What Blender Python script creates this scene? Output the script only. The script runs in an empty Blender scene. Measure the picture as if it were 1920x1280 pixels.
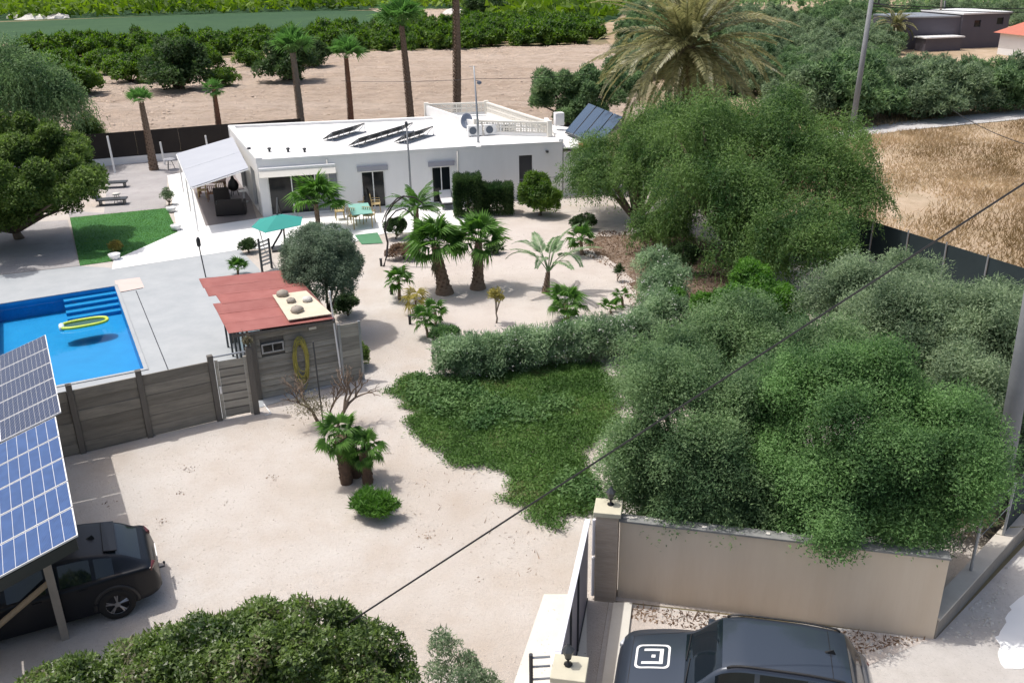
import bpy, math, random
import numpy as np
from mathutils import Matrix, Vector
from mathutils.geometry import tessellate_polygon
from mathutils.bvhtree import BVHTree

R = math.radians
S = bpy.context.scene
COL = S.collection

# ---------------------------------------------------------------- camera, sky, sun, exposure
F, H, PITCH, ROLL = 1720.0, 12.0, R(23), R(1.0)
cs, sn, cp, sp = math.cos(ROLL), math.sin(ROLL), math.cos(PITCH), math.sin(PITCH)
cam = bpy.data.objects.new('camera', bpy.data.cameras.new('camera'))
COL.objects.link(cam)
cam.data.sensor_width = 36.0
cam.data.lens = 36.0 * F / 1920.0
cam.data.clip_end = 4000
X = Vector((cs, -sn * sp, -sn * cp)); Y = Vector((sn, cs * sp, cs * cp)); Z = -Vector((0, cp, -sp))
cam.matrix_world = Matrix(((X.x, Y.x, Z.x, 0), (X.y, Y.y, Z.y, 0), (X.z, Y.z, Z.z, H), (0, 0, 0, 1)))
S.camera = cam

SUN_TO = Vector((-0.38, 0.10, 1.0)).normalized()
w = bpy.data.worlds.new('World'); S.world = w; w.use_nodes = True
nt = w.node_tree; bg = nt.nodes['Background']
sky = nt.nodes.new('ShaderNodeTexSky'); sky.sky_type = 'NISHITA'; sky.sun_disc = False
sky.sun_elevation = math.asin(SUN_TO.z); sky.sun_rotation = math.atan2(SUN_TO.x, SUN_TO.y)
sky.air_density = 1.0; sky.dust_density = 5.0; sky.ozone_density = 0.3
nt.links.new(sky.outputs[0], bg.inputs[0]); bg.inputs[1].default_value = 0.15
sd = bpy.data.lights.new('sun', 'SUN'); sd.energy = 2.9; sd.angle = R(0.5); sd.color = (1, .965, .92)
so = bpy.data.objects.new('sun', sd); COL.objects.link(so)
so.rotation_euler = SUN_TO.to_track_quat('Z', 'Y').to_euler()
S.view_settings.view_transform = 'Standard'; S.view_settings.look = 'None'
S.view_settings.exposure = 0.14; S.view_settings.gamma = 1.0
S.view_settings.use_curve_mapping = False
S.cycles.max_bounces = 8; S.cycles.transparent_max_bounces = 16
S.cycles.caustics_reflective = False; S.cycles.caustics_refractive = False

# ---------------------------------------------------------------- surveying helpers: rays from the viewpoint to real places
def ray(px, py):
    u = (px - 960) / F; v = -(py - 640) / F
    u2 = u * cs + v * sn; v2 = -u * sn + v * cs
    return u2, cp + v2 * sp, -sp + v2 * cp
def at(px, py, z=0.0):
    a, b, c = ray(px, py); t = (z - H) / c
    return Vector((a * t, b * t, z))
def zat(px, py, d):
    a, b, c = ray(px, py); return H + c * d / b
def ats(pts, z=0.0): return [at(x, y, z) for x, y in pts]
def on_wall(p0, p1, px, py):
    # distance along the wall line and height where the sight line meets it
    a, b, c = ray(px, py); dx, dy = p1[0] - p0[0], p1[1] - p0[1]
    det = a * (-dy) + dx * b
    t = (p0[0] * (-dy) + dx * p0[1]) / det
    L = math.hypot(dx, dy)
    s = ((a * t - p0[0]) * dx + (b * t - p0[1]) * dy) / L
    return s, H + c * t

# ---------------------------------------------------------------- materials
def _new(name):
    m = bpy.data.materials.new(name); m.use_nodes = True
    return m, m.node_tree, m.node_tree.nodes['Principled BSDF']
def pm(name, col, rough=.8, metal=0.0, col2=None, scale=3.0, amt=1.0, bump=0.0, bscale=20.0, spec=.5, coat=0.0, detail=6, stretch=None, dist=.02, objrand=0.0):
    m, t, b = _new(name)
    b.inputs['Roughness'].default_value = rough; b.inputs['Metallic'].default_value = metal
    b.inputs['Specular IOR Level'].default_value = spec; b.inputs['Coat Weight'].default_value = coat
    b.inputs['Base Color'].default_value = (*col, 1)
    tc = t.nodes.new('ShaderNodeTexCoord'); vec = tc.outputs['Object']
    if stretch:
        mp = t.nodes.new('ShaderNodeMapping'); mp.inputs['Scale'].default_value = stretch
        t.links.new(vec, mp.inputs[0]); vec = mp.outputs[0]
    if col2:
        n = t.nodes.new('ShaderNodeTexNoise'); n.inputs['Scale'].default_value = scale; n.inputs['Detail'].default_value = detail
        n.inputs['Roughness'].default_value = .65
        r = t.nodes.new('ShaderNodeValToRGB'); r.color_ramp.elements[0].position = .5 - .22 / amt; r.color_ramp.elements[1].position = .5 + .22 / amt
        r.color_ramp.elements[0].color = (*col, 1); r.color_ramp.elements[1].color = (*col2, 1)
        t.links.new(vec, n.inputs['Vector']); t.links.new(n.outputs[0], r.inputs[0]); t.links.new(r.outputs[0], b.inputs['Base Color'])
    if objrand:
        oi = t.nodes.new('ShaderNodeObjectInfo'); mr = t.nodes.new('ShaderNodeMapRange'); mr.inputs[3].default_value = 1 - objrand; mr.inputs[4].default_value = 1 + objrand
        hv = t.nodes.new('ShaderNodeHueSaturation'); t.links.new(oi.outputs['Random'], mr.inputs[0]); t.links.new(mr.outputs[0], hv.inputs['Value'])
        src = b.inputs['Base Color'].links[0].from_socket; t.links.new(src, hv.inputs['Color']); t.links.new(hv.outputs[0], b.inputs['Base Color'])
    if bump:
        n2 = t.nodes.new('ShaderNodeTexNoise'); n2.inputs['Scale'].default_value = bscale; n2.inputs['Detail'].default_value = 5
        bp = t.nodes.new('ShaderNodeBump'); bp.inputs['Strength'].default_value = bump; bp.inputs['Distance'].default_value = dist
        t.links.new(vec, n2.inputs['Vector']); t.links.new(n2.outputs[0], bp.inputs['Height']); t.links.new(bp.outputs[0], b.inputs['Normal'])
    return m
def ground_mat(name, c1, c2, c3, s1=.25, s2=2.0, s3=14.0, bump=.35, bscale=18, stretch=(1, 1, 1), rot=0.0, bd=.05):
    # three scales of mottling plus a fine speckle of stones
    m, t, b = _new(name); b.inputs['Roughness'].default_value = .95; b.inputs['Specular IOR Level'].default_value = .15
    tc = t.nodes.new('ShaderNodeTexCoord'); mp = t.nodes.new('ShaderNodeMapping')
    mp.inputs['Rotation'].default_value = (0, 0, rot); mp.inputs['Scale'].default_value = stretch
    t.links.new(tc.outputs['Object'], mp.inputs[0]); v = mp.outputs[0]
    def noise(s, d=6, ro=.6):
        n = t.nodes.new('ShaderNodeTexNoise'); n.inputs['Scale'].default_value = s; n.inputs['Detail'].default_value = d; n.inputs['Roughness'].default_value = ro
        t.links.new(v, n.inputs['Vector']); return n.outputs[0]
    def ramp(f, a, bb, p0, p1):
        r = t.nodes.new('ShaderNodeValToRGB'); r.color_ramp.elements[0].position = p0; r.color_ramp.elements[1].position = p1
        r.color_ramp.elements[0].color = a; r.color_ramp.elements[1].color = bb; t.links.new(f, r.inputs[0]); return r.outputs[0]
    def mix(f, a, bb):
        x = t.nodes.new('ShaderNodeMix'); x.data_type = 'RGBA'; t.links.new(f, x.inputs[0])
        for i, q in ((6, a), (7, bb)):
            if isinstance(q, tuple): x.inputs[i].default_value = q
            else: t.links.new(q, x.inputs[i])
        return x.outputs[2]
    k = (0, 0, 0, 1); wh = (1, 1, 1, 1)
    a = mix(ramp(noise(s1, 5), k, wh, .38, .62), (*c1, 1), (*c2, 1))
    a = mix(ramp(noise(s2, 8, .7), k, (.55, .55, .55, 1), .45, .68), a, (*c3, 1))
    a = mix(ramp(noise(s3, 4, .8), k, (.4, .4, .4, 1), .5, .72), a, tuple(c * .72 for c in c1) + (1,))
    vo = t.nodes.new('ShaderNodeTexVoronoi'); vo.inputs['Scale'].default_value = s3 * 1.6; t.links.new(v, vo.inputs['Vector'])
    a = mix(ramp(vo.outputs['Distance'], (.35, .35, .35, 1), k, .08, .2), a, tuple(c * .5 for c in c3) + (1,))
    t.links.new(a, b.inputs['Base Color'])
    bp = t.nodes.new('ShaderNodeBump'); bp.inputs['Strength'].default_value = bump; bp.inputs['Distance'].default_value = bd
    t.links.new(noise(bscale, 8, .75), bp.inputs['Height']); t.links.new(bp.outputs[0], b.inputs['Normal'])
    return m
def leaf_mat(name, dark, light, warm=None, scale=.8, trans=.42, rough=.6, spec=.25, wn=2.3, wr=.6):
    # every leaf takes its own tone; slow patches of tone run through the crown
    m, t, b = _new(name)
    b.inputs['Roughness'].default_value = rough; b.inputs['Specular IOR Level'].default_value = spec
    ge = t.nodes.new('ShaderNodeNewGeometry'); tc = t.nodes.new('ShaderNodeTexCoord')
    n = t.nodes.new('ShaderNodeTexNoise'); n.inputs['Scale'].default_value = scale; n.inputs['Detail'].default_value = 3
    t.links.new(tc.outputs['Object'], n.inputs['Vector'])
    ad = t.nodes.new('ShaderNodeMath'); ad.operation = 'MULTIPLY_ADD'; ad.inputs[1].default_value = wr
    sb = t.nodes.new('ShaderNodeMath'); sb.operation = 'MULTIPLY_ADD'; sb.inputs[1].default_value = wn; sb.inputs[2].default_value = -wn * .5 + .2
    t.links.new(n.outputs[0], sb.inputs[0]); t.links.new(ge.outputs['Random Per Island'], ad.inputs[0]); t.links.new(sb.outputs[0], ad.inputs[2])
    r = t.nodes.new('ShaderNodeValToRGB'); r.color_ramp.elements[0].position = .1; r.color_ramp.elements[1].position = .85
    r.color_ramp.elements[0].color = (*dark, 1); r.color_ramp.elements[1].color = (*light, 1)
    if warm:
        e = r.color_ramp.elements.new(.96); e.color = (*warm, 1)
    t.links.new(ad.outputs[0], r.inputs[0]); t.links.new(r.outputs[0], b.inputs['Base Color'])
    tr = t.nodes.new('ShaderNodeBsdfTranslucent'); mx = t.nodes.new('ShaderNodeMixShader'); mx.inputs[0].default_value = trans
    hs = t.nodes.new('ShaderNodeHueSaturation'); hs.inputs['Saturation'].default_value = 1.15; hs.inputs['Value'].default_value = 1.4
    t.links.new(r.outputs[0], hs.inputs['Color']); t.links.new(hs.outputs[0], tr.inputs[0])
    t.links.new(b.outputs[0], mx.inputs[1]); t.links.new(tr.outputs[0], mx.inputs[2])
    t.links.new(mx.outputs[0], t.nodes['Material Output'].inputs[0])
    return m

M = {}
M['soil'] = ground_mat('dry soil', (.26, .20, .13), (.17, .16, .09), (.10, .11, .05), .03, .3, 3, .3, 3)
M['yard'] = ground_mat('pale gravel', (.47, .42, .37), (.56, .53, .495), (.43, .36, .295), .16, .5, 15, .6, 22)
M['garden'] = ground_mat('pale pink gravel', (.50, .45, .41), (.54, .495, .455), (.45, .39, .345), .3, 1.0, 15, .4, 22)
M['plow'] = ground_mat('ploughed clay', (.52, .41, .32), (.60, .49, .40), (.27, .20, .145), .06, .45, 1.3, 1.0, .55, (.55, 2.4, 1), R(10), .7)
M['street'] = ground_mat('worn concrete road', (.47, .445, .42), (.55, .53, .50), (.38, .35, .32), .3, 1.0, 10, .25, 20)
M['roadfar'] = pm('pale country road', (.52, .51, .50), .9, col2=(.44, .43, .42), scale=.6)
M['mulch'] = ground_mat('brown litter', (.12, .085, .06), (.22, .165, .125), (.36, .29, .24), .5, 1.6, 9, .9, 9)
M['drysoil'] = ground_mat('dry grass soil', (.34, .25, .16), (.50, .40, .30), (.22, .18, .10), .10, .35, 4, .6, 6)
M['deck'] = pm('grey deck concrete', (.31, .335, .35), .75, col2=(.40, .42, .43), scale=.9, amt=.9, bump=.15, bscale=9)
M['white_floor'] = pm('white terrace tile', (.80, .80, .78), .7, col2=(.86, .86, .85), scale=.7)
M['cream'] = pm('cream concrete', (.68, .66, .60), .85, col2=(.60, .57, .50), scale=1.3, bump=.2, bscale=15)
M['taupe'] = pm('taupe tile', (.20, .175, .17), .6, col2=(.235, .205, .20), scale=.6)
M['turf'] = pm('artificial turf', (.035, .14, .03), .9, col2=(.05, .18, .04), scale=2.0, bump=.6, bscale=60)
M['turf2'] = pm('green mat', (.07, .20, .10), .9, col2=(.09, .24, .13), scale=3.0)
M['greygravel'] = ground_mat('grey gravel bed', (.36, .345, .34), (.43, .41, .405), (.28, .26, .255), .5, 2, 22, .6, 14)
M['white'] = pm('white render', (.80, .79, .78), .85, col2=(.74, .73, .715), scale=.8, bump=.12, bscale=12, stretch=(1.4, 1.4, .35))
M['roof'] = pm('white roof paint', (.80, .80, .79), .8, col2=(.70, .69, .67), scale=.6, amt=.8)
M['block'] = pm('cream block', (.76, .73, .66), .8, col2=(.70, .67, .60), scale=3)
M['awning'] = pm('pale awning cloth', (.37, .39, .43), .8, col2=(.41, .43, .465), scale=.6)
M['whitemetal'] = pm('white metal', (.78, .78, .77), .4)
M['glass'] = pm('dark window glass', (.010, .013, .015), .10, spec=.35)
M['shutter'] = pm('grey shutter box', (.32, .32, .36), .6)
M['darkdoor'] = pm('dark steel door', (.045, .045, .05), .5)
M['curtain'] = pm('curtain behind glass', (.30, .31, .34), .8, col2=(.2, .21, .24), scale=4, stretch=(6, 6, .3))
M['black'] = pm('black plastic', (.012, .012, .013), .45)
M['wicker'] = pm('black wicker', (.022, .018, .018), .7, col2=(.04, .032, .03), scale=30, bump=.5, bscale=80)
M['darkmetal'] = pm('dark grey metal', (.06, .065, .07), .45, .4)
M['grey_metal'] = pm('galvanised metal', (.36, .38, .40), .45, .5, col2=(.28, .30, .32), scale=3)
M['concrete_pole'] = pm('concrete pole', (.19, .20, .215), .85, col2=(.25, .26, .27), scale=2, bump=.2, bscale=10)
M['wood'] = pm('brown wood', (.24, .12, .06), .7, col2=(.16, .08, .04), scale=3, stretch=(1, 8, 1))
M['tanwood'] = pm('pale timber', (.34, .27, .18), .75, col2=(.26, .20, .13), scale=3, stretch=(8, 8, 1))
M['plank'] = pm('weathered grey plank', (.25, .235, .20), .85, col2=(.38, .36, .31), scale=1.5, bump=.6, bscale=8, stretch=(1.2, 1.2, 9), amt=1.2, objrand=.22)
M['plank2'] = pm('weathered brown plank', (.15, .14, .118), .85, col2=(.26, .24, .20), scale=1.1, bump=.6, bscale=8, stretch=(1.2, 1.2, 9), objrand=.22)
M['post'] = pm('dark grey timber', (.11, .10, .09), .85, col2=(.15, .14, .12), scale=4, stretch=(6, 6, 1))
M['redroof'] = pm('red corrugated sheet', (.26, .078, .066), .75, col2=(.34, .125, .108), scale=1.6, stretch=(1, 1, 1), objrand=.10)
M['redtile'] = pm('red roof tile', (.50, .17, .11), .8, col2=(.42, .13, .09), scale=2)
M['beige'] = pm('beige board', (.62, .56, .44), .85, col2=(.54, .48, .37), scale=3)
M['stone'] = pm('grey stone', (.26, .23, .19), .9, col2=(.36, .32, .27), scale=6, bump=.5, bscale=10)
M['whitestone'] = pm('pale stone', (.62, .60, .56), .9, col2=(.5, .48, .44), scale=6, bump=.5, bscale=10)
M['lightblue'] = pm('pale blue paint', (.50, .64, .66), .7, col2=(.44, .57, .60), scale=3)
M['teal'] = pm('teal canopy cloth', (.02, .25, .215), .8, col2=(.025, .28, .24), scale=1)
M['hose'] = pm('yellow green hose', (.36, .32, .07), .5)
M['liner'] = pm('blue pool liner', (.009, .245, .56), .6, col2=(.012, .29, .62), scale=1.3)  # second blue imitates faint caustic light, painted into the liner colour
M['yellow'] = pm('yellow vinyl', (.55, .68, .08), .4)
M['net'] = pm('dark green mesh', (.02, .09, .08), .6)
M['bluewhite'] = pm('pale vinyl', (.6, .75, .8), .4)
M['darkscreen'] = pm('dark brown shade cloth', (.020, .016, .014), .9, col2=(.03, .024, .02), scale=1.5)
M['greenscreen'] = pm('dark green shade cloth', (.012, .024, .028), .85, col2=(.02, .035, .04), scale=1.2)
M['wallrender'] = pm('stained tan render', (.58, .48, .36), .95, col2=(.68, .59, .47), scale=1.0, bump=.25, bscale=8, stretch=(1.6, 1.6, .22), amt=.7)
M['walltop'] = pm('weathered wall cap', (.14, .15, .15), .85, col2=(.30, .30, .29), scale=2.2)
M['pillar'] = pm('cracked pillar render', (.38, .31, .24), .95, col2=(.50, .42, .34), scale=2, bump=.6, bscale=6, stretch=(1, 1, 6))
M['yellowcap'] = pm('yellowish pillar cap', (.55, .52, .40), .9, col2=(.47, .44, .34), scale=3)
M['gate'] = pm('mauve grey steel sheet', (.23, .22, .26), .55, .1)
M['purplewhite'] = pm('white painted steel', (.74, .74, .78), .5)
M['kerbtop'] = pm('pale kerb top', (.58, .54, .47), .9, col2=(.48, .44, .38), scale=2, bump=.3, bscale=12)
M['kerbside'] = pm('darker kerb side', (.24, .215, .185), .95, col2=(.32, .29, .25), scale=2, bump=.4, bscale=9)  # side coloured darker than the kerb top
M['bark'] = pm('brown bark', (.12, .085, .06), .95, col2=(.19, .145, .11), scale=5, bump=.8, bscale=12, stretch=(1, 1, .3))
M['greybark'] = pm('grey bark', (.22, .19, .155), .95, col2=(.13, .11, .09), scale=5, bump=.8, bscale=12, stretch=(1, 1, .3))
M['palmbark'] = pm('palm trunk', (.14, .095, .065), .95, col2=(.25, .18, .13), scale=6, bump=1.0, bscale=9, stretch=(1, 1, 3))
M['redbark'] = pm('reddish palm skirt', (.16, .07, .04), .95, col2=(.24, .12, .07), scale=6, bump=1.0, bscale=9, stretch=(1, 1, .5))
M['boots'] = pm('dark leaf bases', (.075, .048, .035), .95, col2=(.14, .09, .06), scale=8)
M['cable'] = pm('black cable', (.012, .012, .012), .6)
M['tyre'] = pm('rubber', (.012, .012, .012), .85)
M['rim'] = pm('alloy', (.35, .35, .36), .35, .8)
M['rubbertrim'] = pm('black trim', (.015, .015, .016), .5)
M['carglass'] = pm('car glass', (.008, .013, .018), .05, spec=.6)
M['light'] = pm('clear lamp glass', (.55, .58, .62), .1, spec=1.0)
M['redlight'] = pm('red lamp glass', (.07, .008, .008), .15)
M['decal'] = pm('white decal', (.80, .80, .80), .5)
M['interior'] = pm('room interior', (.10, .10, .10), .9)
M['greybuilding'] = pm('grey cladding', (.085, .078, .095), .7, col2=(.10, .092, .11), scale=.4, stretch=(1, 1, .2))
M['shadecrop'] = ground_mat('green crop under net', (.040, .085, .042), (.050, .10, .045), (.03, .07, .032), .02, .2, 1.5, .5, 1.0)
M['pink'] = pm('pinkish paving', (.62, .50, .46), .85, col2=(.56, .46, .42), scale=2)
M['greencloth'] = pm('sea green tablecloth', (.20, .42, .36), .75)
M['cane'] = pm('pale yellow cane', (.48, .38, .19), .7, col2=(.38, .28, .13), scale=10)
M['dirtyellow'] = pm('dirty ochre', (.28, .22, .12), .8)
M['thermal'] = pm('solar thermal glass', (.045, .075, .12), .12, spec=.9)
M['dish'] = pm('grey blue dish', (.14, .17, .23), .5)
M['fan'] = pm('fan grille', (.09, .11, .14), .6)
def carpaint(name, col):
    return pm(name, col, .32, .35, coat=.8)
M['paint_grey'] = carpaint('dark slate car paint', (.042, .055, .076))
M['paint_navy'] = pm('black navy car paint', (.003, .005, .009), .42, 0, coat=.12, spec=.3)
def cell_mat(name, c1, c2, fscale, c3):
    m, t, b = _new(name); b.inputs['Roughness'].default_value = .18; b.inputs['Specular IOR Level'].default_value = .6
    tc = t.nodes.new('ShaderNodeTexCoord'); n = t.nodes.new('ShaderNodeTexNoise'); n.inputs['Scale'].default_value = 5
    r = t.nodes.new('ShaderNodeValToRGB'); r.color_ramp.elements[0].position = .35; r.color_ramp.elements[1].position = .65
    r.color_ramp.elements[0].color = (*c1, 1); r.color_ramp.elements[1].color = (*c2, 1)
    t.links.new(tc.outputs['Object'], n.inputs[0]); t.links.new(n.outputs[0], r.inputs[0])
    wv = t.nodes.new('ShaderNodeTexWave'); wv.bands_direction = 'X'; wv.inputs['Scale'].default_value = fscale; wv.inputs['Distortion'].default_value = 0
    t.links.new(tc.outputs['Object'], wv.inputs[0])
    r2 = t.nodes.new('ShaderNodeValToRGB'); r2.color_ramp.elements[0].position = .78; r2.color_ramp.elements[1].position = .95
    t.links.new(wv.outputs['Fac'] if 'Fac' in wv.outputs else wv.outputs[1], r2.inputs[0])
    mx = t.nodes.new('ShaderNodeMix'); mx.data_type = 'RGBA'; t.links.new(r2.outputs[0], mx.inputs[0]); t.links.new(r.outputs[0], mx.inputs[6]); mx.inputs[7].default_value = (*c3, 1)
    t.links.new(mx.outputs[2], b.inputs['Base Color'])
    return m
M['cell_blue'] = cell_mat('blue solar cell', (.028, .065, .18), (.04, .09, .235), 6.0, (.05, .105, .25))
M['cell_dark'] = cell_mat('dark solar cell', (.024, .032, .068), (.032, .042, .085), 4.0, (.09, .105, .16))
# pool water: clear tinted surface with a sky sheen
m, t, b = _new('pool water'); t.nodes.remove(b)
tp = t.nodes.new('ShaderNodeBsdfTransparent'); tp.inputs[0].default_value = (.7, .97, 1, 1)
gl = t.nodes.new('ShaderNodeBsdfGlossy'); gl.inputs['Roughness'].default_value = .03
fr = t.nodes.new('ShaderNodeFresnel'); fr.inputs[0].default_value = 1.28
n = t.nodes.new('ShaderNodeTexNoise'); n.inputs['Scale'].default_value = 1.6; n.inputs['Detail'].default_value = 4; bp = t.nodes.new('ShaderNodeBump'); bp.inputs['Strength'].default_value = .35; bp.inputs['Distance'].default_value = .08
t.links.new(n.outputs[0], bp.inputs['Height']); t.links.new(bp.outputs[0], gl.inputs['Normal'])
mx = t.nodes.new('ShaderNodeMixShader'); t.links.new(fr.outputs[0], mx.inputs[0]); t.links.new(tp.outputs[0], mx.inputs[1]); t.links.new(gl.outputs[0], mx.inputs[2])
t.links.new(mx.outputs[0], t.nodes['Material Output'].inputs[0]); M['water'] = m
# foliage
M['lf_olive'] = leaf_mat('olive leaf', (0.052, 0.107, 0.047), (0.218, 0.325, 0.150), scale=.9)
M['lf_green'] = leaf_mat('fresh green leaf', (0.047, 0.109, 0.039), (0.186, 0.325, 0.117), scale=.8)
M['lf_greyolive'] = leaf_mat('grey olive leaf', (0.078, 0.124, 0.068), (0.273, 0.358, 0.208), scale=.8)
M['lf_pepper'] = leaf_mat('pepper tree leaf', (0.039, 0.094, 0.029), (0.179, 0.280, 0.091), scale=.7)
M['lf_citrus'] = leaf_mat('citrus leaf', (0.036, 0.091, 0.013), (0.164, 0.273, 0.042), scale=.5, spec=.5)
M['lf_farfield'] = leaf_mat('far orchard leaf', (.05, .10, .015), (.19, .29, .045), scale=.06)
M['lf_bright'] = leaf_mat('bright green leaf', (0.039, 0.111, 0.018), (0.137, 0.286, 0.052), scale=.9)
M['lf_carob'] = leaf_mat('leathery leaf', (0.031, 0.065, 0.013), (0.182, 0.267, 0.068), (.16, .15, .09), scale=1.2, rough=.4, spec=.6)
M['lf_dark'] = leaf_mat('dark green leaf', (0.023, 0.055, 0.019), (0.085, 0.140, 0.049), scale=.9)
M['lf_round'] = leaf_mat('broadleaf crown leaf', (0.034, 0.073, 0.016), (0.182, 0.267, 0.072), scale=.7)
M['lf_cover'] = leaf_mat('ground cover leaf', (0.044, 0.104, 0.021), (0.130, 0.240, 0.058), (.14, .16, .06), scale=.5, trans=.2)
M['lf_cover2'] = leaf_mat('pale ground cover leaf', (0.045, 0.11, 0.03), (0.13, 0.23, 0.075), scale=.8, trans=.2)
M['lf_oleander'] = leaf_mat('oleander leaf', (0.104, 0.176, 0.091), (0.312, 0.429, 0.247), scale=1.2)
M['lf_topiary'] = leaf_mat('clipped grey green leaf', (0.065, 0.101, 0.065), (0.227, 0.305, 0.208), scale=1.0)
M['lf_fan'] = leaf_mat('fan palm leaf', (0.035, 0.095, 0.02), (0.125, 0.25, 0.055), scale=1.5, rough=.4)
M['lf_fanfar'] = leaf_mat('tall palm leaf', (.06, .15, .035), (.15, .29, .09), scale=.8)
M['lf_canary'] = leaf_mat('date palm leaf', (.10, .11, .045), (.33, .32, .16), (.26, .24, .13), scale=.5, rough=.4, spec=.5)
M['lf_dryfrond'] = leaf_mat('drying frond', (.14, .13, .085), (.27, .25, .17), scale=1.5)
M['lf_yellow'] = leaf_mat('yellowing leaf', (.20, .19, .05), (.38, .33, .10), scale=2)
M['flower'] = leaf_mat('white flower', (.55, .55, .50), (.75, .73, .70), scale=2)
M['drygrass'] = leaf_mat('dry grass blade', (.22, .155, .075), (.52, .40, .25), (.68, .58, .42), scale=.10, trans=.3, wn=3.6, wr=.3)
M['litter'] = leaf_mat('brown leaf litter', (.12, .075, .05), (.30, .215, .15), scale=1)
M['pebble'] = pm('pebble', (.38, .33, .285), .9, col2=(.62, .58, .53), scale=1.5)
M['soilcrumb'] = pm('clay crumb', (.50, .39, .30), .95, col2=(.60, .49, .40), scale=1)

# ---------------------------------------------------------------- mesh helpers
def link(o, parent=None):
    COL.objects.link(o)
    if parent is not None: o.parent = parent
    return o
def setp(o, label=None, cat=None, group=None, kind=None):
    if label: o['label'] = label
    if cat: o['category'] = cat
    if group: o['group'] = group
    if kind: o['kind'] = kind
    return o
def thing(name, label, cat, loc=(0, 0, 0), group=None, rz=0.0):
    o = bpy.data.objects.new(name, None); o.location = loc; o.rotation_euler = (0, 0, rz); o.empty_display_size = .3
    link(o); return setp(o, label, cat, group)
class B:
    """collects shapes in world metres; build() links them as one mesh object"""
    def __init__(s): s.v = []; s.f = []
    def add(s, vs, fs):
        k = len(s.v); s.v += [tuple(p) for p in vs]; s.f += [tuple(i + k for i in f) for f in fs]; return s
    def box(s, c, size, rz=0.0, rx=0.0, ry=0.0):
        m = Matrix.Translation(c) @ Matrix.Rotation(rz, 4, 'Z') @ Matrix.Rotation(ry, 4, 'Y') @ Matrix.Rotation(rx, 4, 'X')
        a, b_, c_ = size[0] / 2, size[1] / 2, size[2] / 2
        vs = [m @ Vector((x, y, z)) for z in (-c_, c_) for y in (-b_, b_) for x in (-a, a)]
        return s.add(vs, [(0, 2, 3, 1), (4, 5, 7, 6), (0, 1, 5, 4), (2, 6, 7, 3), (0, 4, 6, 2), (1, 3, 7, 5)])
    def seg(s, p, q, wd, z0, z1, ext=0.0):
        """upright slab from p to q on the plan, wd thick"""
        p = Vector(p[:2]); q = Vector(q[:2]); d = (q - p).normalized(); p -= d * ext; q += d * ext
        n = Vector((-d.y, d.x)) * wd / 2
        c = [p + n, p - n, q - n, q + n]
        return s.prism(c, z0, z1)
    def prism(s, poly, z0, z1):
        poly = [Vector((p[0], p[1])) for p in poly]
        ar = sum(poly[i].x * poly[(i + 1) % len(poly)].y - poly[(i + 1) % len(poly)].x * poly[i].y for i in range(len(poly)))
        if ar < 0: poly.reverse()
        n = len(poly)
        vs = [(p.x, p.y, z0) for p in poly] + [(p.x, p.y, z1) for p in poly]
        fs = [tuple(range(n))[::-1], tuple(range(n, 2 * n))] + [(i, (i + 1) % n, n + (i + 1) % n, n + i) for i in range(n)]
        return s.add(vs, fs)
    def tube(s, pts, rad, seg=8, cap=True):
        pts = [Vector(p) for p in pts]; n = len(pts)
        if not hasattr(rad, '__len__'): rad = [rad] * n
        vs = []; fs = []; up = Vector((0, 0, 1))
        for i, p in enumerate(pts):
            d = (pts[min(i + 1, n - 1)] - pts[max(i - 1, 0)]).normalized()
            a = d.cross(up if abs(d.z) < .95 else Vector((1, 0, 0))).normalized(); b_ = a.cross(d)
            for k in range(seg):
                t = 2 * math.pi * k / seg; vs.append(p + (a * math.cos(t) + b_ * math.sin(t)) * rad[i])
        for i in range(n - 1):
            for k in range(seg):
                fs.append((i * seg + k, i * seg + (k + 1) % seg, (i + 1) * seg + (k + 1) % seg, (i + 1) * seg + k))
        if cap: fs += [tuple(range(seg))[::-1], tuple(range((n - 1) * seg, n * seg))]
        return s.add(vs, fs)
    def lathe(s, c, prof, seg=16):
        vs = []; fs = []; n = len(prof)
        for r, z in prof:
            for k in range(seg):
                t = 2 * math.pi * k / seg; vs.append((c[0] + r * math.cos(t), c[1] + r * math.sin(t), c[2] + z))
        for i in range(n - 1):
            for k in range(seg): fs.append((i * seg + k, i * seg + (k + 1) % seg, (i + 1) * seg + (k + 1) % seg, (i + 1) * seg + k))
        fs += [tuple(range(seg))[::-1], tuple(range((n - 1) * seg, n * seg))]
        return s.add(vs, fs)
    def hexa(s, low, high):
        """box from four lower and four upper corners"""
        return s.add(list(low) + list(high), [(3, 2, 1, 0), (4, 5, 6, 7), (0, 1, 5, 4), (1, 2, 6, 5), (2, 3, 7, 6), (3, 0, 4, 7)])
    def build(s, name, mat, parent=None, smooth=False, bevel=0.0, local=False):
        me = bpy.data.meshes.new(name)
        off = parent.location if (parent is not None and parent.type == 'EMPTY' and not local) else Vector((0, 0, 0))
        if parent is not None and parent.parent is not None and not local: off = parent.parent.location
        elif parent is not None and parent.type == 'MESH' and not local: off = Vector((0, 0, 0))
        me.from_pydata([(p[0] - off[0], p[1] - off[1], p[2] - off[2]) for p in s.v], [], s.f); me.update()
        if mat is not None: me.materials.append(M[mat] if isinstance(mat, str) else mat)
        if smooth:
            for p in me.polygons: p.use_smooth = True
        o = bpy.data.objects.new(name, me); link(o, parent)
        if bevel:
            bm_ = o.modifiers.new('bevel', 'BEVEL'); bm_.width = bevel; bm_.segments = 2; bm_.limit_method = 'ANGLE'
        return o
def struct(o): o['kind'] = 'structure'; return o
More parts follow.
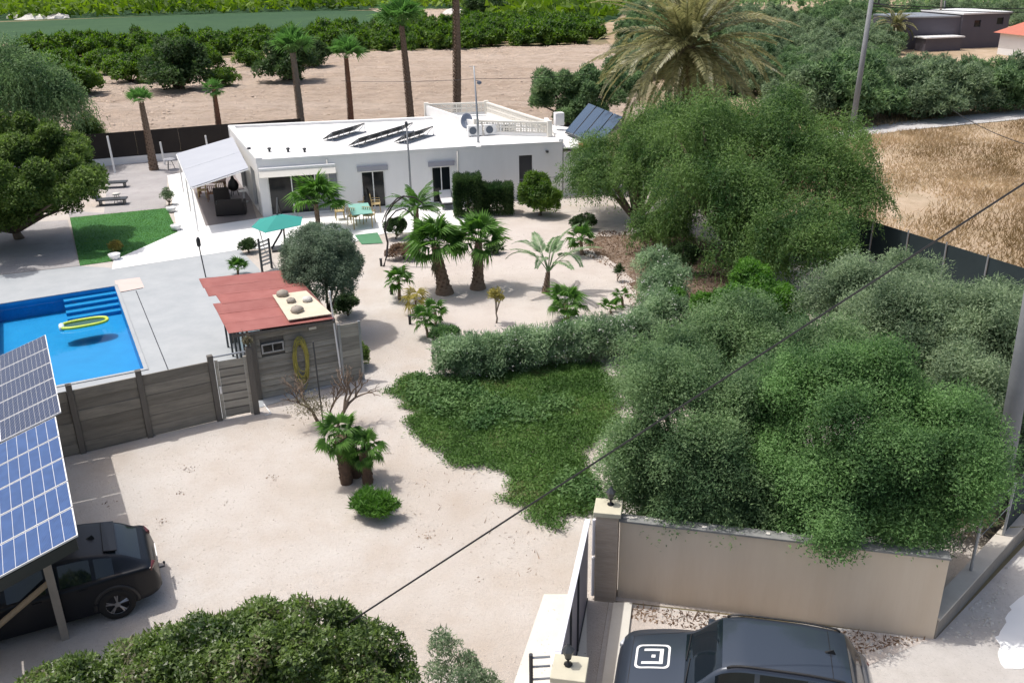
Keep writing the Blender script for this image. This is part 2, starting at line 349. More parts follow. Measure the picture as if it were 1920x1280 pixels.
def sheet(name, outer, z, mat, holes=(), kind='structure', parent=None):
    loops = [[Vector((p[0], p[1], 0)) for p in outer]] + [[Vector((p[0], p[1], 0)) for p in h] for h in holes]
    tris = tessellate_polygon(loops)
    vs = [p for l in loops for p in l]
    fs = []
    for t_ in tris:
        a, b_, c = (vs[i] for i in t_)
        fs.append(tuple(t_) if (b_ - a).cross(c - a).z > 0 else tuple(t_)[::-1])
    me = bpy.data.meshes.new(name); me.from_pydata([(p.x, p.y, z) for p in vs], [], fs); me.update()
    me.materials.append(M[mat]); o = bpy.data.objects.new(name, me); link(o, parent)
    if kind: o['kind'] = kind
    return o
def fast_mesh(name, verts, k, mat, smooth=False):
    """verts: (n*k,3) array, every k of them one face"""
    n = len(verts) // k; me = bpy.data.meshes.new(name)
    me.vertices.add(n * k); me.vertices.foreach_set('co', verts.astype(np.float32).ravel())
    me.loops.add(n * k); me.loops.foreach_set('vertex_index', np.arange(n * k, dtype=np.int32))
    me.polygons.add(n); me.polygons.foreach_set('loop_start', np.arange(0, n * k, k, dtype=np.int32))
    me.update(calc_edges=True)
    me.materials.append(M[mat] if isinstance(mat, str) else mat)
    return me
def unit(a): return a / np.maximum(np.linalg.norm(a, axis=1, keepdims=True), 1e-9)
def leaf_verts(p, ax, L, W, rg, upb=.5):
    """pointed leaves at p, pointing along ax"""
    n = len(p); ax = unit(ax); r = rg.normal(size=(n, 3)); r[:, 2] += upb * 2
    sd_ = unit(np.cross(ax, r)); L = L * rg.uniform(.6, 1.3, (n, 1)); W = W * rg.uniform(.7, 1.25, (n, 1))
    nn = np.cross(sd_, ax)
    v = np.empty((n, 3, 3)); v[:, 0] = p + sd_ * W * .5 + nn * W * .1; v[:, 1] = p + ax * L; v[:, 2] = p - sd_ * W * .5 - nn * W * .1
    return v.reshape(-1, 3)
def leaf_faces(p, nrm, L, W, rg, droop=.25):
    """pointed leaves whose faces look along nrm"""
    n = len(p); nrm = unit(nrm); r = rg.normal(size=(n, 3)); ax = unit(np.cross(nrm, r)); ax[:, 2] -= droop; ax = unit(ax); sd_ = unit(np.cross(nrm, ax))
    L = L * rg.uniform(.55, 1.35, (n, 1)); W = W * rg.uniform(.7, 1.3, (n, 1))
    k_ = rg.uniform(-.35, .1, (n, 1)); v = np.empty((n, 3, 3)); v[:, 0] = p + ax * L * k_ + sd_ * W * .6; v[:, 1] = p + ax * L * .55; v[:, 2] = p - ax * L * .4 - sd_ * W * .45
    return v.reshape(-1, 3)
def shell_clumps(c, rad, n, cr, rg, low=-.35, inner=.55):
    d = unit(rg.normal(size=(n * 3, 3))); d = d[d[:, 2] > low][:n]
    q = rg.uniform(inner, .92, (len(d), 1)) ; pos = np.array(c) + d * q * np.array(rad)
    return np.hstack([pos, cr * rg.uniform(.7, 1.25, (len(d), 1))])
def cloud(clumps, n, L, W, rg, out=.7, up=.4, droop=0.0, fill=(.65, 1.05), low=-.5):
    wgt = clumps[:, 3] ** 2; i = rg.choice(len(clumps), n, p=wgt / wgt.sum())
    d = unit(rg.normal(size=(n, 3))); d[:, 2] = np.where(d[:, 2] < low, -d[:, 2], d[:, 2])
    p = clumps[i, :3] + d * clumps[i, 3:4] * (fill[0] + (fill[1] - fill[0]) * 1.35 * rg.beta(2.2, 1.9, (n, 1)))
    keep = p[:, 2] > .03; sp_ = rg.random(n) < .3; a_ = keep & sp_; b_ = keep & ~sp_
    ax = d * out + rg.normal(size=(n, 3)) * .55; ax[:, 2] += up - droop
    nr = d * .55 + rg.normal(size=(n, 3)) * .45; nr[:, 2] += .75
    return np.vstack([leaf_verts(p[a_], ax[a_], L * 1.15, W, rg), leaf_faces(p[b_], nr[b_], L, W * 1.15, rg)])
def strands(clumps, n, L, W, rg, length=1.2, per=14, reach=.5):
    """weeping twigs: rows of leaves hanging on curved strings"""
    m_ = n // per; wgt = clumps[:, 3] ** 2; i = rg.choice(len(clumps), m_, p=wgt / wgt.sum())
    d = unit(rg.normal(size=(m_, 3))); d[:, 2] = np.abs(d[:, 2]) * .8 - .15
    p0 = clumps[i, :3] + d * clumps[i, 3:4] * rg.uniform(.75, 1.05, (m_, 1))
    hd = d.copy(); hd[:, 2] = 0; ln = length * rg.uniform(.5, 1.3, (m_, 1))
    P = []; A = []
    for k in range(per):
        t_ = k / per
        q = p0 + hd * reach * ln * (1 - (1 - t_) ** 2) + np.array([0, 0, -1]) * ln * t_ ** 1.5 + rg.normal(size=(m_, 3)) * .03
        a = rg.normal(size=(m_, 3)) * .5 + hd * .3; a[:, 2] -= .9
        P.append(q); A.append(a)
    p = np.vstack(P); a = np.vstack(A); keep = p[:, 2] > .03
    return leaf_verts(p[keep], a[keep], L, W, rg, .2)
def put_mesh(name, me, parent=None, loc=None):
    o = bpy.data.objects.new(name, me); link(o, parent)
    if loc is not None: o.location = loc
    return o
def limbs(b_, base, tops, r0, rg, fork=.4):
    """trunk that forks into limbs reaching to tops (all local)"""
    base = Vector(base)
    mz = min(t_[2] for t_ in tops) * fork
    mx_ = Vector((sum(t_[0] for t_ in tops) / len(tops) * .3, sum(t_[1] for t_ in tops) / len(tops) * .3, mz)) 
    b_.tube([base + Vector((0, 0, -.1)), base + (mx_ - base) * .5 + Vector((rg.uniform(-.05, .05), rg.uniform(-.05, .05), 0)), mx_], [r0 * 1.25, r0, r0 * .85], 9)
    for t_ in tops:
        t_ = Vector(t_); mid = mx_.lerp(t_, .5) + Vector((rg.uniform(-.2, .2), rg.uniform(-.2, .2), rg.uniform(0, .25)))
        b_.tube([mx_ - Vector((0, 0, .05)), mid, t_], [r0 * .6, r0 * .38, r0 * .12], 6)
def tree(name, label, cat, base, lobes, mat, nleaf, L, W, seed, trunk_r=.15, bark='bark', ncl=26, cr=.55, style='cloud', group=None, low=-.35, length=1.2, out=.7, up=.4, part='crown', inner=.55, fill=(.6, 1.05), lowleaf=-.5, extra=None):
    """lobes: (dx,dy,z,rx,ry,rz) relative to the base"""
    rg = np.random.default_rng(seed); base = Vector(base)
    root = thing(name, label, cat, base, group)
    tot = sum(l[3] * l[5] for l in lobes); V = []; tops = []
    for l in lobes:
        k = l[3] * l[5] / tot
        c = shell_clumps((l[0], l[1], l[2]), l[3:6], max(5, int(ncl * k)), cr, rg, low, inner)
        core = np.array([[l[0], l[1], l[2], min(l[3:6]) * .62]])
        nn = int(nleaf * k)
        if style == 'cloud': V.append(cloud(np.vstack([c, core]), nn, L, W, rg, out, up, fill=fill, low=lowleaf))
        else:
            V.append(cloud(np.vstack([c, core]), nn // 2, L, W, rg, .8, .1, fill=(fill[0], fill[1] + .25))); V.append(strands(c, nn // 2, L, W, rg, length))
        for q in c[:max(3, int(7 * k))]: tops.append((q[0], q[1], max(q[2], .4)))
    b_ = B()
    if 'hedge' in name:
        for q in tops[::2]:
            for k in range(2): x_, y_ = q[0] + rg.normal(0, .1), q[1] + rg.normal(0, .1); b_.tube([(x_ * 1.0, y_, 0), (q[0] + rg.normal(0, .12), q[1] + rg.normal(0, .12), max(q[2], .3))], [.022, .01], 5)
    else: limbs(b_, (0, 0, 0), tops, trunk_r, rg)
    st_o = b_.build('trunk' if 'hedge' not in name else 'stems', bark, root, True, local=True)
    if 'hedge' in name: st_o['kind'] = 'stuff'
    o = put_mesh(part, fast_mesh(part, np.vstack(V), 3, mat), root)
    if extra:
        for nm, mt, cnt, l_, w_ in extra:
            allc = np.vstack([shell_clumps((l[0], l[1], l[2]), l[3:6], 30, cr, rg, low, .8) for l in lobes])
            put_mesh(nm, fast_mesh(nm, cloud(allc, cnt, l_, w_, rg, .8, .8, fill=(.95, 1.15)), 3, mt), root)
    return root
def copy_thing(root, loc, rz=0.0, sc=1.0, label=None, group=None):
    r = root.copy(); COL.objects.link(r); r.location = loc; r.rotation_euler = (0, 0, rz); r.scale = (sc, sc, sc) if not hasattr(sc, '__len__') else sc
    if label: r['label'] = label
    if group: r['group'] = group
    for ch in list(root.children):
        c = ch.copy(); COL.objects.link(c); c.parent = r
        for g in list(ch.children):
            d = g.copy(); COL.objects.link(d); d.parent = c
    return r

# ================================================================ GROUND
UL = Vector((-.4665, .8845)); UW = Vector((.8845, .4665))   # axes of pool, shed and fence (turned 27.8 degrees)
pool_fr = at(215, 538).xy; pool_nr = at(270, 693).xy
pd = (pool_nr - pool_fr).normalized(); pn = Vector((pd.y, -pd.x))     # pn points left
if pn.x > 0: pn = -pn
PW = 4.3
pool = [pool_fr, pool_nr, pool_nr + pn * PW, pool_fr + pn * PW]
BIG = 1600
sheet('ground', [(-BIG, -60), (BIG, -60), (BIG, BIG), (-BIG, BIG)], 0, 'soil', [pool])
# ploughed field with real furrows
def patch_grid(name, poly, z, mat, step, hfun, kind='structure'):
    xs = [p[0] for p in poly]; ys = [p[1] for p in poly]
    nx = int((max(xs) - min(xs)) / step) + 1; ny = int((max(ys) - min(ys)) / step) + 1
    gx, gy = np.meshgrid(min(xs) + np.arange(nx) * step, min(ys) + np.arange(ny) * step)
    ins = np.zeros(gx.shape, bool); j = len(poly) - 1
    for i in range(len(poly)):
        xi, yi = poly[i][0], poly[i][1]; xj, yj = poly[j][0], poly[j][1]
        c = ((yi > gy) != (yj > gy)) & (gx < (xj - xi) * (gy - yi) / (yj - yi + 1e-12) + xi); ins ^= c; j = i
    gz = z + hfun(gx, gy)
    f = ins[:-1, :-1] & ins[1:, :-1] & ins[:-1, 1:] & ins[1:, 1:]
    idx = np.arange(gx.size).reshape(gx.shape)
    q = np.stack([idx[:-1, :-1][f], idx[:-1, 1:][f], idx[1:, 1:][f], idx[1:, :-1][f]], 1)
    me = bpy.data.meshes.new(name); me.from_pydata(np.stack([gx.ravel(), gy.ravel(), gz.ravel()], 1).tolist(), [], q.tolist()); me.update()
    import bmesh
    bm = bmesh.new(); bm.from_mesh(me); bmesh.ops.delete(bm, geom=[v for v in bm.verts if not v.link_faces], context='VERTS'); bm.to_mesh(me); bm.free()
    for p in me.polygons: p.use_smooth = True
    me.materials.append(M[mat]); o = bpy.data.objects.new(name, me); link(o); o['kind'] = kind
    return o
rgp = np.random.default_rng(5)
ph = rgp.uniform(0, 6.28, (12,)); fq = rgp.uniform(.25, 2.6, (12, 2))
def furrows(x, y):
    u = x * .18 + y * .98
    z = .10 * np.sin(u * 2.1 + .8 * np.sin(x * .13)) * (.5 + .5 * np.sin(x * .07 + y * .11))
    for k in range(12): z = z + .018 * np.sin(x * fq[k, 0] + y * fq[k, 1] + ph[k])
    return z + .05 * rgp.normal(size=x.shape)
plow_poly = [at(-60, 190).xy, at(150, 150).xy, at(420, 112).xy, at(800, 96).xy, at(1120, 86).xy, at(1210, 84).xy, at(1200, 200).xy, (12, 66), (-15, 62), at(205, 256).xy, at(-60, 260).xy]
patch_grid('ploughed_field', plow_poly, .16, 'plow', .42, furrows)
sheet('crop_field', ats([(-40, 44), (320, 30), (560, 20), (700, 21), (745, 33), (745, 45), (300, 70), (-60, 84)]), .05, 'shadecrop')
sheet('bare_soil_patch', ats([(690, 16), (905, 18), (900, 33), (740, 40)]), .04, 'plow')
sheet('sandy_strip', ats([(1375, 26), (1500, 26), (1500, 33), (1370, 34)]), .04, 'yard')
def ragged(poly, amp, seed, step=.35):
    rg = np.random.default_rng(seed); o_ = []
    for i in range(len(poly)):
        a, c = Vector(poly[i][:2]), Vector(poly[(i + 1) % len(poly)][:2]); n_ = max(1, int((c - a).length / step))
        for k in range(n_): p = a.lerp(c, k / n_); o_.append(Vector((p.x + rg.normal(0, amp), p.y + rg.normal(0, amp))))
    return o_
# the property
yard_poly = [(-40, 5), (-.6, 5), (1.0, 10.8), (1.85, 14.9), (7.9, 13.7), (11.1, 16.7), (19.2, 24.6), (17.6, 29.8), (14.3, 36.6), (8.5, 48), (6.0, 58), (-18, 60.5), (-26, 57.5), (-40, 53)]
sheet('yard', yard_poly, .006, 'yard', [pool])
sheet('garden_gravel', ats([(722, 445), (800, 455), (880, 425), (1000, 405), (1110, 400), (1200, 430), (1230, 520), (1170, 600), (1080, 640), (860, 650), (812, 668), (768, 600), (733, 545), (714, 490)]), .010, 'garden')
sheet('litter_patch', ragged(ats([(1085, 462), (1120, 452), (1150, 440), (1260, 440), (1420, 470), (1420, 620), (1300, 640), (1200, 560), (1180, 515), (1130, 480)]), .14, 3), .016, 'mulch')
deck_poly = [at(-130, 531).xy, at(149, 499.5).xy, at(210, 503).xy, at(450, 468).xy, at(486, 505).xy, (-7.4, 29.6), (-5.2, 25.2), at(412, 787).xy, at(150, 850).xy, (-16, 18.8), (-22, 24)]
sheet('pool_deck', deck_poly, .020, 'deck', [pool])
sheet('white_terrace', ats([(314, 330), (350, 322), (386, 425), (500, 408), (640, 398), (770, 385), (872, 378), (882, 432), (720, 439), (650, 458), (450, 469), (210, 506), (213, 489), (333, 436)]), .030, 'white_floor')
sheet('covered_terrace', ats([(352, 322), (386, 425), (482, 411), (452, 318)]), .034, 'taupe')
sheet('lawn', ats([(131, 409), (312, 391), (334, 436), (213, 490), (150, 499)]), .026, 'turf')
sheet('lawn_mat', ats([(665, 442), (708, 437), (718, 457), (678, 459)]), .036, 'turf2')
sheet('gravel_bed', ats([(-120, 430), (127, 413), (149, 499), (-130, 530)]), .022, 'greygravel')
sheet('side_gravel', ats([(195, 400), (205, 312), (345, 296), (335, 322), (314, 330), (311, 390), (130, 408), (128, 395)]), .014, 'greygravel')
sheet('pink_paving', ats([(215, 527), (262, 521), (271, 540), (222, 549)]), .026, 'pink')
sheet('bed_edge', ats([(1010, 403), (872, 378), (1060, 372), (1150, 392)]), .012, 'yard')
sheet('gate_apron', ats([(1020, 1114), (1100, 1114), (1100, 1290), (960, 1290)]), .011, 'cream')
# street outside
street_poly = [(-1.5, 3), (1.0, 10.8), (1.85, 14.86), (7.85, 13.62), (11.2, 16.65), (23, 27.9), (60, 63), (90, 40), (30, -20)]
sheet('street', street_poly, .010, 'street')
b = B(); b.prism([at(1150, 1136).xy, at(1185, 1136).xy, at(1166, 1290).xy, at(1128, 1290).xy], 0, .10); struct(b.build('gate_kerb', 'cream'))
sheet('street_patch', ragged(ats([(1895, 1135), (1935, 1110), (1960, 1245), (1882, 1256), (1866, 1200)]), .03, 8, .15), .018, 'white_floor')
sheet('verge', ats([(1185, 1138), (1330, 1150), (1500, 1175), (1740, 1200), (1600, 1260), (1180, 1240)]), .014, 'garden')
# expansion joint on the deck
b = B(); p, q = at(255, 545, .02), at(317, 697, .02); b.seg(p, q, .03, .018, .026); struct(b.build('deck_joint', 'darkmetal'))
b = B(); p, q = at(222, 549, .02), at(268, 540, .02); b.seg(p, q, .04, .018, .034); struct(b.build('drain_strip', 'darkmetal'))
# far side: dry field and road
p0 = at(1570, 252); 
road = [at(1470, 262).xy, at(1580, 246).xy, at(1700, 228).xy, at(1940, 204).xy, at(2100, 190).xy, at(2100, 205).xy, at(1940, 222).xy, at(1700, 245).xy, at(1580, 262).xy, at(1470, 275).xy]
sheet('country_road', road, .03, 'roadfar')
dry_poly = [(14.5, 36.9), (17.9, 29.9), (19.6, 24.9), (60, 58), at(2050, 216).xy, at(1940, 223).xy, at(1700, 246).xy, at(1580, 263).xy, (10, 60)]
sheet('dry_field', dry_poly, .012, 'drysoil')
sheet('olive_grove_floor', [at(1470, 268).xy, at(1580, 247).xy, at(1940, 205).xy, (90, 90), (120, 240), (15, 240), (14, 66)], .004, 'drysoil')

# ---------------------------------------------------------------- stuff that lies on the ground
def inside(poly, P):
    r = np.zeros(len(P), bool); j = len(poly) - 1
    for i in range(len(poly)):
        xi, yi = poly[i][0], poly[i][1]; xj, yj = poly[j][0], poly[j][1]
        r ^= ((yi > P[:, 1]) != (yj > P[:, 1])) & (P[:, 0] < (xj - xi) * (P[:, 1] - yi) / (yj - yi + 1e-12) + xi); j = i
    return r
def scatter(poly, n, rg):
    a = np.array([[p[0], p[1]] for p in poly]); lo, hi = a.min(0), a.max(0)
    P = rg.uniform(lo, hi, (n * 3, 2)); return P[inside(poly, P)][:n]
def pebbles(name, poly, n, r0, mat, seed, z=.01):
    rg = np.random.default_rng(seed); P = scatter(poly, n, rg); n = len(P); r = r0 * rg.uniform(.4, 1.6, (n, 1))
    c = np.hstack([P, np.full((n, 1), z)])
    oc = np.array([[1, 0, 0], [0, 1, 0], [-1, 0, 0], [0, -1, 0], [0, 0, .7]])
    ang = rg.uniform(0, 6.28, n); ca, sa = np.cos(ang), np.sin(ang)
    v = []
    for k in range(5):
        o_ = oc[k] * rg.uniform(.6, 1.3, (n, 1))
        x = o_[:, 0] * ca - o_[:, 1] * sa; y = o_[:, 0] * sa + o_[:, 1] * ca
        v.append(c + np.stack([x, y, o_[:, 2]], 1) * r)
    v = np.stack(v, 1)
    tri = v[:, [0, 1, 4, 1, 2, 4, 2, 3, 4, 3, 0, 4]].reshape(-1, 3)
    o = put_mesh(name, fast_mesh(name, tri, 3, mat)); o['kind'] = 'stuff'; return o
pebbles('yard_pebbles', [(-11, 8), (1, 8), (1.8, 14), (-1, 24), (-3, 31), (-6, 24), (-11, 20)], 9000, .014, 'pebble', 3, .007)
pebbles('garden_pebbles', ats([(760, 560), (1150, 600), (1200, 500), (1000, 430), (800, 470)]), 1400, .016, 'pebble', 4, .011)
pebbles('verge_stones', ats([(1185, 1138), (1740, 1200), (1880, 1200), (1890, 1060), (1830, 1130), (1700, 1230), (1500, 1250)]), 500, .03, 'whitestone', 8, .016)
pebbles('field_clods', [p for p in plow_poly], 6000, .10, 'soilcrumb', 6, .16)
def blades(name, poly, n, h, wd, mat, seed, lean=.35, z=0.0, patch=0.0):
    rg = np.random.default_rng(seed); P = scatter(poly, n, rg)
    if patch:
        q = np.sin(P[:, 0] * .5 + 1) + np.sin(P[:, 1] * .43 + P[:, 0] * .2) + np.sin(P[:, 0] * 1.3 - P[:, 1] * .9) * .7
        P = P[q > rg.uniform(-2.4, patch, len(P))]
    n = len(P); hh = h * rg.uniform(.4, 1.4, n) * (1 + .35 * np.sin(P[:, 0] * .33) * np.cos(P[:, 1] * .29))
    a = rg.uniform(0, 6.28, n); b0 = np.hstack([P, np.full((n, 1), z)])
    s_ = np.stack([np.cos(a), np.sin(a), np.zeros(n)], 1) * wd / 2
    tip = b0 + np.stack([rg.normal(0, lean, n) * hh, rg.normal(0, lean, n) * hh, hh], 1)
    v = np.stack([b0 - s_, b0 + s_, tip], 1).reshape(-1, 3)
    o = put_mesh(name, fast_mesh(name, v, 3, mat)); o['kind'] = 'stuff'; return o
blades('dry_grass', dry_poly, 150000, .24, .05, 'drygrass', 11, .6, 0.0, 1.5)
blades('lawn_pile', ats([(131, 409), (312, 391), (334, 436), (213, 490), (150, 499)]), 16000, .03, .02, 'lf_bright', 12, .5, .026)
blades('roadside_weeds', [at(1470, 262).xy, at(1580, 247).xy, at(1940, 205).xy, (60, 85), (20, 75)], 4000, .3, .06, 'drygrass', 13)
litp = ats([(1095, 470), (1150, 440), (1260, 440), (1420, 470), (1420, 620), (1300, 640), (1190, 560), (1160, 510)])
blades('leaf_litter', ats([(1060, 465), (1130, 435), (1260, 435), (1440, 470), (1440, 640), (1280, 650), (1180, 570), (1150, 505)]), 7000, .07, .06, 'litter', 14, 1.4, .016)
blades('verge_litter', ats([(1185, 1138), (1330, 1150), (1500, 1175), (1740, 1200), (1600, 1230), (1400, 1200), (1180, 1160)]), 1100, .05, .04, 'litter', 15, 1.4, .014)

# ================================================================ POOL
b = B(); zf = -.68
P4 = [Vector((p[0], p[1])) for p in pool]
vs = [(p.x, p.y, .02) for p in P4] + [(p.x, p.y, zf) for p in P4]
b.add(vs, [(0, 1, 5, 4), (1, 2, 6, 5), (2, 3, 7, 6), (3, 0, 4, 7), (4, 5, 6, 7)])
pool_t = thing('swimming_pool', 'rectangular blue swimming pool set in the grey deck with steps in its far corner', 'swimming pool', (pool_fr.x, pool_fr.y, 0))
b.build('pool_basin', 'liner', pool_t)
for k in range(4):
    b = B(); dpt = .34 * (k + 1); a0 = P4[0] + pd * .34 * k; 
    wd = 1.9
    c = [a0 + pn * .002 + pd * .002, a0 + pn * wd, a0 + pn * wd + pd * .34, a0 + pd * .34 + pn * .002]
    b.prism(c, zf + .001, -.16 - .125 * k); b.build('pool_step', 'liner', pool_t)
b = B()
for i in range(4):
    p, q = P4[i], P4[(i + 1) % 4]; d = (q - p).normalized(); nrm = Vector((d.y, -d.x)); 
    if (p + nrm - (P4[0] + P4[2]) / 2).length < (p - nrm - (P4[0] + P4[2]) / 2).length: nrm = -nrm
    b.prism([p + d * .0, q + nrm * 0, q + nrm * .13 + d * .13, p + nrm * .13 - d * .13], .012, .055)
b.build('coping', 'deck', pool_t, bevel=.01)
me = bpy.data.meshes.new('pool_water'); me.from_pydata([(p.x, p.y, -.09) for p in P4], [], [(3, 2, 1, 0)]); me.materials.append(M['water'])
o = put_mesh('pool_water', me); o['kind'] = 'structure'
# float
fc = at(158, 606, -.05); fl = thing('pool_float', 'yellow oval air lounger drifting on the pool', 'pool float', fc)
fd = (at(198, 598, -.05) - at(118, 612, -.05)).normalized(); fnx = Vector((-fd.y, fd.x, 0))
b = B(); pts = []
for k in range(29):
    t_ = 2 * math.pi * k / 28; pts.append(fc + fd * .78 * math.copysign(abs(math.cos(t_)) ** .7, math.cos(t_)) + fnx * .36 * math.copysign(abs(math.sin(t_)) ** .8, math.sin(t_)) + Vector((0, 0, .02)))
b.tube(pts, .06, 8, False); b.build('float_ring', 'yellow', fl, True)
b = B(); b.prism([(p.x, p.y) for p in pts[:-1]], fc.z - .03, fc.z - .01); b.build('mesh_floor', 'net', fl)
b = B(); c = fc - fd * .74; b.tube([c - fnx * .2, c + fnx * .2], [.1, .1], 8); b.build('pillow', 'bluewhite', fl, True)

# ================================================================ HOUSE
A_ = at(480, 296, 3).xy; Bq = at(893, 270, 3).xy; C_ = at(1055, 262, 3).xy
Fp = at(428, 235, 3).xy; Eb = Vector((-1.3, 56.4)); Db = Vector((2.3, 54.6))
hz = 2.75; RT = 2.98
house = thing('white_house', 'long white flat-roofed bungalow with parapet and sliding windows behind the garden', 'house', (A_.x, A_.y, 0))
def wall_open(p0, p1, z0, z1, th, ops, name, mat, parent):
    """real wall with openings; outer face on the line p0-p1, thickness towards the left of travel"""
    p0 = Vector(p0[:2]); p1 = Vector(p1[:2]); d = (p1 - p0).normalized(); L = (p1 - p0).length; n = Vector((-d.y, d.x)) * th
    b = B()
    def blk(s0, s1, a, c):
        if s1 - s0 < .01 or c - a < .01: return
        q0 = p0 + d * s0; q1 = p0 + d * s1; b.prism([q0, q1, q1 + n, q0 + n], a, c)
    s = 0
    for (a, c, lo, hi) in sorted(ops):
        blk(s, a, z0, z1); blk(a, c, z0, lo); blk(a, c, hi, z1); s = c
    blk(s, L, z0, z1)
    return b.build(name, mat, parent), p0, d, Vector((-d.y, d.x))
def window(parent, p0, d, n, s0, s1, z0, z1, leaves=2, frame='whitemetal', depth=.12, glass='glass', label=None, extra=None):
    b = B(); fw = .05
    def bar(a, c, lo, hi, dd=depth):
        q0 = p0 + d * a + n * dd; q1 = p0 + d * c + n * dd; b.prism([q0, q1, q1 + n * .06, q0 + n * .06], lo, hi)
    bar(s0, s1, z0, z0 + fw); bar(s0, s1, z1 - fw, z1); bar(s0, s0 + fw, z0 + fw, z1 - fw); bar(s1 - fw, s1, z0 + fw, z1 - fw)
    for k in range(1, leaves):
        m_ = s0 + (s1 - s0) * k / leaves; bar(m_ - fw / 2, m_ + fw / 2, z0 + fw, z1 - fw, depth - .01)
    w_ = b.build('window', frame, parent)
    if label: w_['label'] = label
    for k in range(leaves):
        a = s0 + (s1 - s0) * k / leaves + .03; c = s0 + (s1 - s0) * (k + 1) / leaves - .03
        b = B(); q0 = p0 + d * a + n * (depth + .02); q1 = p0 + d * c + n * (depth + .02); b.prism([q0, q1, q1 + n * .02, q0 + n * .02], z0 + .03, z1 - .03)
        g = b.build('pane', glass if not (extra and k in extra) else extra[k], w_)
    return w_
def sw(p0, p1, x0, y0, x1, y1):
    a, zt = on_wall(p0, p1, x0, y0); c, zb = on_wall(p0, p1, x1, y1); return a, c, zb, zt
s0, z_ = on_wall(A_, Bq, 497, 335); s1, _ = on_wall(A_, Bq, 633, 325)
big = (s0 + .1, s1, .06, 2.05)
a, _ = on_wall(A_, Bq, 678, 340); c, _ = on_wall(A_, Bq, 722, 340); d1 = (a, c, .06, 1.95)
a, _ = on_wall(A_, Bq, 810, 330); c, _ = on_wall(A_, Bq, 846, 330); d2 = (a, c, .06, 1.95)
wf, p0, d, n = wall_open(A_, Bq, 0, hz, .22, [big, d1, d2], 'front_wall', 'white', house)
window(house, p0, d, n, *big, leaves=3, extra={2: 'curtain'}, label='wide sliding glass doors beside the covered terrace')
window(house, p0, d, n, *d1, label='middle pair of glass doors under a grey shutter box')
window(house, p0, d, n, *d2, label='right pair of glass doors under a grey shutter box')
for (s0, s1, _, z1) in (d1, d2):
    b = B(); q0 = p0 + d * (s0 - .18); q1 = p0 + d * (s1 + .18); b.prism([q0 - n * .12, q1 - n * .12, q1 - n * .001, q0 - n * .001], 2.0, 2.24); b.build('shutter_box', 'shutter', house, bevel=.01)
# dark interiors behind the glass
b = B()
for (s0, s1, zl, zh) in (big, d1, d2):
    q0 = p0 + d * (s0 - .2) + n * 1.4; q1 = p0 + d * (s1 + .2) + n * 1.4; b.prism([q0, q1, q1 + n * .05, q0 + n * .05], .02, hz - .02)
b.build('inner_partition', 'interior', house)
a, zt = on_wall(Bq, C_, 973, 292); c, _ = on_wall(Bq, C_, 998, 292)
dd = (a, c, .3, zt)
wr, p2, d2v, n2 = wall_open(Bq, C_, 0, hz, .22, [dd], 'right_front_wall', 'white', house)
window(house, p2, d2v, n2, *dd, leaves=1, frame='darkdoor', glass='darkdoor', label='narrow dark window with closed shutter at the right end')
wl, p3, d3, n3 = wall_open(Fp, A_, 0, hz, .22, [(3.2, 5.6, .05, 2.1), (7.6, 9.0, .05, 2.1)], 'left_wall', 'white', house)
window(house, p3, d3, n3, 3.2, 5.6, .05, 2.1); window(house, p3, d3, n3, 7.6, 9.0, .05, 2.1, extra={0: 'curtain', 1: 'curtain'})
b = B(); 
def wseg(b, p, q, th=.22):
    p = Vector(p); q = Vector(q); dd_ = (q - p).normalized(); nn_ = Vector((-dd_.y, dd_.x)) * th; b.prism([p, q, q + nn_, p + nn_], 0, hz)
wseg(b, C_, Db); b.build('right_wall', 'white', house)
b = B(); wseg(b, Db, Eb); wseg(b, Eb, Fp); b.build('back_wall', 'white', house)
# roof slab and low parapet
outline = [A_, Bq, C_, Db, Eb, Fp]
cen = sum((Vector(p) for p in outline), Vector((0, 0))) / 6
b = B(); b.prism([p + (p - cen).normalized() * .03 for p in outline], hz + .002, hz + .11); b.build('roof', 'roof', house)
def parapet(p, q, w_=.2, z0=hz + .112, z1=RT, o_=.035):
    p = Vector(p); q = Vector(q); d_ = (q - p).normalized(); n_ = Vector((-d_.y, d_.x))
    b = B(); b.prism([p - n_ * o_, q - n_ * o_, q + n_ * w_, p + n_ * w_], z0, z1); return b.build('parapet', 'roof', house, bevel=.012)
parapet(Fp, A_, .3); parapet(A_ + (Bq - A_).normalized() * .3, Bq - (Bq - A_).normalized() * .02, .18, z1=RT - .06)
parapet(Bq + (C_ - Bq).normalized() * .22, C_, .18, z1=RT - .06); parapet(Eb, Fp, .25, z1=RT + .02); parapet(C_, Db, .2, z1=RT + .04)
# long cassette of the front awning over the wide doors
s0 = big[0] - .35; s1 = big[1] - .1; b = B()
q0 = p0 + d * s0; q1 = p0 + d * s1
b.prism([q0 - n * .22, q1 - n * .22, q1 - n * .001, q0 - n * .001], 2.38, 2.50); cas = b.build('awning_cassette', 'whitemetal', house, bevel=.02)
b = B(); b.add([(q0 - n * .20).to_3d() + Vector((0, 0, 2.36)), (q1 - n * .20).to_3d() + Vector((0, 0, 2.36)), (q1 - n * .42).to_3d() + Vector((0, 0, 2.08)), (q0 - n * .42).to_3d() + Vector((0, 0, 2.08))], [(0, 1, 2, 3)])
o = b.build('rolled_awning_cloth', 'block', house); sm = o.modifiers.new('s', 'SOLIDIFY'); sm.thickness = .02
# corner pier of the terrace and security light
b = B(); pr = at(1025, 274, 2.6); q = p2 + d2v * (on_wall(Bq, C_, 1025, 274)[0]); b.box((q.x - n2.x * .1, q.y - n2.y * .1, 2.45), (.12, .18, .1), .2); b.build('security_lamp', 'darkmetal', house)
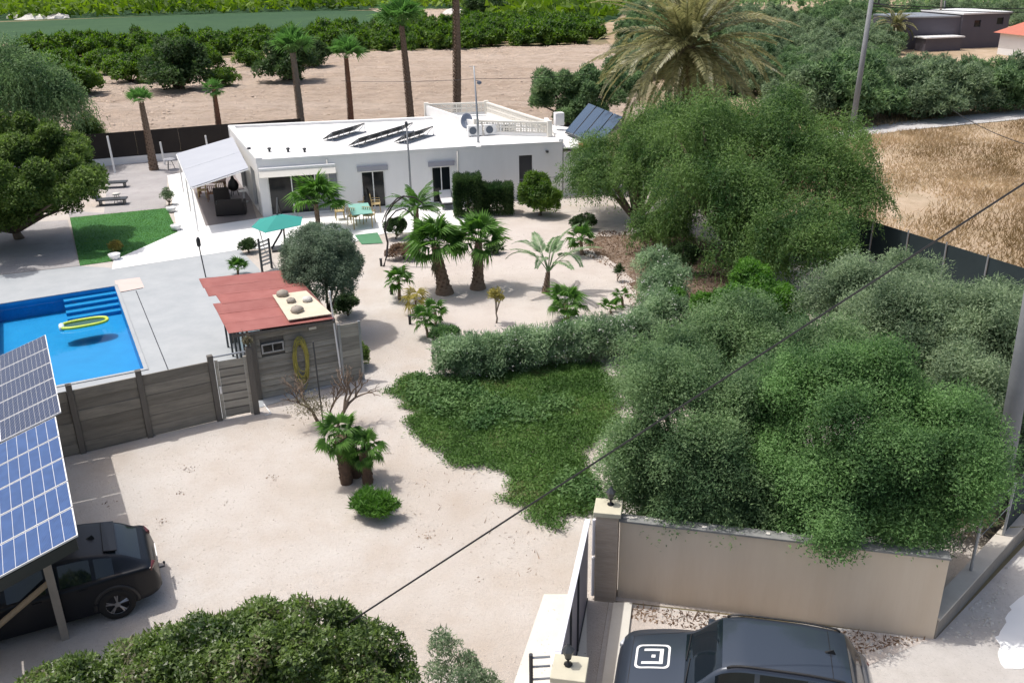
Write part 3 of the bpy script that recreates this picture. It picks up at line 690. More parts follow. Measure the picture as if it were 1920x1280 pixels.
# downpipe, conduit and a hairline cable on the front
for s_, z0_, z1_ in ((3.35, .03, 2.7), (9.9, .03, 2.7)):
    q = p0 + d * s_ - n * .05; b = B(); b.tube([(q.x, q.y, z0_), (q.x, q.y, z1_)], .035, 7); b.build('downpipe', 'block', house, True)
q = p2 + d2v * 2.2 - n2 * .02; q_ = p2 + d2v * 4.4 - n2 * .02; b = B(); b.tube([(q.x, q.y, 1.05), ((q.x + q_.x) / 2, (q.y + q_.y) / 2 , 1.0), (q_.x, q_.y, 1.1)], .012, 5); b.build('wall_cable', 'grey_metal', house)
# roof vents
for px in (467, 505, 540, 571):
    v_ = at(px, 281 + (px - 467) * .01, hz + .2); b = B(); b.lathe((v_.x, v_.y, hz + .11), [(.06, 0), (.06, .12), (.10, .13), (.10, .2), (.02, .23)], 10); b.build('roof_vent', 'darkmetal', house, True)
# roof terrace: raised block with pierced screen walls
RB = [Vector(at(792, 210, 2.9).xy), Vector(at(885, 262, 2.9).xy)]
t0 = at(800, 212, 3.1); t1 = at(912, 208, 3.1); t2 = at(1030, 248, 3.1); t3 = at(893, 244, 3.1)
terr = thing('roof_terrace', 'white raised roof terrace walled with pierced breeze blocks on top of the bungalow', 'roof terrace', (t3.x, t3.y, hz + .11))
b = B(); b.prism([t0.xy, t1.xy, t2.xy, t3.xy], hz + .113, hz + .18); b.build('terrace_floor', 'roof', terr)
blk = None
def screen(p, q, z0, rows=2, bw=.30, bh=.26):
    global blk
    p = Vector(p[:2]); q = Vector(q[:2]); L = (q - p).length; nb = int(L / bw); bw_ = L / nb; d_ = (q - p).normalized(); ang = math.atan2(d_.y, d_.x)
    if blk is None:
        b = B(); e = .045; w2 = bw / 2 - .004
        b.box((0, 0, bh / 2 - e / 2 - .002), (w2 * 2, .1, e)); b.box((0, 0, -bh / 2 + e / 2 + .002), (w2 * 2, .1, e))
        b.box((-w2 + e / 2, 0, 0), (e, .1, bh - 2 * e - .006)); b.box((w2 - e / 2, 0, 0), (e, .1, bh - 2 * e - .006))
        b.box((0, 0, 0), (.04, .08, bh - 2 * e - .01)); b.box((0, 0, 0), (bw - 2 * e - .02, .078, .035))
        tmp = b.build('screen_block', 'block', None, local=True); blk = tmp.data; bpy.data.objects.remove(tmp)
    for r_ in range(rows):
        for k in range(nb):
            c = p + d_ * (k + .5) * bw_; o = bpy.data.objects.new('screen_block', blk); link(o, terr)
            o.location = (c.x - terr.location.x, c.y - terr.location.y, z0 + bh * (r_ + .5) - terr.location.z); o.rotation_euler = (0, 0, ang); o.scale = (bw_ / bw, 1, 1)
    b = B(); b.seg(p, q, .16, z0 + bh * rows + .002, z0 + bh * rows + .07, .06); b.build('wall_cap', 'block', terr)
zb = hz + .18
for p, q, zz in ((t0, t1, zb + .05), (t1, t2, zb + .02), (t3, t2, zb + .0)):
    b = B(); b.seg(p, q, .14, hz + .115, zb + .12); b.build('screen_plinth', 'roof', terr)
    screen(p, q, zb + .122)
b = B(); b.seg(t0, t3, .16, hz + .115, zb + .62); b.build('solid_screen_wall', 'roof', terr)
for p in (t0, t1, t2, t3):
    b = B(); b.box((p.x, p.y, (hz + .12 + zb + .78) / 2), (.26, .26, zb + .78 - hz - .12), .25); b.build('corner_pier', 'block', terr)
# satellite dish
sdp = at(876, 246, hz + .15); dish = thing('satellite_dish', 'grey blue satellite dish on the white roof beside the mast', 'satellite dish', (sdp.x, sdp.y, hz + .11))
b = B(); b.tube([sdp, sdp + Vector((0, 0, .35))], .03, 6); b.build('bracket', 'grey_metal', dish)
b = B(); vs = []; dn = Vector((-.15, -1, .35)).normalized(); da = dn.cross(Vector((0, 0, 1))).normalized(); db = da.cross(dn); cc = sdp + Vector((0, 0, .55))
for r_ in range(5):
    for k in range(20):
        t_ = 2 * math.pi * k / 20; rr = r_ / 4; vs.append(cc + (da * math.cos(t_) * .32 + db * math.sin(t_) * .42) * rr + dn * (rr * rr * .1))
fs = [(r_ * 20 + k, r_ * 20 + (k + 1) % 20, (r_ + 1) * 20 + (k + 1) % 20, (r_ + 1) * 20 + k) for r_ in range(4) for k in range(20)]
b.add(vs, fs); o = b.build('reflector', 'dish', dish, True); sm = o.modifiers.new('s', 'SOLIDIFY'); sm.thickness = .015
b = B(); b.tube([cc - db * .4, cc + dn * .35 - db * .1], .012, 5); b.tube([cc + dn * .33 - db * .1, cc + dn * .42 - db * .09], .035, 8); b.build('receiver_arm', 'grey_metal', dish)
# air conditioners
for i, (px, py) in enumerate(((890, 254), (921, 252), (950, 251))):
    v_ = at(px, py, hz + .15); lb = ('white air conditioner half hidden by the roof mast', 'middle of the three white roof air conditioners', 'white roof air conditioner furthest right')[i]
    ac = thing('air_conditioner', lb, 'air conditioner', (v_.x, v_.y, hz + .11), 'air conditioners on the roof')
    an = .25; b = B(); b.box((v_.x, v_.y, hz + .42), (.78, .3, .55), an); b.build('casing', 'whitemetal', ac, bevel=.02)
    b = B(); q = v_ + Vector((math.sin(an) * .155, -math.cos(an) * .155, 0)) + Vector((-.12, -.03, 0)); ax = Vector((math.sin(an), -math.cos(an), 0))
    b.tube([Vector((q.x, q.y, hz + .43)), Vector((q.x, q.y, hz + .43)) + ax * .02], .2, 16); b.build('fan_grille', 'fan', ac)
    b = B(); b.box((v_.x - .25, v_.y - .06, hz + .128), (.06, .3, .035), an); b.box((v_.x + .25, v_.y + .06, hz + .128), (.06, .3, .035), an); b.build('foot', 'darkmetal', ac)
# roof-mounted tilted solar panels
def tilt_rack(p, q, label):
    """panels seen from behind: low pale frames with struts"""
    p = Vector(p); q = Vector(q); d_ = (q - p); L = d_.length; d_.normalize(); n_ = Vector((-d_.y, d_.x, 0))
    r_ = thing('roof_solar_rack', label, 'solar panels', (p.x, p.y, hz + .11), 'tilted solar racks on the roof')
    k = max(1, round(L / 1.0)); zb_ = hz + .16
    for i in range(k):
        a = p + d_ * (L * i / k + .02); c = p + d_ * (L * (i + 1) / k - .02)
        lo0 = Vector((a.x, a.y, zb_)) + n_ * .45; lo1 = Vector((c.x, c.y, zb_)) + n_ * .45
        hi0 = Vector((a.x, a.y, zb_ + .42)) - n_ * .25; hi1 = Vector((c.x, c.y, zb_ + .42)) - n_ * .25
        up = Vector((0, 0, .04)); b = B(); b.hexa([hi0, hi1, lo1, lo0], [hi0 + up, hi1 + up, lo1 + up, lo0 + up]); b.build('panel', 'darkmetal', r_)
    for i in range(k + 1):
        a = p + d_ * (L * i / k); b = B()
        b.tube([Vector((a.x, a.y, hz + .112)) - n_ * .22, Vector((a.x, a.y, zb_ + .40)) - n_ * .22, Vector((a.x, a.y, hz + .13)) + n_ * .2], .022, 5); b.build('strut', 'grey_metal', r_)
    b = B(); b.tube([Vector((p.x, p.y, hz + .14)) - n_ * .28, Vector((q.x, q.y, hz + .14)) - n_ * .28], .025, 5); b.build('rail', 'grey_metal', r_)
def tr(x0, y0, x1, y1, label): tilt_rack(at(x0, y0, hz + .2), at(x1, y1, hz + .2), label)
tr(617, 262, 678, 244, 'short tilted solar rack furthest left on the white roof')
tr(666, 274, 768, 243, 'longest of the three tilted solar racks on the white roof')
tr(752, 267, 806, 250, 'short tilted solar rack behind the slim grey garden lamp post')

# side awning on the covered terrace
ain_f = at(436, 258, 2.72); ain_n = at(466, 316, 2.72); aof = at(331, 289, 2.15); aon = at(357, 353, 2.15)
aw = thing('terrace_awning', 'pale sloping two-panel awning along the left side of the bungalow', 'awning', (aon.x, aon.y, 0))
mi = ain_f.lerp(ain_n, .52); mo = aof.lerp(aon, .52)
for (q0, q1, q2, q3) in ((ain_f, mi, mo, aof), (mi, ain_n, aon, mo)):
    dl = (q1 - q0).normalized() * .02; up = Vector((0, 0, .03)); lo = [q0 + dl, q1 - dl, q2 - dl, q3 + dl]
    b = B(); b.hexa(lo, [p + up for p in lo]); b.build('awning_panel', 'awning', aw)
b = B(); b.tube([mi - Vector((0, 0, .02)), mo - Vector((0, 0, .02))], .03, 6); b.tube([aof - Vector((0, 0, .04)), aon - Vector((0, 0, .04))], .04, 6); b.tube([ain_n - Vector((0, 0, .04)), aon - Vector((0, 0, .04))], .03, 6); b.build('awning_rail', 'whitemetal', aw)
for q in (aof, mo, aon.lerp(aof, .02)):
    b = B(); b.tube([Vector((q.x + .06, q.y, .034)), Vector((q.x + .06, q.y, 2.08))], .035, 6); b.build('post', 'whitemetal', aw)

# extension at right end with red tile strip and thermal collectors
an_ = thing('side_annexe', 'low white annexe with a red tiled strip at the right end of the bungalow', 'outbuilding', (C_.x + .4, C_.y + .3, 0))
ax_ = [C_ + Vector((.05, .05)), C_ + Vector((2.5, .9)), Db + Vector((2.9, -1.5)), Db + Vector((.1, 0))]
b = B(); b.prism(ax_, 0, 2.35); b.build('wall', 'white', an_)
b = B(); up = .06; b.hexa([Vector((ax_[0].x, ax_[0].y - .2, 2.55)), Vector((ax_[1].x, ax_[1].y - .2, 2.36)), Vector((ax_[2].x, ax_[2].y, 2.36)), Vector((ax_[3].x, ax_[3].y, 2.55))], [Vector((ax_[0].x, ax_[0].y - .2, 2.62)), Vector((ax_[1].x, ax_[1].y - .2, 2.43)), Vector((ax_[2].x, ax_[2].y, 2.43)), Vector((ax_[3].x, ax_[3].y, 2.62))]); b.build('roof', 'roof', an_)
b = B(); q0, q1 = ax_[0].lerp(ax_[1], .35), ax_[1]; b.hexa([Vector((q0.x, q0.y - .24, 2.57)), Vector((q1.x, q1.y - .24, 2.44)), Vector((q1.x, q1.y + .75, 2.44)), Vector((q0.x, q0.y + .75, 2.57))], [Vector((q0.x, q0.y - .24, 2.62)), Vector((q1.x, q1.y - .24, 2.49)), Vector((q1.x, q1.y + .75, 2.49)), Vector((q0.x, q0.y + .75, 2.62))]); b.build('red_tile_strip', 'redtile', an_)
sc0 = at(1060, 247, 2.75); sc1 = at(1124, 274, 2.75); sc3 = at(1103, 196, 3.9); sc2 = at(1168, 222, 3.9)
st = thing('solar_thermal_bank', 'bank of four tilted blue grey solar collectors over the red tiled annexe', 'solar panels', (sc0.x, sc0.y, 2.4))
for k in range(4):
    a, c = k / 4 + .012, (k + 1) / 4 - .012; up = Vector((0, 0, .07))
    lo = [sc0.lerp(sc1, a), sc0.lerp(sc1, c), sc3.lerp(sc2, c), sc3.lerp(sc2, a)]
    b = B(); b.hexa(lo, [p + up for p in lo]); pn_ = b.build('collector', 'thermal', st)
b = B(); b.tube([sc0 - Vector((0, 0, .05)), sc1 - Vector((0, 0, .05))], .04, 6); b.tube([sc3 - Vector((0, 0, .05)), sc2 - Vector((0, 0, .05))], .04, 6)
for p, q in ((sc3, .2), (sc2, .2)): b.tube([p - Vector((0, 0, .05)), Vector((p.x, p.y, 2.3))], .04, 6)
b.build('frame', 'darkmetal', st)
b = B(); q = at(1050, 240, 2.9); b.box((q.x, q.y + 1.2, 3.2), (.5, .5, .7), .2); o = b.build('chimney', 'white', an_)

# ---------------------------------------------------------------- mast, lamp posts
mb = at(897, 262, hz + .2)
mast = thing('roof_mast', 'tall grey steel mast rising from the edge of the white roof', 'mast', (mb.x, mb.y, 0))
mt = Vector((mb.x - .12, mb.y, zat(891, 124, mb.y)))
b = B(); b.tube([Vector((mb.x, mb.y - .35, 2.2)), Vector((mb.x, mb.y - .3, 3.9)), mt], [.075, .055, .035], 8); b.build('pole', 'grey_metal', mast, True)
b = B(); q = mt + Vector((.25, 0, -.75)); b.tube([mt + Vector((0, 0, -.7)), q], .02, 5); b.lathe((q.x, q.y, q.z - .1), [(.03, -.08), (.12, -.02), (.13, .05), (.05, .12)], 12); b.build('lamp', 'dish', mast, True)
b = B(); b.tube([mt + Vector((-.25, 0, -.02)), mt + Vector((.1, 0, -.02))], .012, 5); b.build('cross_arm', 'grey_metal', mast)
lp = at(773, 395)
gp = thing('garden_lamp_post', 'slim grey lamp post in front of the bungalow wall', 'lamp post', lp)
b = B(); zt_ = zat(766, 236, lp.y); b.tube([lp, Vector((lp.x - .03, lp.y, zt_))], [.055, .045], 8); b.build('pole', 'concrete_pole', gp, True)
b = B(); b.tube([Vector((lp.x - .03, lp.y, zt_)), Vector((lp.x - .05, lp.y, zt_ + .2))], [.09, .07], 8); b.build('lamp_head', 'darkmetal', gp, True)
tp_ = at(386, 520, .02)
to = thing('garden_torch', 'slim dark torch lamp standing on the deck beside the red shed roof', 'lamp post', tp_)
zt_ = zat(374, 462, tp_.y); b = B(); b.tube([tp_, Vector((tp_.x - .08, tp_.y, zt_))], .025, 6); b.build('pole', 'darkmetal', to)
b = B(); b.lathe((tp_.x - .08, tp_.y, zt_), [(.04, -.02), (.085, .05), (.085, .28), (.05, .36), (.01, .4)], 10); b.build('lamp_head', 'black', to, True)
for i, (px, py) in enumerate(((715, 499), (734, 552), (769, 608), (813, 677))):
    q = at(px, py); lb = ('black path bollard furthest back, opposite the round clipped tree', 'second black path bollard from the house, beside the small lone fan palm', 'black path bollard beside the twin-headed young palm', 'black path bollard nearest, at the left end of the flowering hedge')[i]
    o = thing('path_bollard', lb, 'bollard', q, 'black bollards along the garden path')
    b = B(); b.box((q.x, q.y, .15), (.09, .09, .30)); b.build('body', 'black', o, bevel=.01)
    b = B(); b.box((q.x, q.y, .32), (.12, .12, .03)); b.build('cap', 'darkmetal', o)
# railing in front of the house
rl = thing('handrail', 'dark grey metal handrail by the house beside the dark clipped hedge', 'handrail', at(900, 372))
a = at(897, 372); c = at(927, 372); b = B()
b.tube([a, Vector((a.x, a.y, 1.75))], .07, 6); b.build('post', 'darkmetal', rl)
b = B(); b.tube([c, Vector((c.x, c.y, 1.25))], .06, 6); b.build('post', 'darkmetal', rl)
b = B(); b.tube([Vector((a.x, a.y, 1.65)), Vector((c.x, c.y, 1.15))], .035, 6); b.build('rail', 'grey_metal', rl)

# ---------------------------------------------------------------- terrace furniture
def plastic_chair(name, label, loc, rz, mat, group=None):
    """frame legs, seat, slatted back, arms: built round the origin facing -y"""
    r_ = thing(name, label, 'chair', loc, group, rz)
    b = B(); b.box((0, 0, .43), (.48, .46, .04)); b.build('seat', mat, r_, local=True, bevel=.01)
    for sx in (-1, 1):
        for sy in (-1, 1):
            b = B(); b.tube([(sx * .23, sy * .21, 0), (sx * .21, sy * .19, .42)], .022, 5); b.build('leg', mat, r_, local=True)
        b = B(); b.tube([(sx * .24, -.2, .41), (sx * .25, -.2, .64), (sx * .25, .2, .66)], .02, 5); b.build('armrest', mat, r_, local=True)
    b = B(); b.tube([(-.22, .2, .43), (-.21, .27, .88), (.21, .27, .88), (.22, .2, .43)], .02, 5)
    for k in range(4): x = -.14 + k * .093; b.box((x, .235, .66), (.04, .015, .42), rx=-.15)
    b.build('backrest', mat, r_, local=True)
    return r_
tb = at(680, 412); tb.z = .03
table = thing('patio_table', 'patio table with a sea green top among cane chairs in front of the house', 'table', tb)
tc_ = [at(652, 383, .78), at(690, 380, .78), at(699, 399, .78), at(660, 403, .78)]
b = B(); b.prism([p.xy for p in tc_], .74, .78); b.build('table_top', 'greencloth', table, bevel=.01)
for p in tc_:
    b = B(); cx = sum((q for q in tc_), Vector((0, 0, 0))) / 4; q = p.lerp(cx, .12); b.tube([Vector((q.x, q.y, .03)), Vector((q.x, q.y, .74))], .03, 5); b.build('leg', 'cane', table)
for i, (px, py, rz, lb) in enumerate(((638, 412, -1.3, 'cane armchair at the left end of the green patio table'), (664, 422, 2.9, 'cane armchair in front of the green patio table, the left of two'), (693, 420, 2.95, 'cane armchair in front of the green patio table, the right of two'), (706, 398, 1.7, 'cane armchair at the right end of the green patio table'), (676, 393, -.1, 'cane armchair behind the green patio table against the wall'))):
    q = at(px, py); q.z = .032; plastic_chair('patio_chair', lb, q, rz, 'cane', 'cane chairs round the patio table')
# terrace sofa
sp_ = at(434, 406); sp_.z = .036
sofa = thing('wicker_sofa', 'black wicker sofa with its back to the pool under the terrace awning', 'sofa', sp_, rz=R(12))
b = B(); b.box((0, .45, .22), (1.2, .8, .44)); b.build('base', 'wicker', sofa, local=True, bevel=.03)
b = B(); b.box((0, .07, .42), (1.2, .14, .80), rx=.05); b.build('backrest', 'wicker', sofa, local=True, bevel=.03)
for sx in (-1, 1):
    b = B(); b.box((sx * .66, .45, .32), (.14, .86, .62)); b.build('armrest', 'wicker', sofa, local=True, bevel=.03)
b = B(); b.box((0, .5, .50), (1.14, .68, .12)); b.build('cushion', 'shutter', sofa, local=True, bevel=.04)
sp2 = at(418, 387); sp2.z = .036
sofa2 = thing('wicker_armchair', 'black wicker armchair behind the black wicker sofa on the terrace', 'armchair', sp2, rz=R(14))
b = B(); b.box((0, .4, .24), (.8, .7, .48)); b.build('base', 'wicker', sofa2, local=True, bevel=.03)
b = B(); b.box((0, .06, .48), (.8, .12, .94)); b.build('backrest', 'wicker', sofa2, local=True, bevel=.03)
wt = at(400, 366); wt.z = .036
wtab = thing('wooden_table', 'brown wooden dining table deep under the terrace awning', 'table', wt, rz=R(12))
b = B(); b.box((0, 0, .74), (1.5, .9, .06)); b.build('table_top', 'wood', wtab, local=True)
for sx in (-1, 1):
    for sy in (-1, 1): b = B(); b.box((sx * .68, sy * .38, .355), (.08, .08, .71)); b.build('leg', 'wood', wtab, local=True)
for i, (px, py, rz, mt_, lb) in enumerate(((380, 372, -1.2, 'cane', 'pale cane chair at the left of the wooden terrace table'), (400, 378, 3.3, 'wood', 'brown wooden chair in front of the wooden terrace table'), (416, 371, 3.3, 'cane', 'pale cane chair at the right of the wooden terrace table'))):
    q = at(px, py); q.z = .036; plastic_chair('terrace_chair', lb, q, rz, mt_, 'chairs at the wooden terrace table')
cq = at(440, 368); cq.z = .036
ch = thing('chimenea', 'black pot-bellied garden stove with a narrow chimney at the back of the terrace', 'garden stove', cq)
b = B(); b.lathe((cq.x, cq.y, .3), [(.12, 0), (.26, .12), (.30, .3), (.24, .5), (.10, .66), (.07, .8), (.075, 1.1), (.10, 1.12), (.10, 1.2)], 14); b.build('body', 'black', ch, True)
for k in range(3):
    t_ = k * 2.1; b = B(); b.tube([(cq.x + .15 * math.cos(t_), cq.y + .15 * math.sin(t_), .42), (cq.x + .25 * math.cos(t_), cq.y + .25 * math.sin(t_), .036)], .02, 5); b.build('leg', 'black', ch)
sq = at(459, 380); sq.z = .036
so_ = thing('side_table', 'small round white pedestal table beside the black wicker sofa', 'side table', sq)
b = B(); b.lathe((sq.x, sq.y, .036), [(.2, 0), (.2, .03), (.05, .05), (.05, .58)], 14); b.build('pedestal', 'whitemetal', so_, True)
b = B(); b.lathe((sq.x, sq.y, .618), [(.25, 0), (.25, .03)], 16); b.build('table_top', 'whitemetal', so_)
# sun lounger by the right doors
q = at(838, 388); q.z = .032
lo_ = thing('sun_lounger', 'dark sun lounger with white cushions outside the right pair of glass doors', 'sun lounger', q, rz=R(100))
b = B(); b.box((0, 0, .3), (1.6, .65, .05)); b.build('frame', 'black', lo_, local=True)
for sx in (-1, 1):
    for sy in (-1, 1): b = B(); b.box((sx * .7, sy * .28, .135), (.05, .05, .27)); b.build('leg', 'black', lo_, local=True)
b = B(); b.box((-.2, 0, .37), (1.1, .6, .09)); b.build('mattress', 'white', lo_, local=True, bevel=.03)
b = B(); b.box((.58, 0, .52), (.62, .6, .09), ry=-.6); b.build('backrest', 'white', lo_, local=True, bevel=.03)
# left gravel: two loungers in the tree's shade and a stool
for i, (px, py, lb) in enumerate(((214, 352, 'dark sun lounger on the pale gravel beside the broad tree, the further of two'), (212, 384, 'dark sun lounger on the pale gravel beside the broad tree, the nearer of two'))):
    q = at(px, py); q.z = .014; l2 = thing('sun_lounger', lb, 'sun lounger', q, 'dark sun loungers on the side gravel', R(10))
    b = B(); b.box((0, 0, .3), (1.5, .6, .06)); b.build('bed', 'darkmetal', l2, local=True)
    b = B(); b.box((-.85, 0, .5), (.6, .6, .05), ry=.8); b.build('backrest', 'darkmetal', l2, local=True)
    for sx in (-1, 1): b = B(); b.box((sx * .6, 0, .14), (.05, .55, .26)); b.build('leg', 'darkmetal', l2, local=True)
q = at(221, 380); st_ = thing('stool', 'small round pale stool between the dark loungers and the lawn', 'stool', q)
b = B(); b.lathe((q.x, q.y, .44), [(.2, 0), (.22, .04), (.2, .08)], 14); b.build('seat', 'whitestone', st_, True)
for k in range(3):
    t_ = k * 2.1; b = B(); b.tube([(q.x + .1 * math.cos(t_), q.y + .1 * math.sin(t_), .44), (q.x + .2 * math.cos(t_), q.y + .2 * math.sin(t_), .014)], .02, 5); b.build('leg', 'grey_metal', st_)
q = at(320, 318); st2 = thing('garden_side_table', 'small pale metal table by the white garden wall beside the tall thin palm', 'table', q)
b = B(); b.lathe((q.x, q.y, .62), [(.35, 0), (.35, .03)], 14); b.build('table_top', 'whitemetal', st2)
for k in range(3):
    t_ = k * 2.1 + .4; b = B(); b.tube([(q.x + .1 * math.cos(t_), q.y + .1 * math.sin(t_), .62), (q.x + .28 * math.cos(t_), q.y + .28 * math.sin(t_), .014)], .02, 5); b.build('leg', 'darkmetal', st2)
# green cantilever umbrella
uc = at(521, 413, 2.2); ub = at(512, 472)
um = thing('cantilever_parasol', 'teal square cantilever parasol with a black arm beside the clipped round tree', 'parasol', ub)
b = B(); vs = [uc + Vector((0, 0, .22))]; hw = 1.0
cr = [Vector((-hw, -.35, -.16)), Vector((-.30, -hw, -.22)), Vector((hw, -.42, -.10)), Vector((hw * .9, .45, .0)), Vector((.0, hw * .8, .04)), Vector((-hw * .85, .45, -.05))]
b.add(vs + [uc + c for c in cr], [(0, i + 1, (i + 1) % 6 + 1) for i in range(6)]); o = b.build('canopy', 'teal', um); sm = o.modifiers.new('s', 'SOLIDIFY'); sm.thickness = .015
b = B()
for c in cr: b.tube([uc + Vector((0, 0, .19)), uc + c + Vector((0, 0, -.02))], .012, 4)
b.build('ribs', 'darkmetal', um)
pb = at(535, 468); b = B(); b.tube([pb, pb + Vector((.05, 0, 1.3)), pb + Vector((-.1, 0, 2.35))], .04, 7); b.build('pole', 'black', um)
b = B(); b.tube([pb + Vector((-.55, -.2, .12)), pb + Vector((-.1, 0, .8)), pb + Vector((.05, 0, 1.2))], .045, 6); b.tube([pb + Vector((-.1, 0, 2.33)), uc + Vector((0, 0, .25))], .035, 6); b.build('arm', 'black', um)
b = B(); b.box((pb.x - .2, pb.y, .07), (.8, .7, .08), .3); b.build('base', 'darkmetal', um)
b = B(); q = at(497, 470); b.tube([q, Vector((uc.x - .62, uc.y - .6, 1.98))], .025, 5); b.build('prop', 'grey_metal', um)

# little slatted gate by the deck
g0 = at(492, 510); g1 = at(510, 503)
sg = thing('slatted_screen', 'narrow slatted garden screen between dark posts behind the red-roofed shed', 'screen', g0)
for q, hh in ((g0, 1.42), (g1, 1.30)): b = B(); b.tube([q, Vector((q.x, q.y, hh))], .05, 6); b.build('post', 'darkmetal', sg)
for k in range(7):
    z_ = .25 + k * .16; b = B(); p = g0.lerp(g1, .1); q = g0.lerp(g1, .9); b.seg(p, q, .03, z_, z_ + .07); b.build('slat', 'grey_metal', sg)

# ================================================================ SHED
sh_bl = at(515, 745).xy
E1 = Vector((.905, .425)); E2 = Vector((-.44, .898))
shO = Vector((-7.42, 24.25)) 
shed = thing('pool_shed', 'small plank-walled shed with a red corrugated roof between pool and path', 'shed', (shO.x, shO.y, 0))
SW, SD = 2.42, 4.7
rgs = random.Random(4)
# front wall of boards round a small window
wz0, wz1 = 1.42, 1.72
wx0 = on_wall(shO, shO + E1, 488, 640)[0]; wx1 = on_wall(shO, shO + E1, 531, 640)[0]
nb = 11; hb = 2.05 / nb
for k in range(nb):
    z0, z1 = .03 + k * hb, .03 + (k + 1) * hb - .022
    for (a, c) in ([(0, SW)] if not (z1 > wz0 and z0 < wz1) else [(0, wx0 - .02), (wx1 + .02, SW)]):
        b = B(); off = rgs.uniform(-.006, .01); q0 = shO + E1 * a - E2 * (.02 + off); q1 = shO + E1 * c - E2 * (.02 + off)
        q0 = q0 - E2 * .018; q1 = q1 - E2 * .018
        b.hexa([(q0.x, q0.y, z0), (q1.x, q1.y, z0), (q1.x + E2.x * .03, q1.y + E2.y * .03, z0), (q0.x + E2.x * .03, q0.y + E2.y * .03, z0)],
               [(q0.x + E2.x * .04, q0.y + E2.y * .04, z1), (q1.x + E2.x * .04, q1.y + E2.y * .04, z1), (q1.x + E2.x * .05, q1.y + E2.y * .03, z1), (q0.x + E2.x * .05, q0.y + E2.y * .05, z1)])
        b.build('plank', 'plank', shed)
b = B(); q0, q1 = shO + E2 * .025, shO + E1 * SW + E2 * .025; b.prism([q0, q1, q1 + E2 * .05, q0 + E2 * .05], .0, 2.1); b.build('front_wall_core', 'post', shed)
b = B(); fw = .045
def wb(a, c, z0, z1, dep=.0):
    q0 = shO + E1 * a - E2 * (.05 + dep); q1 = shO + E1 * c - E2 * (.05 + dep); b.prism([q0, q1, q1 + E2 * .06, q0 + E2 * .06], z0, z1)
wb(wx0, wx1, wz0, wz0 + fw); wb(wx0, wx1, wz1 - fw, wz1); wb(wx0, wx0 + fw, wz0 + fw, wz1 - fw); wb(wx1 - fw, wx1, wz0 + fw, wz1 - fw); mm = (wx0 + wx1) / 2; wb(mm - .015, mm + .015, wz0 + fw, wz1 - fw)
wn = b.build('window', 'grey_metal', shed)
for a, c in ((wx0 + fw, mm - .015), (mm + .015, wx1 - fw)): b = B(); q0 = shO + E1 * a - E2 * .03; q1 = shO + E1 * c - E2 * .03; b.prism([q0, q1, q1 + E2 * .01, q0 + E2 * .01], wz0 + fw, wz1 - fw); b.build('pane', 'glass', wn)
# right and back walls
for k in range(nb):
    z0 = .03 + k * hb; b = B(); q0 = shO + E1 * SW; b.prism([q0 + E1 * .0 + E2 * .08, q0 + E1 * .03 + E2 * .08, q0 + E1 * .03 + E2 * SD, q0 + E2 * SD], z0, z0 + hb - .012); b.build('plank', 'plank', shed)
b = B(); q0 = shO + E2 * SD; b.prism([q0, q0 + E1 * (SW - .01), q0 + E1 * (SW - .01) + E2 * .04, q0 + E2 * .04], .02, 2.15); b.build('back_wall', 'post', shed)
b = B(); q0 = shO + E1 * .25 + E2 * .09; b.prism([q0, q0 + E1 * .04, q0 + E1 * .04 + E2 * (SD - .12), q0 + E2 * (SD - .12)], .02, 2.12); b.build('pale_blue_wall', 'lightblue', shed)
for k in range(6):
    q = shO - E1 * .12 + E2 * (.1 + k * .86); b = B(); b.box((q.x, q.y, 1.08), (.06, .06, 2.12), .44); b.build('post', 'darkmetal', shed)
b = B(); q = shO - E1 * .02 - E2 * .03; b.box((q.x, q.y, 1.06), (.14, .1, 2.1), .44); b.build('corner_post', 'post', shed)
# corrugated roof sheets overlapping from back to front
r_nl = at(430, 626, 2.25); r_nr = at(628, 598, 2.25); r_fr = at(545, 505, 2.25); r_fl = at(373, 523, 2.25)
nsh = 6
for k in range(nsh):
    t0_, t1_ = k / nsh, (k + 1) / nsh + .02
    l0 = r_fl.lerp(r_nl, t0_); l1 = r_fl.lerp(r_nl, min(t1_, 1)); q0 = r_fr.lerp(r_nr, t0_); q1 = r_fr.lerp(r_nr, min(t1_, 1))
    inset = (.0, .02, .22, .0, .0, .0)[k]; dirw = (q0 - l0).normalized(); l0 = l0 + dirw * inset; l1 = l1 + dirw * (inset + rgs.uniform(-.03, .03))
    zo = .003 * k; NU = 40; vs = []; 
    for j in range(2):
        a, c = (l0, q0) if j == 0 else (l1, q1)
        for i in range(NU + 1):
            p = a.lerp(c, i / NU); vs.append((p.x, p.y, p.z + zo + (.03 if j == 1 else 0) * 0 + .018 * math.cos(i * math.pi)))
    # ridges run across the slope
    b = B(); rows = 12; vs = []
    for j in range(rows + 1):
        a = l0.lerp(l1, j / rows); c = q0.lerp(q1, j / rows)
        for i in range(9):
            p = a.lerp(c, i / 8); vs.append((p.x, p.y, p.z + zo + .007 * math.cos(j * math.pi) + rgs.uniform(-.004, .004)))
    b.add(vs, [(j * 9 + i, (j + 1) * 9 + i, (j + 1) * 9 + i + 1, j * 9 + i + 1) for j in range(rows) for i in range(8)])
    o = b.build('roof_sheet', 'redroof', shed, True); sm = o.modifiers.new('s', 'SOLIDIFY'); sm.thickness = .012
b = B(); q0, q1 = r_nl + Vector((.05, .04, -.10)), r_nr + Vector((-.02, .04, -.10)); b.seg(q0, q1, .05, q0.z - .03, q0.z + .05); b.build('fascia', 'post', shed)
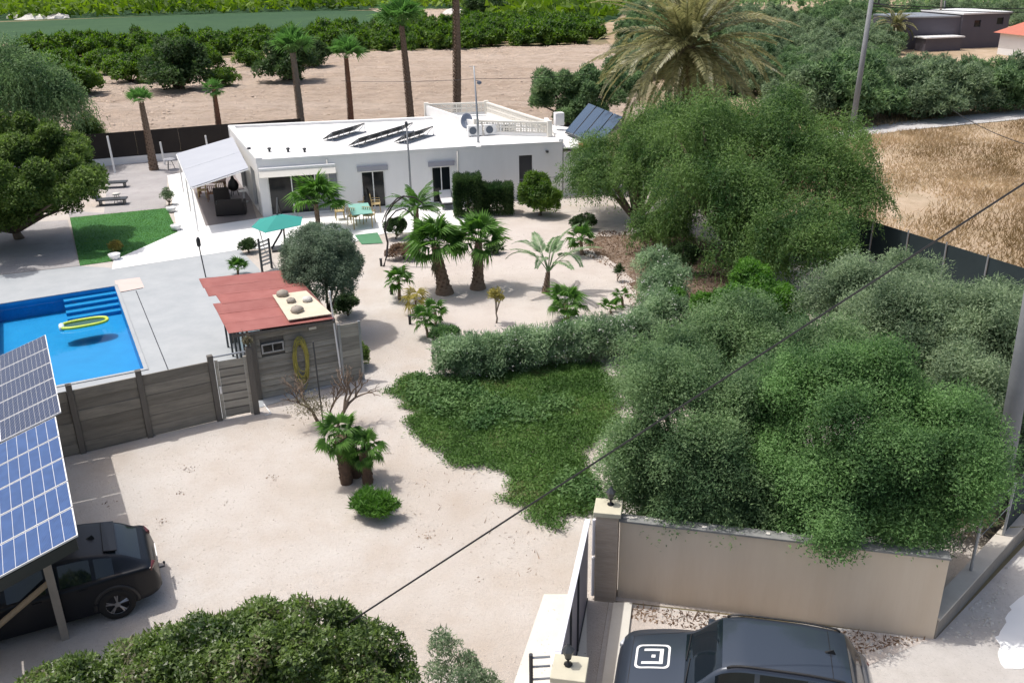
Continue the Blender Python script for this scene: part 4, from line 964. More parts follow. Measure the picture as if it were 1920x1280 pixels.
# beige board with stones on the roof
bd = ats([(511, 553), (574, 545), (622, 588), (541, 600)], 2.36); bt = thing('roof_board', 'beige board lying on the near right corner of the red shed roof', 'board', (bd[0].x, bd[0].y, 2.32))
b = B(); b.prism([p.xy for p in bd], 2.335, 2.365); b.build('panel', 'beige', bt)
for i, (px, py, r_, lb, mt_) in enumerate(((530, 554, .20, 'grey rock furthest back on the beige roof board', 'stone'), (546, 566, .15, 'small dark rock in the middle of the beige roof board', 'stone'), (557, 584, .20, 'grey rock nearest the front edge of the beige roof board', 'stone'), (576, 564, .16, 'pale round stone at the right of the beige roof board', 'whitestone'))):
    q = at(px, py, 2.37); rg = np.random.default_rng(i + 50); b = B()
    b.lathe((q.x, q.y, 2.366), [(r_ * .8, 0), (r_, r_ * .3), (r_ * .85, r_ * .65), (r_ * .4, r_ * .9), (.02, r_ * .95)], 9)
    b.v = [(x + rg.normal(0, .012), y + rg.normal(0, .012), z) for x, y, z in b.v]; o = b.build('rock', mt_, None, True); setp(o, lb, 'rock', 'rocks on the roof board')
# plank screen right of the shed
pa = shO + E1 * (SW + .06) - E2 * .1; pbx = pa + E1 * .62
ps = thing('plank_screen', 'short grey plank screen joined to the right corner of the shed', 'fence', (pa.x, pa.y, 0))
for k in range(9):
    z0 = .03 + k * .21; b = B(); b.seg(pa, pbx, .035, z0, z0 + .195); b.build('plank', 'plank', ps)
for q in (pa, pbx): b = B(); b.box((q.x, q.y, .97), (.07, .07, 1.94), .44); b.build('post', 'grey_metal', ps)
# slim white pole in front of the shed corner
q = at(643, 726); sl = thing('slim_pole', 'slim white pole at the right corner of the shed', 'pole', q)
b = B(); zt_ = zat(621, 552, q.y); b.tube([q, Vector((q.x - .12, q.y, zt_))], .025, 6); b.build('shaft', 'whitemetal', sl)
b = B(); b.lathe((q.x - .12, q.y, zt_), [(.04, 0), (.04, .1), (.01, .12)], 8); b.build('tip', 'whitemetal', sl)
# hose coil on the shed front
hc = shO + E1 * on_wall(shO, shO + E1, 566, 690)[0] - E2 * .14
hcz = 1.12; hose = thing('hose_coil', 'yellow green garden hose coiled on the shed front', 'hose', (hc.x, hc.y, hcz))
b = B(); rgh = random.Random(2); pts = []
for k in range(200):
    t_ = k / 200 * 2 * math.pi * 12; rr = .15 + .09 * math.sin(k * .37) * .5 + rgh.uniform(-.01, .01) + .07 * ((k // 17) % 3) / 2
    x = math.cos(t_) * rr; z = math.sin(t_) * rr * 3.0 - .12 - .25 * max(0, -math.sin(t_)) * ((k // 17) % 4) / 3
    q = hc + E1 * x - E2 * (.02 * math.sin(k * .11)); pts.append(Vector((q.x, q.y, hcz + z)))
b.tube(pts, .014, 5, False); b.build('coil', 'hose', hose, True)
b = B(); q = hc + E2 * .1; b.tube([Vector((q.x, q.y, hcz + .38)), Vector((hc.x, hc.y - .03, hcz + .38))], .03, 6); b.build('hook', 'darkmetal', hose)
q = shO + E1 * on_wall(shO, shO + E1, 585, 620)[0] - E2 * .08; b = B(); b.box((q.x, q.y, 1.98), (.22, .1, .08), .44); o = b.build('wall_lamp', 'cream', shed)
q = at(607, 800); dp = thing('thin_stake', 'thin dark stake standing in front of the hose and bare shrub', 'stake', q)
b = B(); b.tube([q, Vector((q.x - .05, q.y + .05, zat(592, 642, q.y)))], .022, 6); b.build('shaft', 'darkmetal', dp)

# ================================================================ PLANK FENCE + GATE
f3 = at(412, 788).xy; fdv = UW.copy(); fdv = (at(412, 788).xy - at(150, 850).xy).normalized()
posts = [f3 - fdv * s for s in (0, 1.86, 3.55, 5.3, 7.1)]
fen = thing('plank_fence', 'grey brown horizontal plank fence along the near edge of the pool deck', 'fence', (f3.x, f3.y, 0))
for i, p in enumerate(posts):
    b = B(); b.box((p.x, p.y, 1.0), (.15, .15, 2.0), math.atan2(fdv.y, fdv.x)); b.build('post', 'post', fen, bevel=.01)
for i in range(4):
    b = B(); b.seg(posts[i + 1], posts[i], .012, .02, 1.80); b.build('gap_backing', 'post', fen)  # added sheet, keeps the bright deck from showing between planks
    p, q = posts[i + 1], posts[i]; dd_ = (q - p).normalized(); p = p + dd_ * .08; q = q - dd_ * .08
    for k in range(6):
        z0 = .03 + k * .3; b = B(); o_ = Vector((-dd_.y, dd_.x)) * rgs.uniform(-.012, .012); b.seg(p + o_, q + o_, .045, z0, z0 + .296); b.build('plank', 'plank2', fen, bevel=.008)
gp0 = f3; gp1 = at(482, 775).xy
gt = thing('plank_gate', 'grey slatted pedestrian gate between the fence and the shed', 'gate', (gp0.x, gp0.y, 0))
gd = (gp1 - gp0).normalized(); ga = gp0 + gd * .14; gb = gp1 - gd * .12
b = B(); b.box((gp1.x, gp1.y, 1.03), (.16, .16, 2.06), math.atan2(gd.y, gd.x)); b.build('post', 'post', gt, bevel=.01)
for q in (ga, gb): b = B(); b.box((q.x, q.y, .93), (.09, .06, 1.78), math.atan2(gd.y, gd.x)); b.build('stile', 'plank', gt)
for k in range(7):
    z0 = .10 + k * .245; b = B(); b.seg(ga + gd * .05, gb - gd * .05, .035, z0, z0 + .20); b.build('slat', 'plank', gt, bevel=.005)
b = B(); b.seg(ga + gd * .05, gb - gd * .05, .012, .08, 1.78); b.build('gap_backing', 'post', gt)  # added dark sheet, stands in for shadow in the slat gaps
b = B(); b.tube([(gp0.x, gp0.y, 1.93), (gp1.x, gp1.y, 1.95)], .025, 6); b.build('top_rail', 'grey_metal', gt)
b = B(); q = ga - Vector((gd.y, -gd.x)) * -.05; b.box((ga.x + .03, ga.y - .06, .95), (.05, .03, .22), math.atan2(gd.y, gd.x)); b.build('handle', 'whitemetal', gt)
tgx = gp1; tt = tree('climbing_plant', 'small grey climbing plant on top of the gate post by the shed', 'plant', (gp1.x + .02, gp1.y, 2.06), [(0, 0, .12, .16, .14, .14)], 'lf_dryfrond', 500, .08, .03, 77, .015, ncl=6, cr=.07)
# bracket frame and white boxes at left end
q = at(158, 846); fr_ = thing('pipe_frame', 'pale metal pipe frame leaning on the plank fence beside the solar carport', 'pipe frame', q)
b = B(); p = Vector((q.x - .06, q.y, zat(132, 737, q.y))); p2_ = p + Vector((-.35, -.18, 0)); b.tube([q, p, p2_], .028, 6); b.build('pipe', 'grey_metal', fr_)
for i, (px, py, s_, lb) in enumerate(((167, 842, .24, 'square white bucket at the foot of the fence, nearest the carport'), (187, 838, .2, 'small white container in the middle of three by the fence'), (207, 833, .2, 'small white container furthest right of three by the fence'))):
    q = at(px, py); o = thing('container', lb, 'container', q, 'white containers at the foot of the fence')
    b = B(); b.lathe((q.x, q.y, .008), [(s_ * .42, 0), (s_ * .52, s_ * 1.0)], 12); b.build('body', 'whitemetal', o); b = B(); b.lathe((q.x, q.y, .01 + s_), [(s_ * .56, 0), (s_ * .56, .03)], 12); b.build('rim', 'cream', o)
q = at(500, 778); pl_ = thing('fallen_rail', 'pale bent rail lying on the gravel in front of the shed', 'rail', q)
b = B(); b.tube([at(495, 757, .03), at(508, 775, .03), at(497, 778, .03)], .02, 5); b.build('bar', 'whitemetal', pl_)

# ================================================================ SOLAR CARPORT
cK = at(148, 1005, 2.9).xy; cFar = at(78, 635, 2.9).xy
ce = (cFar - cK).normalized(); cL = (cFar - cK).length; cw = Vector((-ce.y, ce.x));
if cw.x > 0: cw = -cw
TL = math.tan(R(17.0)); rowW = cL / 10
carport = thing('solar_carport', 'carport roofed with blue and dark solar modules beside the parked black car', 'carport', (cK.x, cK.y, 0))
def cpt(u, v, dz=0.0):
    """u metres from the right edge towards the left, v metres from the near corner"""
    p = cK + cw * u + ce * v; return Vector((p.x, p.y, 2.9 - u * TL + dz))
MWd = 2.06
def module(u0, v0, wd, ht, dark, hi=0.0):
    up = Vector((0, 0, .035)); g = .008 if dark else .010
    c = [cpt(u0 + g, v0 + g, hi), cpt(u0 + wd - g, v0 + g, hi), cpt(u0 + wd - g, v0 + ht - g, hi), cpt(u0 + g, v0 + ht - g, hi)]
    b = B(); b.hexa(c, [p + up for p in c]); m_ = b.build('solar_module', 'whitemetal', carport)
    nc = 12 if dark else 10; fw = .020
    cwid = (wd - 2 * g - 2 * fw) / nc
    for k in range(nc):
        gp_ = .0025 if dark else .0045; a = u0 + g + fw + k * cwid + gp_; e = a + cwid - 2 * gp_
        q = [cpt(a, v0 + g + fw, hi + .037), cpt(e, v0 + g + fw, hi + .037), cpt(e, v0 + ht - g - fw, hi + .037), cpt(a, v0 + ht - g - fw, hi + .037)]
        b = B(); b.hexa(q, [p + Vector((0, 0, .003)) for p in q]); b.build('cell_strip', 'cell_dark' if dark else 'cell_blue', m_)
for r_ in range(10):
    dark = r_ >= 5
    for cidx in range(2):
        wdt = 1.28 if (dark) else 2.06
        if dark: module(.0 - .12 + (wdt + .02) * cidx, r_ * rowW + .012, wdt, rowW - .02, True, .03)
        else: module((wdt + .02) * cidx, r_ * rowW, wdt, rowW - .02, False)
for r_ in range(5): module(-.12 + 1.30 * 2, (r_ + 5) * rowW + .012, 1.28, rowW - .02, True, .03)
for r_ in range(0, 11, 2):
    b = B(); p, q = cpt(.05, r_ * rowW + (.06 if r_ == 0 else 0), -.09), cpt(4.1, r_ * rowW + (.06 if r_ == 0 else 0), -.09)
    b.hexa([p + Vector((ce.x * s_, ce.y * s_, zz)) for s_, zz in ((-.04, -.16), (-.04, .06), (.04, .06), (.04, -.16))], [q + Vector((ce.x * s_, ce.y * s_, zz)) for s_, zz in ((-.04, -.16), (-.04, .06), (.04, .06), (.04, -.16))]); b.build('beam', 'darkmetal', carport)
b = B(); b.tube([cpt(.3, .05, -.10), cpt(.3, cL - .05, -.10)], .05, 4); b.build('purlin', 'grey_metal', carport)
pq = at(123, 1196)
for (pp) in (pq.xy, pq.xy + ce * 4.4, pq.xy + cw * 3.4, pq.xy + cw * 3.4 + ce * 4.4):
    uu = (pp - cK).dot(cw); zt_ = 2.9 - uu * TL - .16
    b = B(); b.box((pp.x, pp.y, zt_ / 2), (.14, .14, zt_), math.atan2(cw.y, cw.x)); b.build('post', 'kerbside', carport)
b = B(); p = Vector((pq.x, pq.y, 1.35)); q = p + Vector((cw.x, cw.y, 0)) * 2.0 + Vector((0, 0, -1.25)); b.tube([p, q], .055, 6); b.build('brace', 'tanwood', carport)
# ================================================================ GATE, PILLARS, STREET WALL
pf = at(1136, 1130); pnr = Vector((.80, 10.75, 0))
def pillar(q, ang, label, w1=.50, h=2.02):
    o = thing('gate_pillar', label, 'gate pillar', (q.x, q.y, 0), 'pillars of the sliding gate')
    b = B(); b.box((q.x, q.y, h / 2), (w1 * .86, w1 * .86, h), ang); b.build('shaft', 'pillar', o, bevel=.01)
    b = B(); b.box((q.x, q.y, h + .051), (w1 * 1.05, w1 * 1.05, .10), ang); b.build('cap', 'yellowcap', o, bevel=.01)
    return o
gang = R(-11)
pil_f = pillar(Vector((pf.x + .02, pf.y + .24, 0)), gang, 'cracked gate pillar at the left end of the tan street wall')
pil_n = pillar(Vector((pnr.x - .02, pnr.y, 0)), gang, 'nearest gate pillar with a yellowish top and a broken lantern')
def lantern(q, label):
    o = thing('pillar_lantern', label, 'lantern', q, 'lanterns on the gate pillars')
    b = B(); b.lathe(q, [(.06, 0), (.07, .02), (.02, .04), (.02, .1), (.05, .13), (.05, .15)], 8); b.build('stem', 'black', o, True)
    b = B(); b.lathe((q.x, q.y, q.z + .15), [(.05, 0), (.09, .12), (.1, .14), (.03, .22), (.01, .26)], 6); b.build('lamp_head', 'darkmetal', o)
lantern(Vector((pil_n.location.x - .02, pil_n.location.y + .05, 2.121)), 'black broken lantern on top of the nearest gate pillar')
lantern(Vector((pil_f.location.x + .05, pil_f.location.y + .05, 2.121)), 'black lantern on the pillar beside the street wall')
ga_ = at(1102, 972, 1.93).xy; gb_ = at(1041, 1245, 1.93).xy; gdir = (gb_ - ga_).normalized()
sg_ = thing('sliding_gate', 'long mauve grey sliding steel gate with a pale top rail between the two pillars', 'gate', (ga_.x, ga_.y, 0))
b = B(); b.seg(ga_, gb_, .04, .06, 1.86); b.build('sheet_panel', 'gate', sg_)
b = B(); b.seg(ga_, gb_, .10, 1.862, 1.93); b.build('top_rail', 'purplewhite', sg_)
b = B(); b.seg(ga_, gb_, .08, .012, .058); b.build('bottom_rail', 'darkmetal', sg_)
gn = Vector((-gdir.y, gdir.x)); gn = gn if gn.x > 0 else -gn
for s_ in (1.55, 2.5): q = ga_ + gdir * s_ + gn * .035; b = B(); b.box((q.x, q.y, .96), (.03, .04, 1.78), math.atan2(gdir.y, gdir.x)); b.build('stiffener', 'darkmetal', sg_)
q0 = ga_ + gn * .12 - gdir * .05
b = B(); b.tube([(q0.x, q0.y, .1), (q0.x, q0.y, 1.02)], .035, 8); b.build('guide_post', 'purplewhite', sg_)
b = B(); b.tube([(q0.x, q0.y, 1.08), (q0.x, q0.y, 1.9)], .035, 8); b.build('guide_post', 'purplewhite', sg_)
gb2 = gb_ + gdir * .02 - gn * .25
fr2 = thing('metal_frame', 'grey metal frame fixed to the left side of the nearest gate pillar', 'metal frame', (gb2.x, gb2.y, 0))
b = B(); q = Vector((gb2.x - .12, gb2.y + .12)); b.tube([(q.x, q.y, 0), (q.x, q.y, 2.0)], .035, 6); b.build('upright', 'darkmetal', fr2)
for z_ in (1.5, 1.75, 1.93): b = B(); b.tube([(q.x, q.y, z_), (q.x + .3, q.y + .02, z_)], .02, 5); b.build('rung', 'grey_metal', fr2)
W0 = Vector((pil_f.location.x + .23, pil_f.location.y - .06)); W1 = at(1750, 1198).xy
wall = thing('street_wall', 'long tan rendered garden wall along the street behind the parked slate car', 'wall', (W0.x, W0.y, 0))
wd_ = (W1 - W0).normalized(); wn_ = Vector((-wd_.y, wd_.x))
# the wall ends flush with the low kerb wall and leans over it: top runs further than the foot
b = B(); b.seg(W0 + wn_ * .1, W1 + wn_ * .1, .20, 0, 1.80); b.build('rendered_wall', 'wallrender', wall)
b = B(); b.seg(W0 + wn_ * .1, W1 + wn_ * .1, .25, 1.802, 1.84, .02); b.build('wall_cap', 'walltop', wall)
rgk = random.Random(9)
for k in range(12):
    s_ = rgk.uniform(0, 6); q = W0 + wd_ * s_ + wn_ * rgk.uniform(0.03, .2); 
    b = B(); b.box((q.x, q.y, 1.853), (rgk.uniform(.05, .2), rgk.uniform(.03, .07), .02), rgk.uniform(-.3, .3)); b.build('loose_mortar', 'whitestone', wall)
# low kerb wall turning up the street
K0 = W1 + wd_ * .03; K1 = Vector((11.15, 16.75)); K2 = Vector((19.6, 24.75))
kw = thing('low_wall', 'low pale-topped boundary wall running up the street from the tan wall', 'wall', (K0.x, K0.y, 0))
kd = (K2 - K0).normalized(); kn = Vector((-kd.y, kd.x))
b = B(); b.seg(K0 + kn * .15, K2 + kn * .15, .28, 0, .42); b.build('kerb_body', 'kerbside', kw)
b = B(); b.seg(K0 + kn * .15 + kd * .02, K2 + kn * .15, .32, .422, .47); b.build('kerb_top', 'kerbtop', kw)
mf = thing('mesh_fence', 'grey wire fence with dark shade cloth standing on the low boundary wall', 'fence', (K0.x, K0.y, .47))
for s_ in (1.9, 3.6, 5.3, 7.3, 9.3, 11.5):
    q = K0 + kd * s_ + kn * .18; b = B(); b.tube([(q.x, q.y, .471), (q.x, q.y, 1.75)], .028, 6); b.build('post', 'grey_metal', mf)
for a_, c_ in ((3.6, 5.3), (5.3, 7.3), (7.3, 9.3), (9.3, 11.5)):
    b = B(); b.seg(K0 + kd * (a_ + .03) + kn * .2, K0 + kd * (c_ - .03) + kn * .2, .01, .48, 1.68); b.build('cloth_panel', 'greenscreen', mf)
b = B(); 
for z_ in (1.2, 1.72): b.tube([(K0 + kd * 1.9 + kn * .18).to_3d() + Vector((0, 0, z_)), (K0 + kd * 11.5 + kn * .18).to_3d() + Vector((0, 0, z_))], .006, 4)
b.build('wire', 'grey_metal', mf)
q = W1 + kn * .35 + kd * .3; ls = thing('leaning_stick', 'thin pale stick leaning behind the right end of the tan wall', 'stick', (q.x, q.y, 0))
b = B(); b.tube([(q.x, q.y, .02), (q.x - .2, q.y + .25, 1.25)], .02, 5); b.build('shaft', 'tanwood', ls)
# concrete utility pole on the right
pB = at(1862, 1002); pb_ = thing('utility_pole', 'thick grey concrete utility pole at the right edge above the street', 'utility pole', pB)
a, b2, c2 = ray(1912, 700); tp2 = pB.y / b2; topB = Vector((a * tp2, pB.y, H + c2 * tp2)); dirB = (topB - pB); topB = pB + dirB * (9 / dirB.z)
b = B(); b.tube([pB - Vector((0, 0, .2)), pB.lerp(topB, .5), topB], [.21, .175, .13], 14); b.build('shaft', 'concrete_pole', pb_, True)
b = B(); b.tube([pB + Vector((-.15, -.24, 0)), pB + Vector((-.13, -.24, 1.1))], .03, 6); b.build('conduit', 'darkmetal', pb_)
# ---------------------------------------------------------------- boundary screens
g0_ = Vector((13.9, 37.4)); g1_ = Vector((17.75, 29.45)); g2_ = Vector((19.5, 24.9))
gs = thing('green_screen_fence', 'dark green shade-cloth fence between the garden and the dry field', 'fence', (g0_.x, g0_.y, 0))
ng = 5
for k in range(ng):
    p = g0_.lerp(g1_, k / ng); q = g0_.lerp(g1_, (k + 1) / ng); dd_ = (q - p).normalized(); b = B(); b.seg(p + dd_ * .02, q - dd_ * .02, .015, .22, 1.75); b.build('cloth_panel', 'greenscreen', gs)
b = B(); b.seg(g1_, g2_, .015, .22, 1.75); b.build('cloth_panel', 'greenscreen', gs)
for k in range(ng + 1):
    p = g0_.lerp(g1_, k / ng); b = B(); b.tube([(p.x - .04, p.y - .03, 0), (p.x - .04, p.y - .03, 1.85)], .03, 6); b.build('post', 'grey_metal', gs)
b = B(); b.seg(g0_, g1_, .18, 0, .215); b.build('plinth', 'whitestone', gs)
s0_ = at(205, 310).xy; s1_ = at(332, 299).xy; sdir = (s1_ - s0_).normalized(); s2_ = s1_ + sdir * 8
ds = thing('dark_screen_fence', 'dark brown shade-cloth fence on a low white wall behind the bungalow', 'fence', (s0_.x, s0_.y, 0))
b = B(); b.seg(s0_ - sdir * 6, s2_, .2, 0, .45); b.build('low_wall', 'white', ds)
for k in range(7):
    p = s0_ - sdir * 6 + sdir * k * 2.6; q = p + sdir * 2.6; b = B(); b.seg(p + sdir * .002, q - sdir * .002, .02, .452, 2.0); b.build('cloth_panel', 'darkscreen', ds)
for px, y0, y1 in ((216, 325, 255), (309, 309, 266), (393, 298, 254)):
    q = at(px, y0); b = B(); b.tube([q, Vector((q.x - .06, q.y, zat(px - 3, y1, q.y)))], .06, 6); b.build('post', 'whitemetal', ds)
b = B(); q0 = Vector((6.2, 57.8)); b.seg(s2_, q0, .02, .0, 1.6); b.build('cloth_panel', 'darkscreen', ds)

# ================================================================ CARS
def pchip(xs, ys, x):
    xs = np.array(xs, float); ys = np.array(ys, float); h = np.diff(xs); dl = np.diff(ys) / h; m_ = np.zeros(len(xs))
    for i in range(1, len(xs) - 1):
        if dl[i - 1] * dl[i] > 0: m_[i] = 2 / (1 / dl[i - 1] + 1 / dl[i])
    m_[0] = dl[0]; m_[-1] = dl[-1]; i = np.clip(np.searchsorted(xs, x) - 1, 0, len(h) - 1); t_ = (x - xs[i]) / h[i]
    return ((2 * t_**3 - 3 * t_**2 + 1) * ys[i] + (t_**3 - 2 * t_**2 + t_) * h[i] * m_[i] + (-2 * t_**3 + 3 * t_**2) * ys[i + 1] + (t_**3 - t_**2) * h[i] * m_[i + 1])
def car(label, loc, rz, paint, T, wheels, xw, rails=True, W=.9, wr=.34):
    """nose at local x=0, tail at +x; T rows: x, bottom, half width, belt height, top height"""
    root = thing('parked_car', label, 'car', loc, None, rz)
    T = np.array(T); L = T[-1, 0]
    cowl, rfront, rrear, rdeck, pil = xw
    X_ = sorted(set(list(np.linspace(0, .3, 7)) + list(np.linspace(.3, L - .3, 50)) + list(np.linspace(L - .3, L, 7)) + [cowl, rfront, rrear, rdeck] + [p for q in pil for p in q]))
    X_ = np.array(X_); zl, hw_, zb_, zt_ = (pchip(T[:, 0], T[:, k], X_) for k in (1, 2, 3, 4))
    rows = []
    for i, x in enumerate(X_):
        g = float(np.clip((zt_[i] - zb_[i] - .10) / .5, 0, 1)); w_ = hw_[i]
        key = [(w_ * .80, zl[i]), (w_ * .97, zl[i] + .05), (w_, zl[i] + (zb_[i] - zl[i]) * .45), (w_ * .995, zb_[i] - .10), (w_ * .965, zb_[i] - .01),
               (w_ * (.93 - .02 * g), zb_[i] + .02 * g), (w_ * (.80 - .08 * g), zt_[i] - .035 - .05 * g), (w_ * (.70 - .06 * g), zt_[i] - .018), (w_ * .35, zt_[i] - .004), (0, zt_[i])]
        sub = [4, 4, 4, 3, 2, 4, 2, 5, 5]; pr = []
        K = [np.array(k) for k in key]
        for s_ in range(9):
            pa_, pb2 = K[s_], K[s_ + 1]; pm1 = K[max(s_ - 1, 0)]; pp = K[min(s_ + 2, 9)]
            for k in range(sub[s_]):
                t_ = k / sub[s_]
                cr_ = .5 * (2 * pa_ + (pb2 - pm1) * t_ + (2 * pm1 - 5 * pa_ + 4 * pb2 - pp) * t_**2 + (3 * pa_ - pm1 - 3 * pb2 + pp) * t_**3)
                pr.append((cr_ if s_ in (1, 2, 3, 6, 7, 8) else pa_ * (1 - t_) + pb2 * t_, s_))
        pr.append((K[9], 8)); rows.append(pr)
    m_ = len(rows[0]); full = []
    for i, x in enumerate(X_):
        left = [(x, -p[0][0], p[0][1]) for p in rows[i]]; right = [(x, p[0][0], p[0][1]) for p in rows[i]][:-1][::-1]
        full.append(left + right)
    segs = [rows[0][k][1] for k in range(m_ - 1)]; segs = segs + segs[::-1]; n_ = len(full[0])
    parts = {}
    for i in range(len(X_) - 1):
        xm = (X_[i] + X_[i + 1]) / 2
        for j in range(n_ - 1):
            sgm = segs[j]; nm = 'body'
            if cowl < xm < rfront and sgm >= 7: nm = 'windscreen'
            elif rrear < xm < rdeck and sgm >= 7: nm = 'rear_window'
            elif sgm == 5:
                for a, c in pil:
                    if a < xm < c: nm = 'side_window'
                if nm == 'side_window': nm += '_l' if j < n_ / 2 else '_r'
            elif sgm == 0: nm = 'sill'
            parts.setdefault(nm, []).append((i, j))
    bod = None
    for nm, fl_ in parts.items():
        idx = {}; vs = []; fs = []
        for (i, j) in fl_:
            f = []
            for (a, c) in ((i, j), (i + 1, j), (i + 1, j + 1), (i, j + 1)):
                if (a, c) not in idx: idx[(a, c)] = len(vs); vs.append(full[a][c])
                f.append(idx[(a, c)])
            fs.append(tuple(f[::-1]))
        mt_ = 'carglass' if 'window' in nm or nm == 'windscreen' else ('rubbertrim' if nm == 'sill' else paint)
        b = B(); b.add(vs, fs); 
        if nm == 'body':
            e0 = [(X_[0],) + tuple(p[1:]) for p in full[0]]; b.add(e0, [tuple(range(len(e0)))]); b.add(full[-1], [tuple(range(n_))[::-1]])
        o = b.build(nm.replace('_l', '').replace('_r', '') if nm != 'rear_window' else nm, mt_, root, True, local=True)
        if nm == 'body': bod = o
    bvh = BVHTree.FromPolygons([v.co for v in bod.data.vertices], [tuple(p.vertices) for p in bod.data.polygons])
    def surf(x, y):
        h_ = bvh.ray_cast(Vector((x, y, 5)), Vector((0, 0, -1))); return h_[0].z if h_[0] else 1.0
    for k, xc in enumerate(wheels):
        for sy in (-1, 1):
            hwid = float(np.interp(xc, T[:, 0], T[:, 2])); yy = sy * (hwid - .09)
            wl_ = B(); prof = [(wr * .62, -.105), (wr * .95, -.105), (wr, -.07), (wr, .07), (wr * .95, .105), (wr * .62, .105)]; vs = []; NS = 28
            for r_, y_ in prof:
                for q in range(NS): t_ = 2 * math.pi * q / NS; vs.append((xc + r_ * math.cos(t_), yy + y_, wr + r_ * math.sin(t_)))
            wl_.add(vs, [(a * NS + q, a * NS + (q + 1) % NS, ((a + 1) % 6) * NS + (q + 1) % NS, ((a + 1) % 6) * NS + q) for a in range(6) for q in range(NS)])
            tyre = wl_.build('wheel', 'tyre', root, True, local=True)
            b = B(); yo = yy + sy * .085
            for q in range(5):
                t_ = 2 * math.pi * q / 5 + .3
                for dt in (-.12, .12): b.tube([(xc + .05 * math.cos(t_), yo, wr + .05 * math.sin(t_)), (xc + wr * .66 * math.cos(t_ + dt), yo, wr + wr * .66 * math.sin(t_ + dt))], .018, 5)
            pts = [(xc + wr * .66 * math.cos(2 * math.pi * q / 24), yo, wr + wr * .66 * math.sin(2 * math.pi * q / 24)) for q in range(25)]; b.tube(pts, .018, 5, False)
            b.tube([(xc, yo - sy * .02, wr), (xc, yo + sy * .015, wr)], .06, 10); b.build('rim', 'rim', tyre, local=True)
            b = B(); b.tube([(xc, yy - sy * .08, wr), (xc, yo - sy * .03, wr)], wr * .64, 20); b.build('brake_disc', 'black', tyre, local=True)
            b = B(); pts = [(xc + (wr + .055) * math.cos(t_), sy * (hwid - .012), wr + .01 + (wr + .055) * math.sin(t_)) for t_ in np.linspace(-.1, math.pi + .1, 22)]
            b.tube(pts, .045, 6); b.build('wheel_arch', 'rubbertrim', root, True, local=True)
            b = B(); vs = [(xc, sy * (hwid - .004), wr)] + [(x_, sy * (hwid - .002), z_) for x_, _, z_ in pts]; b.add(vs, [(0, i_, i_ + 1) for i_ in range(1, 22)]); b.build('arch_lining', 'black', root, local=True)
    for sy in (-1, 1):
        b = B(); xm = cowl + .42; hwid = float(np.interp(xm, T[:, 0], T[:, 2])); zz = float(np.interp(xm, T[:, 0], T[:, 3]))
        b.box((xm, sy * (hwid + .09), zz + .06), (.14, .2, .14)); mo_ = b.build('mirror', paint, root, True, .04, local=True)
        b = B(); b.tube([(xm, sy * (hwid - .08), zz + .01), (xm, sy * (hwid + .02), zz + .04)], .025, 6); b.build('mirror_stalk', 'rubbertrim', mo_, local=True)
        if rails:
            pts = []
            for x in np.linspace(rfront + .15, rrear - .15, 14):
                i = int(np.argmin(abs(X_ - x))); pts.append((X_[i], sy * hw_[i] * .685, zt_[i] + .012))
            pts = [(pts[0][0] - .06, pts[0][1], pts[0][2] - .04)] + pts + [(pts[-1][0] + .06, pts[-1][1], pts[-1][2] - .04)]
            b = B(); b.tube(pts, .018, 6); b.build('roof_rail', 'rubbertrim', root, True, local=True)
        for x0 in (pil[0][1] + .03, pil[1][1] + .03 if len(pil) > 1 else pil[0][1] + .9):
            hwid = float(np.interp(x0 - .25, T[:, 0], T[:, 2])); zz = float(np.interp(x0, T[:, 0], T[:, 3])) - .10
            b = B(); b.box((x0 - .22, sy * (hwid + .003), zz), (.18, .03, .03)); b.build('door_handle', paint, root, bevel=.008, local=True)
    b = B(); xa = rrear - .28; za = surf(xa, 0); b.add([(xa - .12, -.03, za - .01), (xa - .12, .03, za - .01), (xa + .08, .012, za - .005), (xa + .08, -.012, za - .005), (xa + .04, 0, za + .075)], [(0, 1, 4), (1, 2, 4), (2, 3, 4), (3, 0, 4)]); b.build('aerial', 'black', root, local=True)
    return root, surf, L
c2T = [(0, .30, .60, .60, .63), (.06, .26, .74, .74, .79), (.22, .22, .85, .82, .89), (.55, .20, .885, .89, .965), (1.0, .20, .90, .95, 1.035), (1.22, .20, .90, .965, 1.10), (1.75, .20, .90, .98, 1.545), (2.1, .20, .90, .985, 1.615), (2.9, .20, .90, 1.0, 1.62), (3.45, .20, .895, 1.02, 1.585), (3.66, .21, .885, 1.03, 1.54), (3.98, .24, .86, 1.02, 1.12), (4.10, .28, .83, .95, 1.0), (4.22, .34, .74, .70, .74)]
c2f = at(1360, 1232, 1.6); c2 = at(1365, 1165, 1.6); mid2 = (c2f + c2) / 2
hd = Vector((-.974, .225)); yaw = math.atan2(-hd.y, -hd.x)
c2o = Vector((mid2.x, mid2.y)) + hd * 1.78
car2, surf2, L2 = car('dark slate SUV with a white square emblem on its bonnet parked by the street wall', (c2o.x, c2o.y, .011), yaw, 'paint_grey', c2T, (.80, 3.38), (1.14, 1.72, 3.68, 3.98, [(1.62, 2.22), (2.30, 3.02), (3.10, 3.50)]), W=.9)
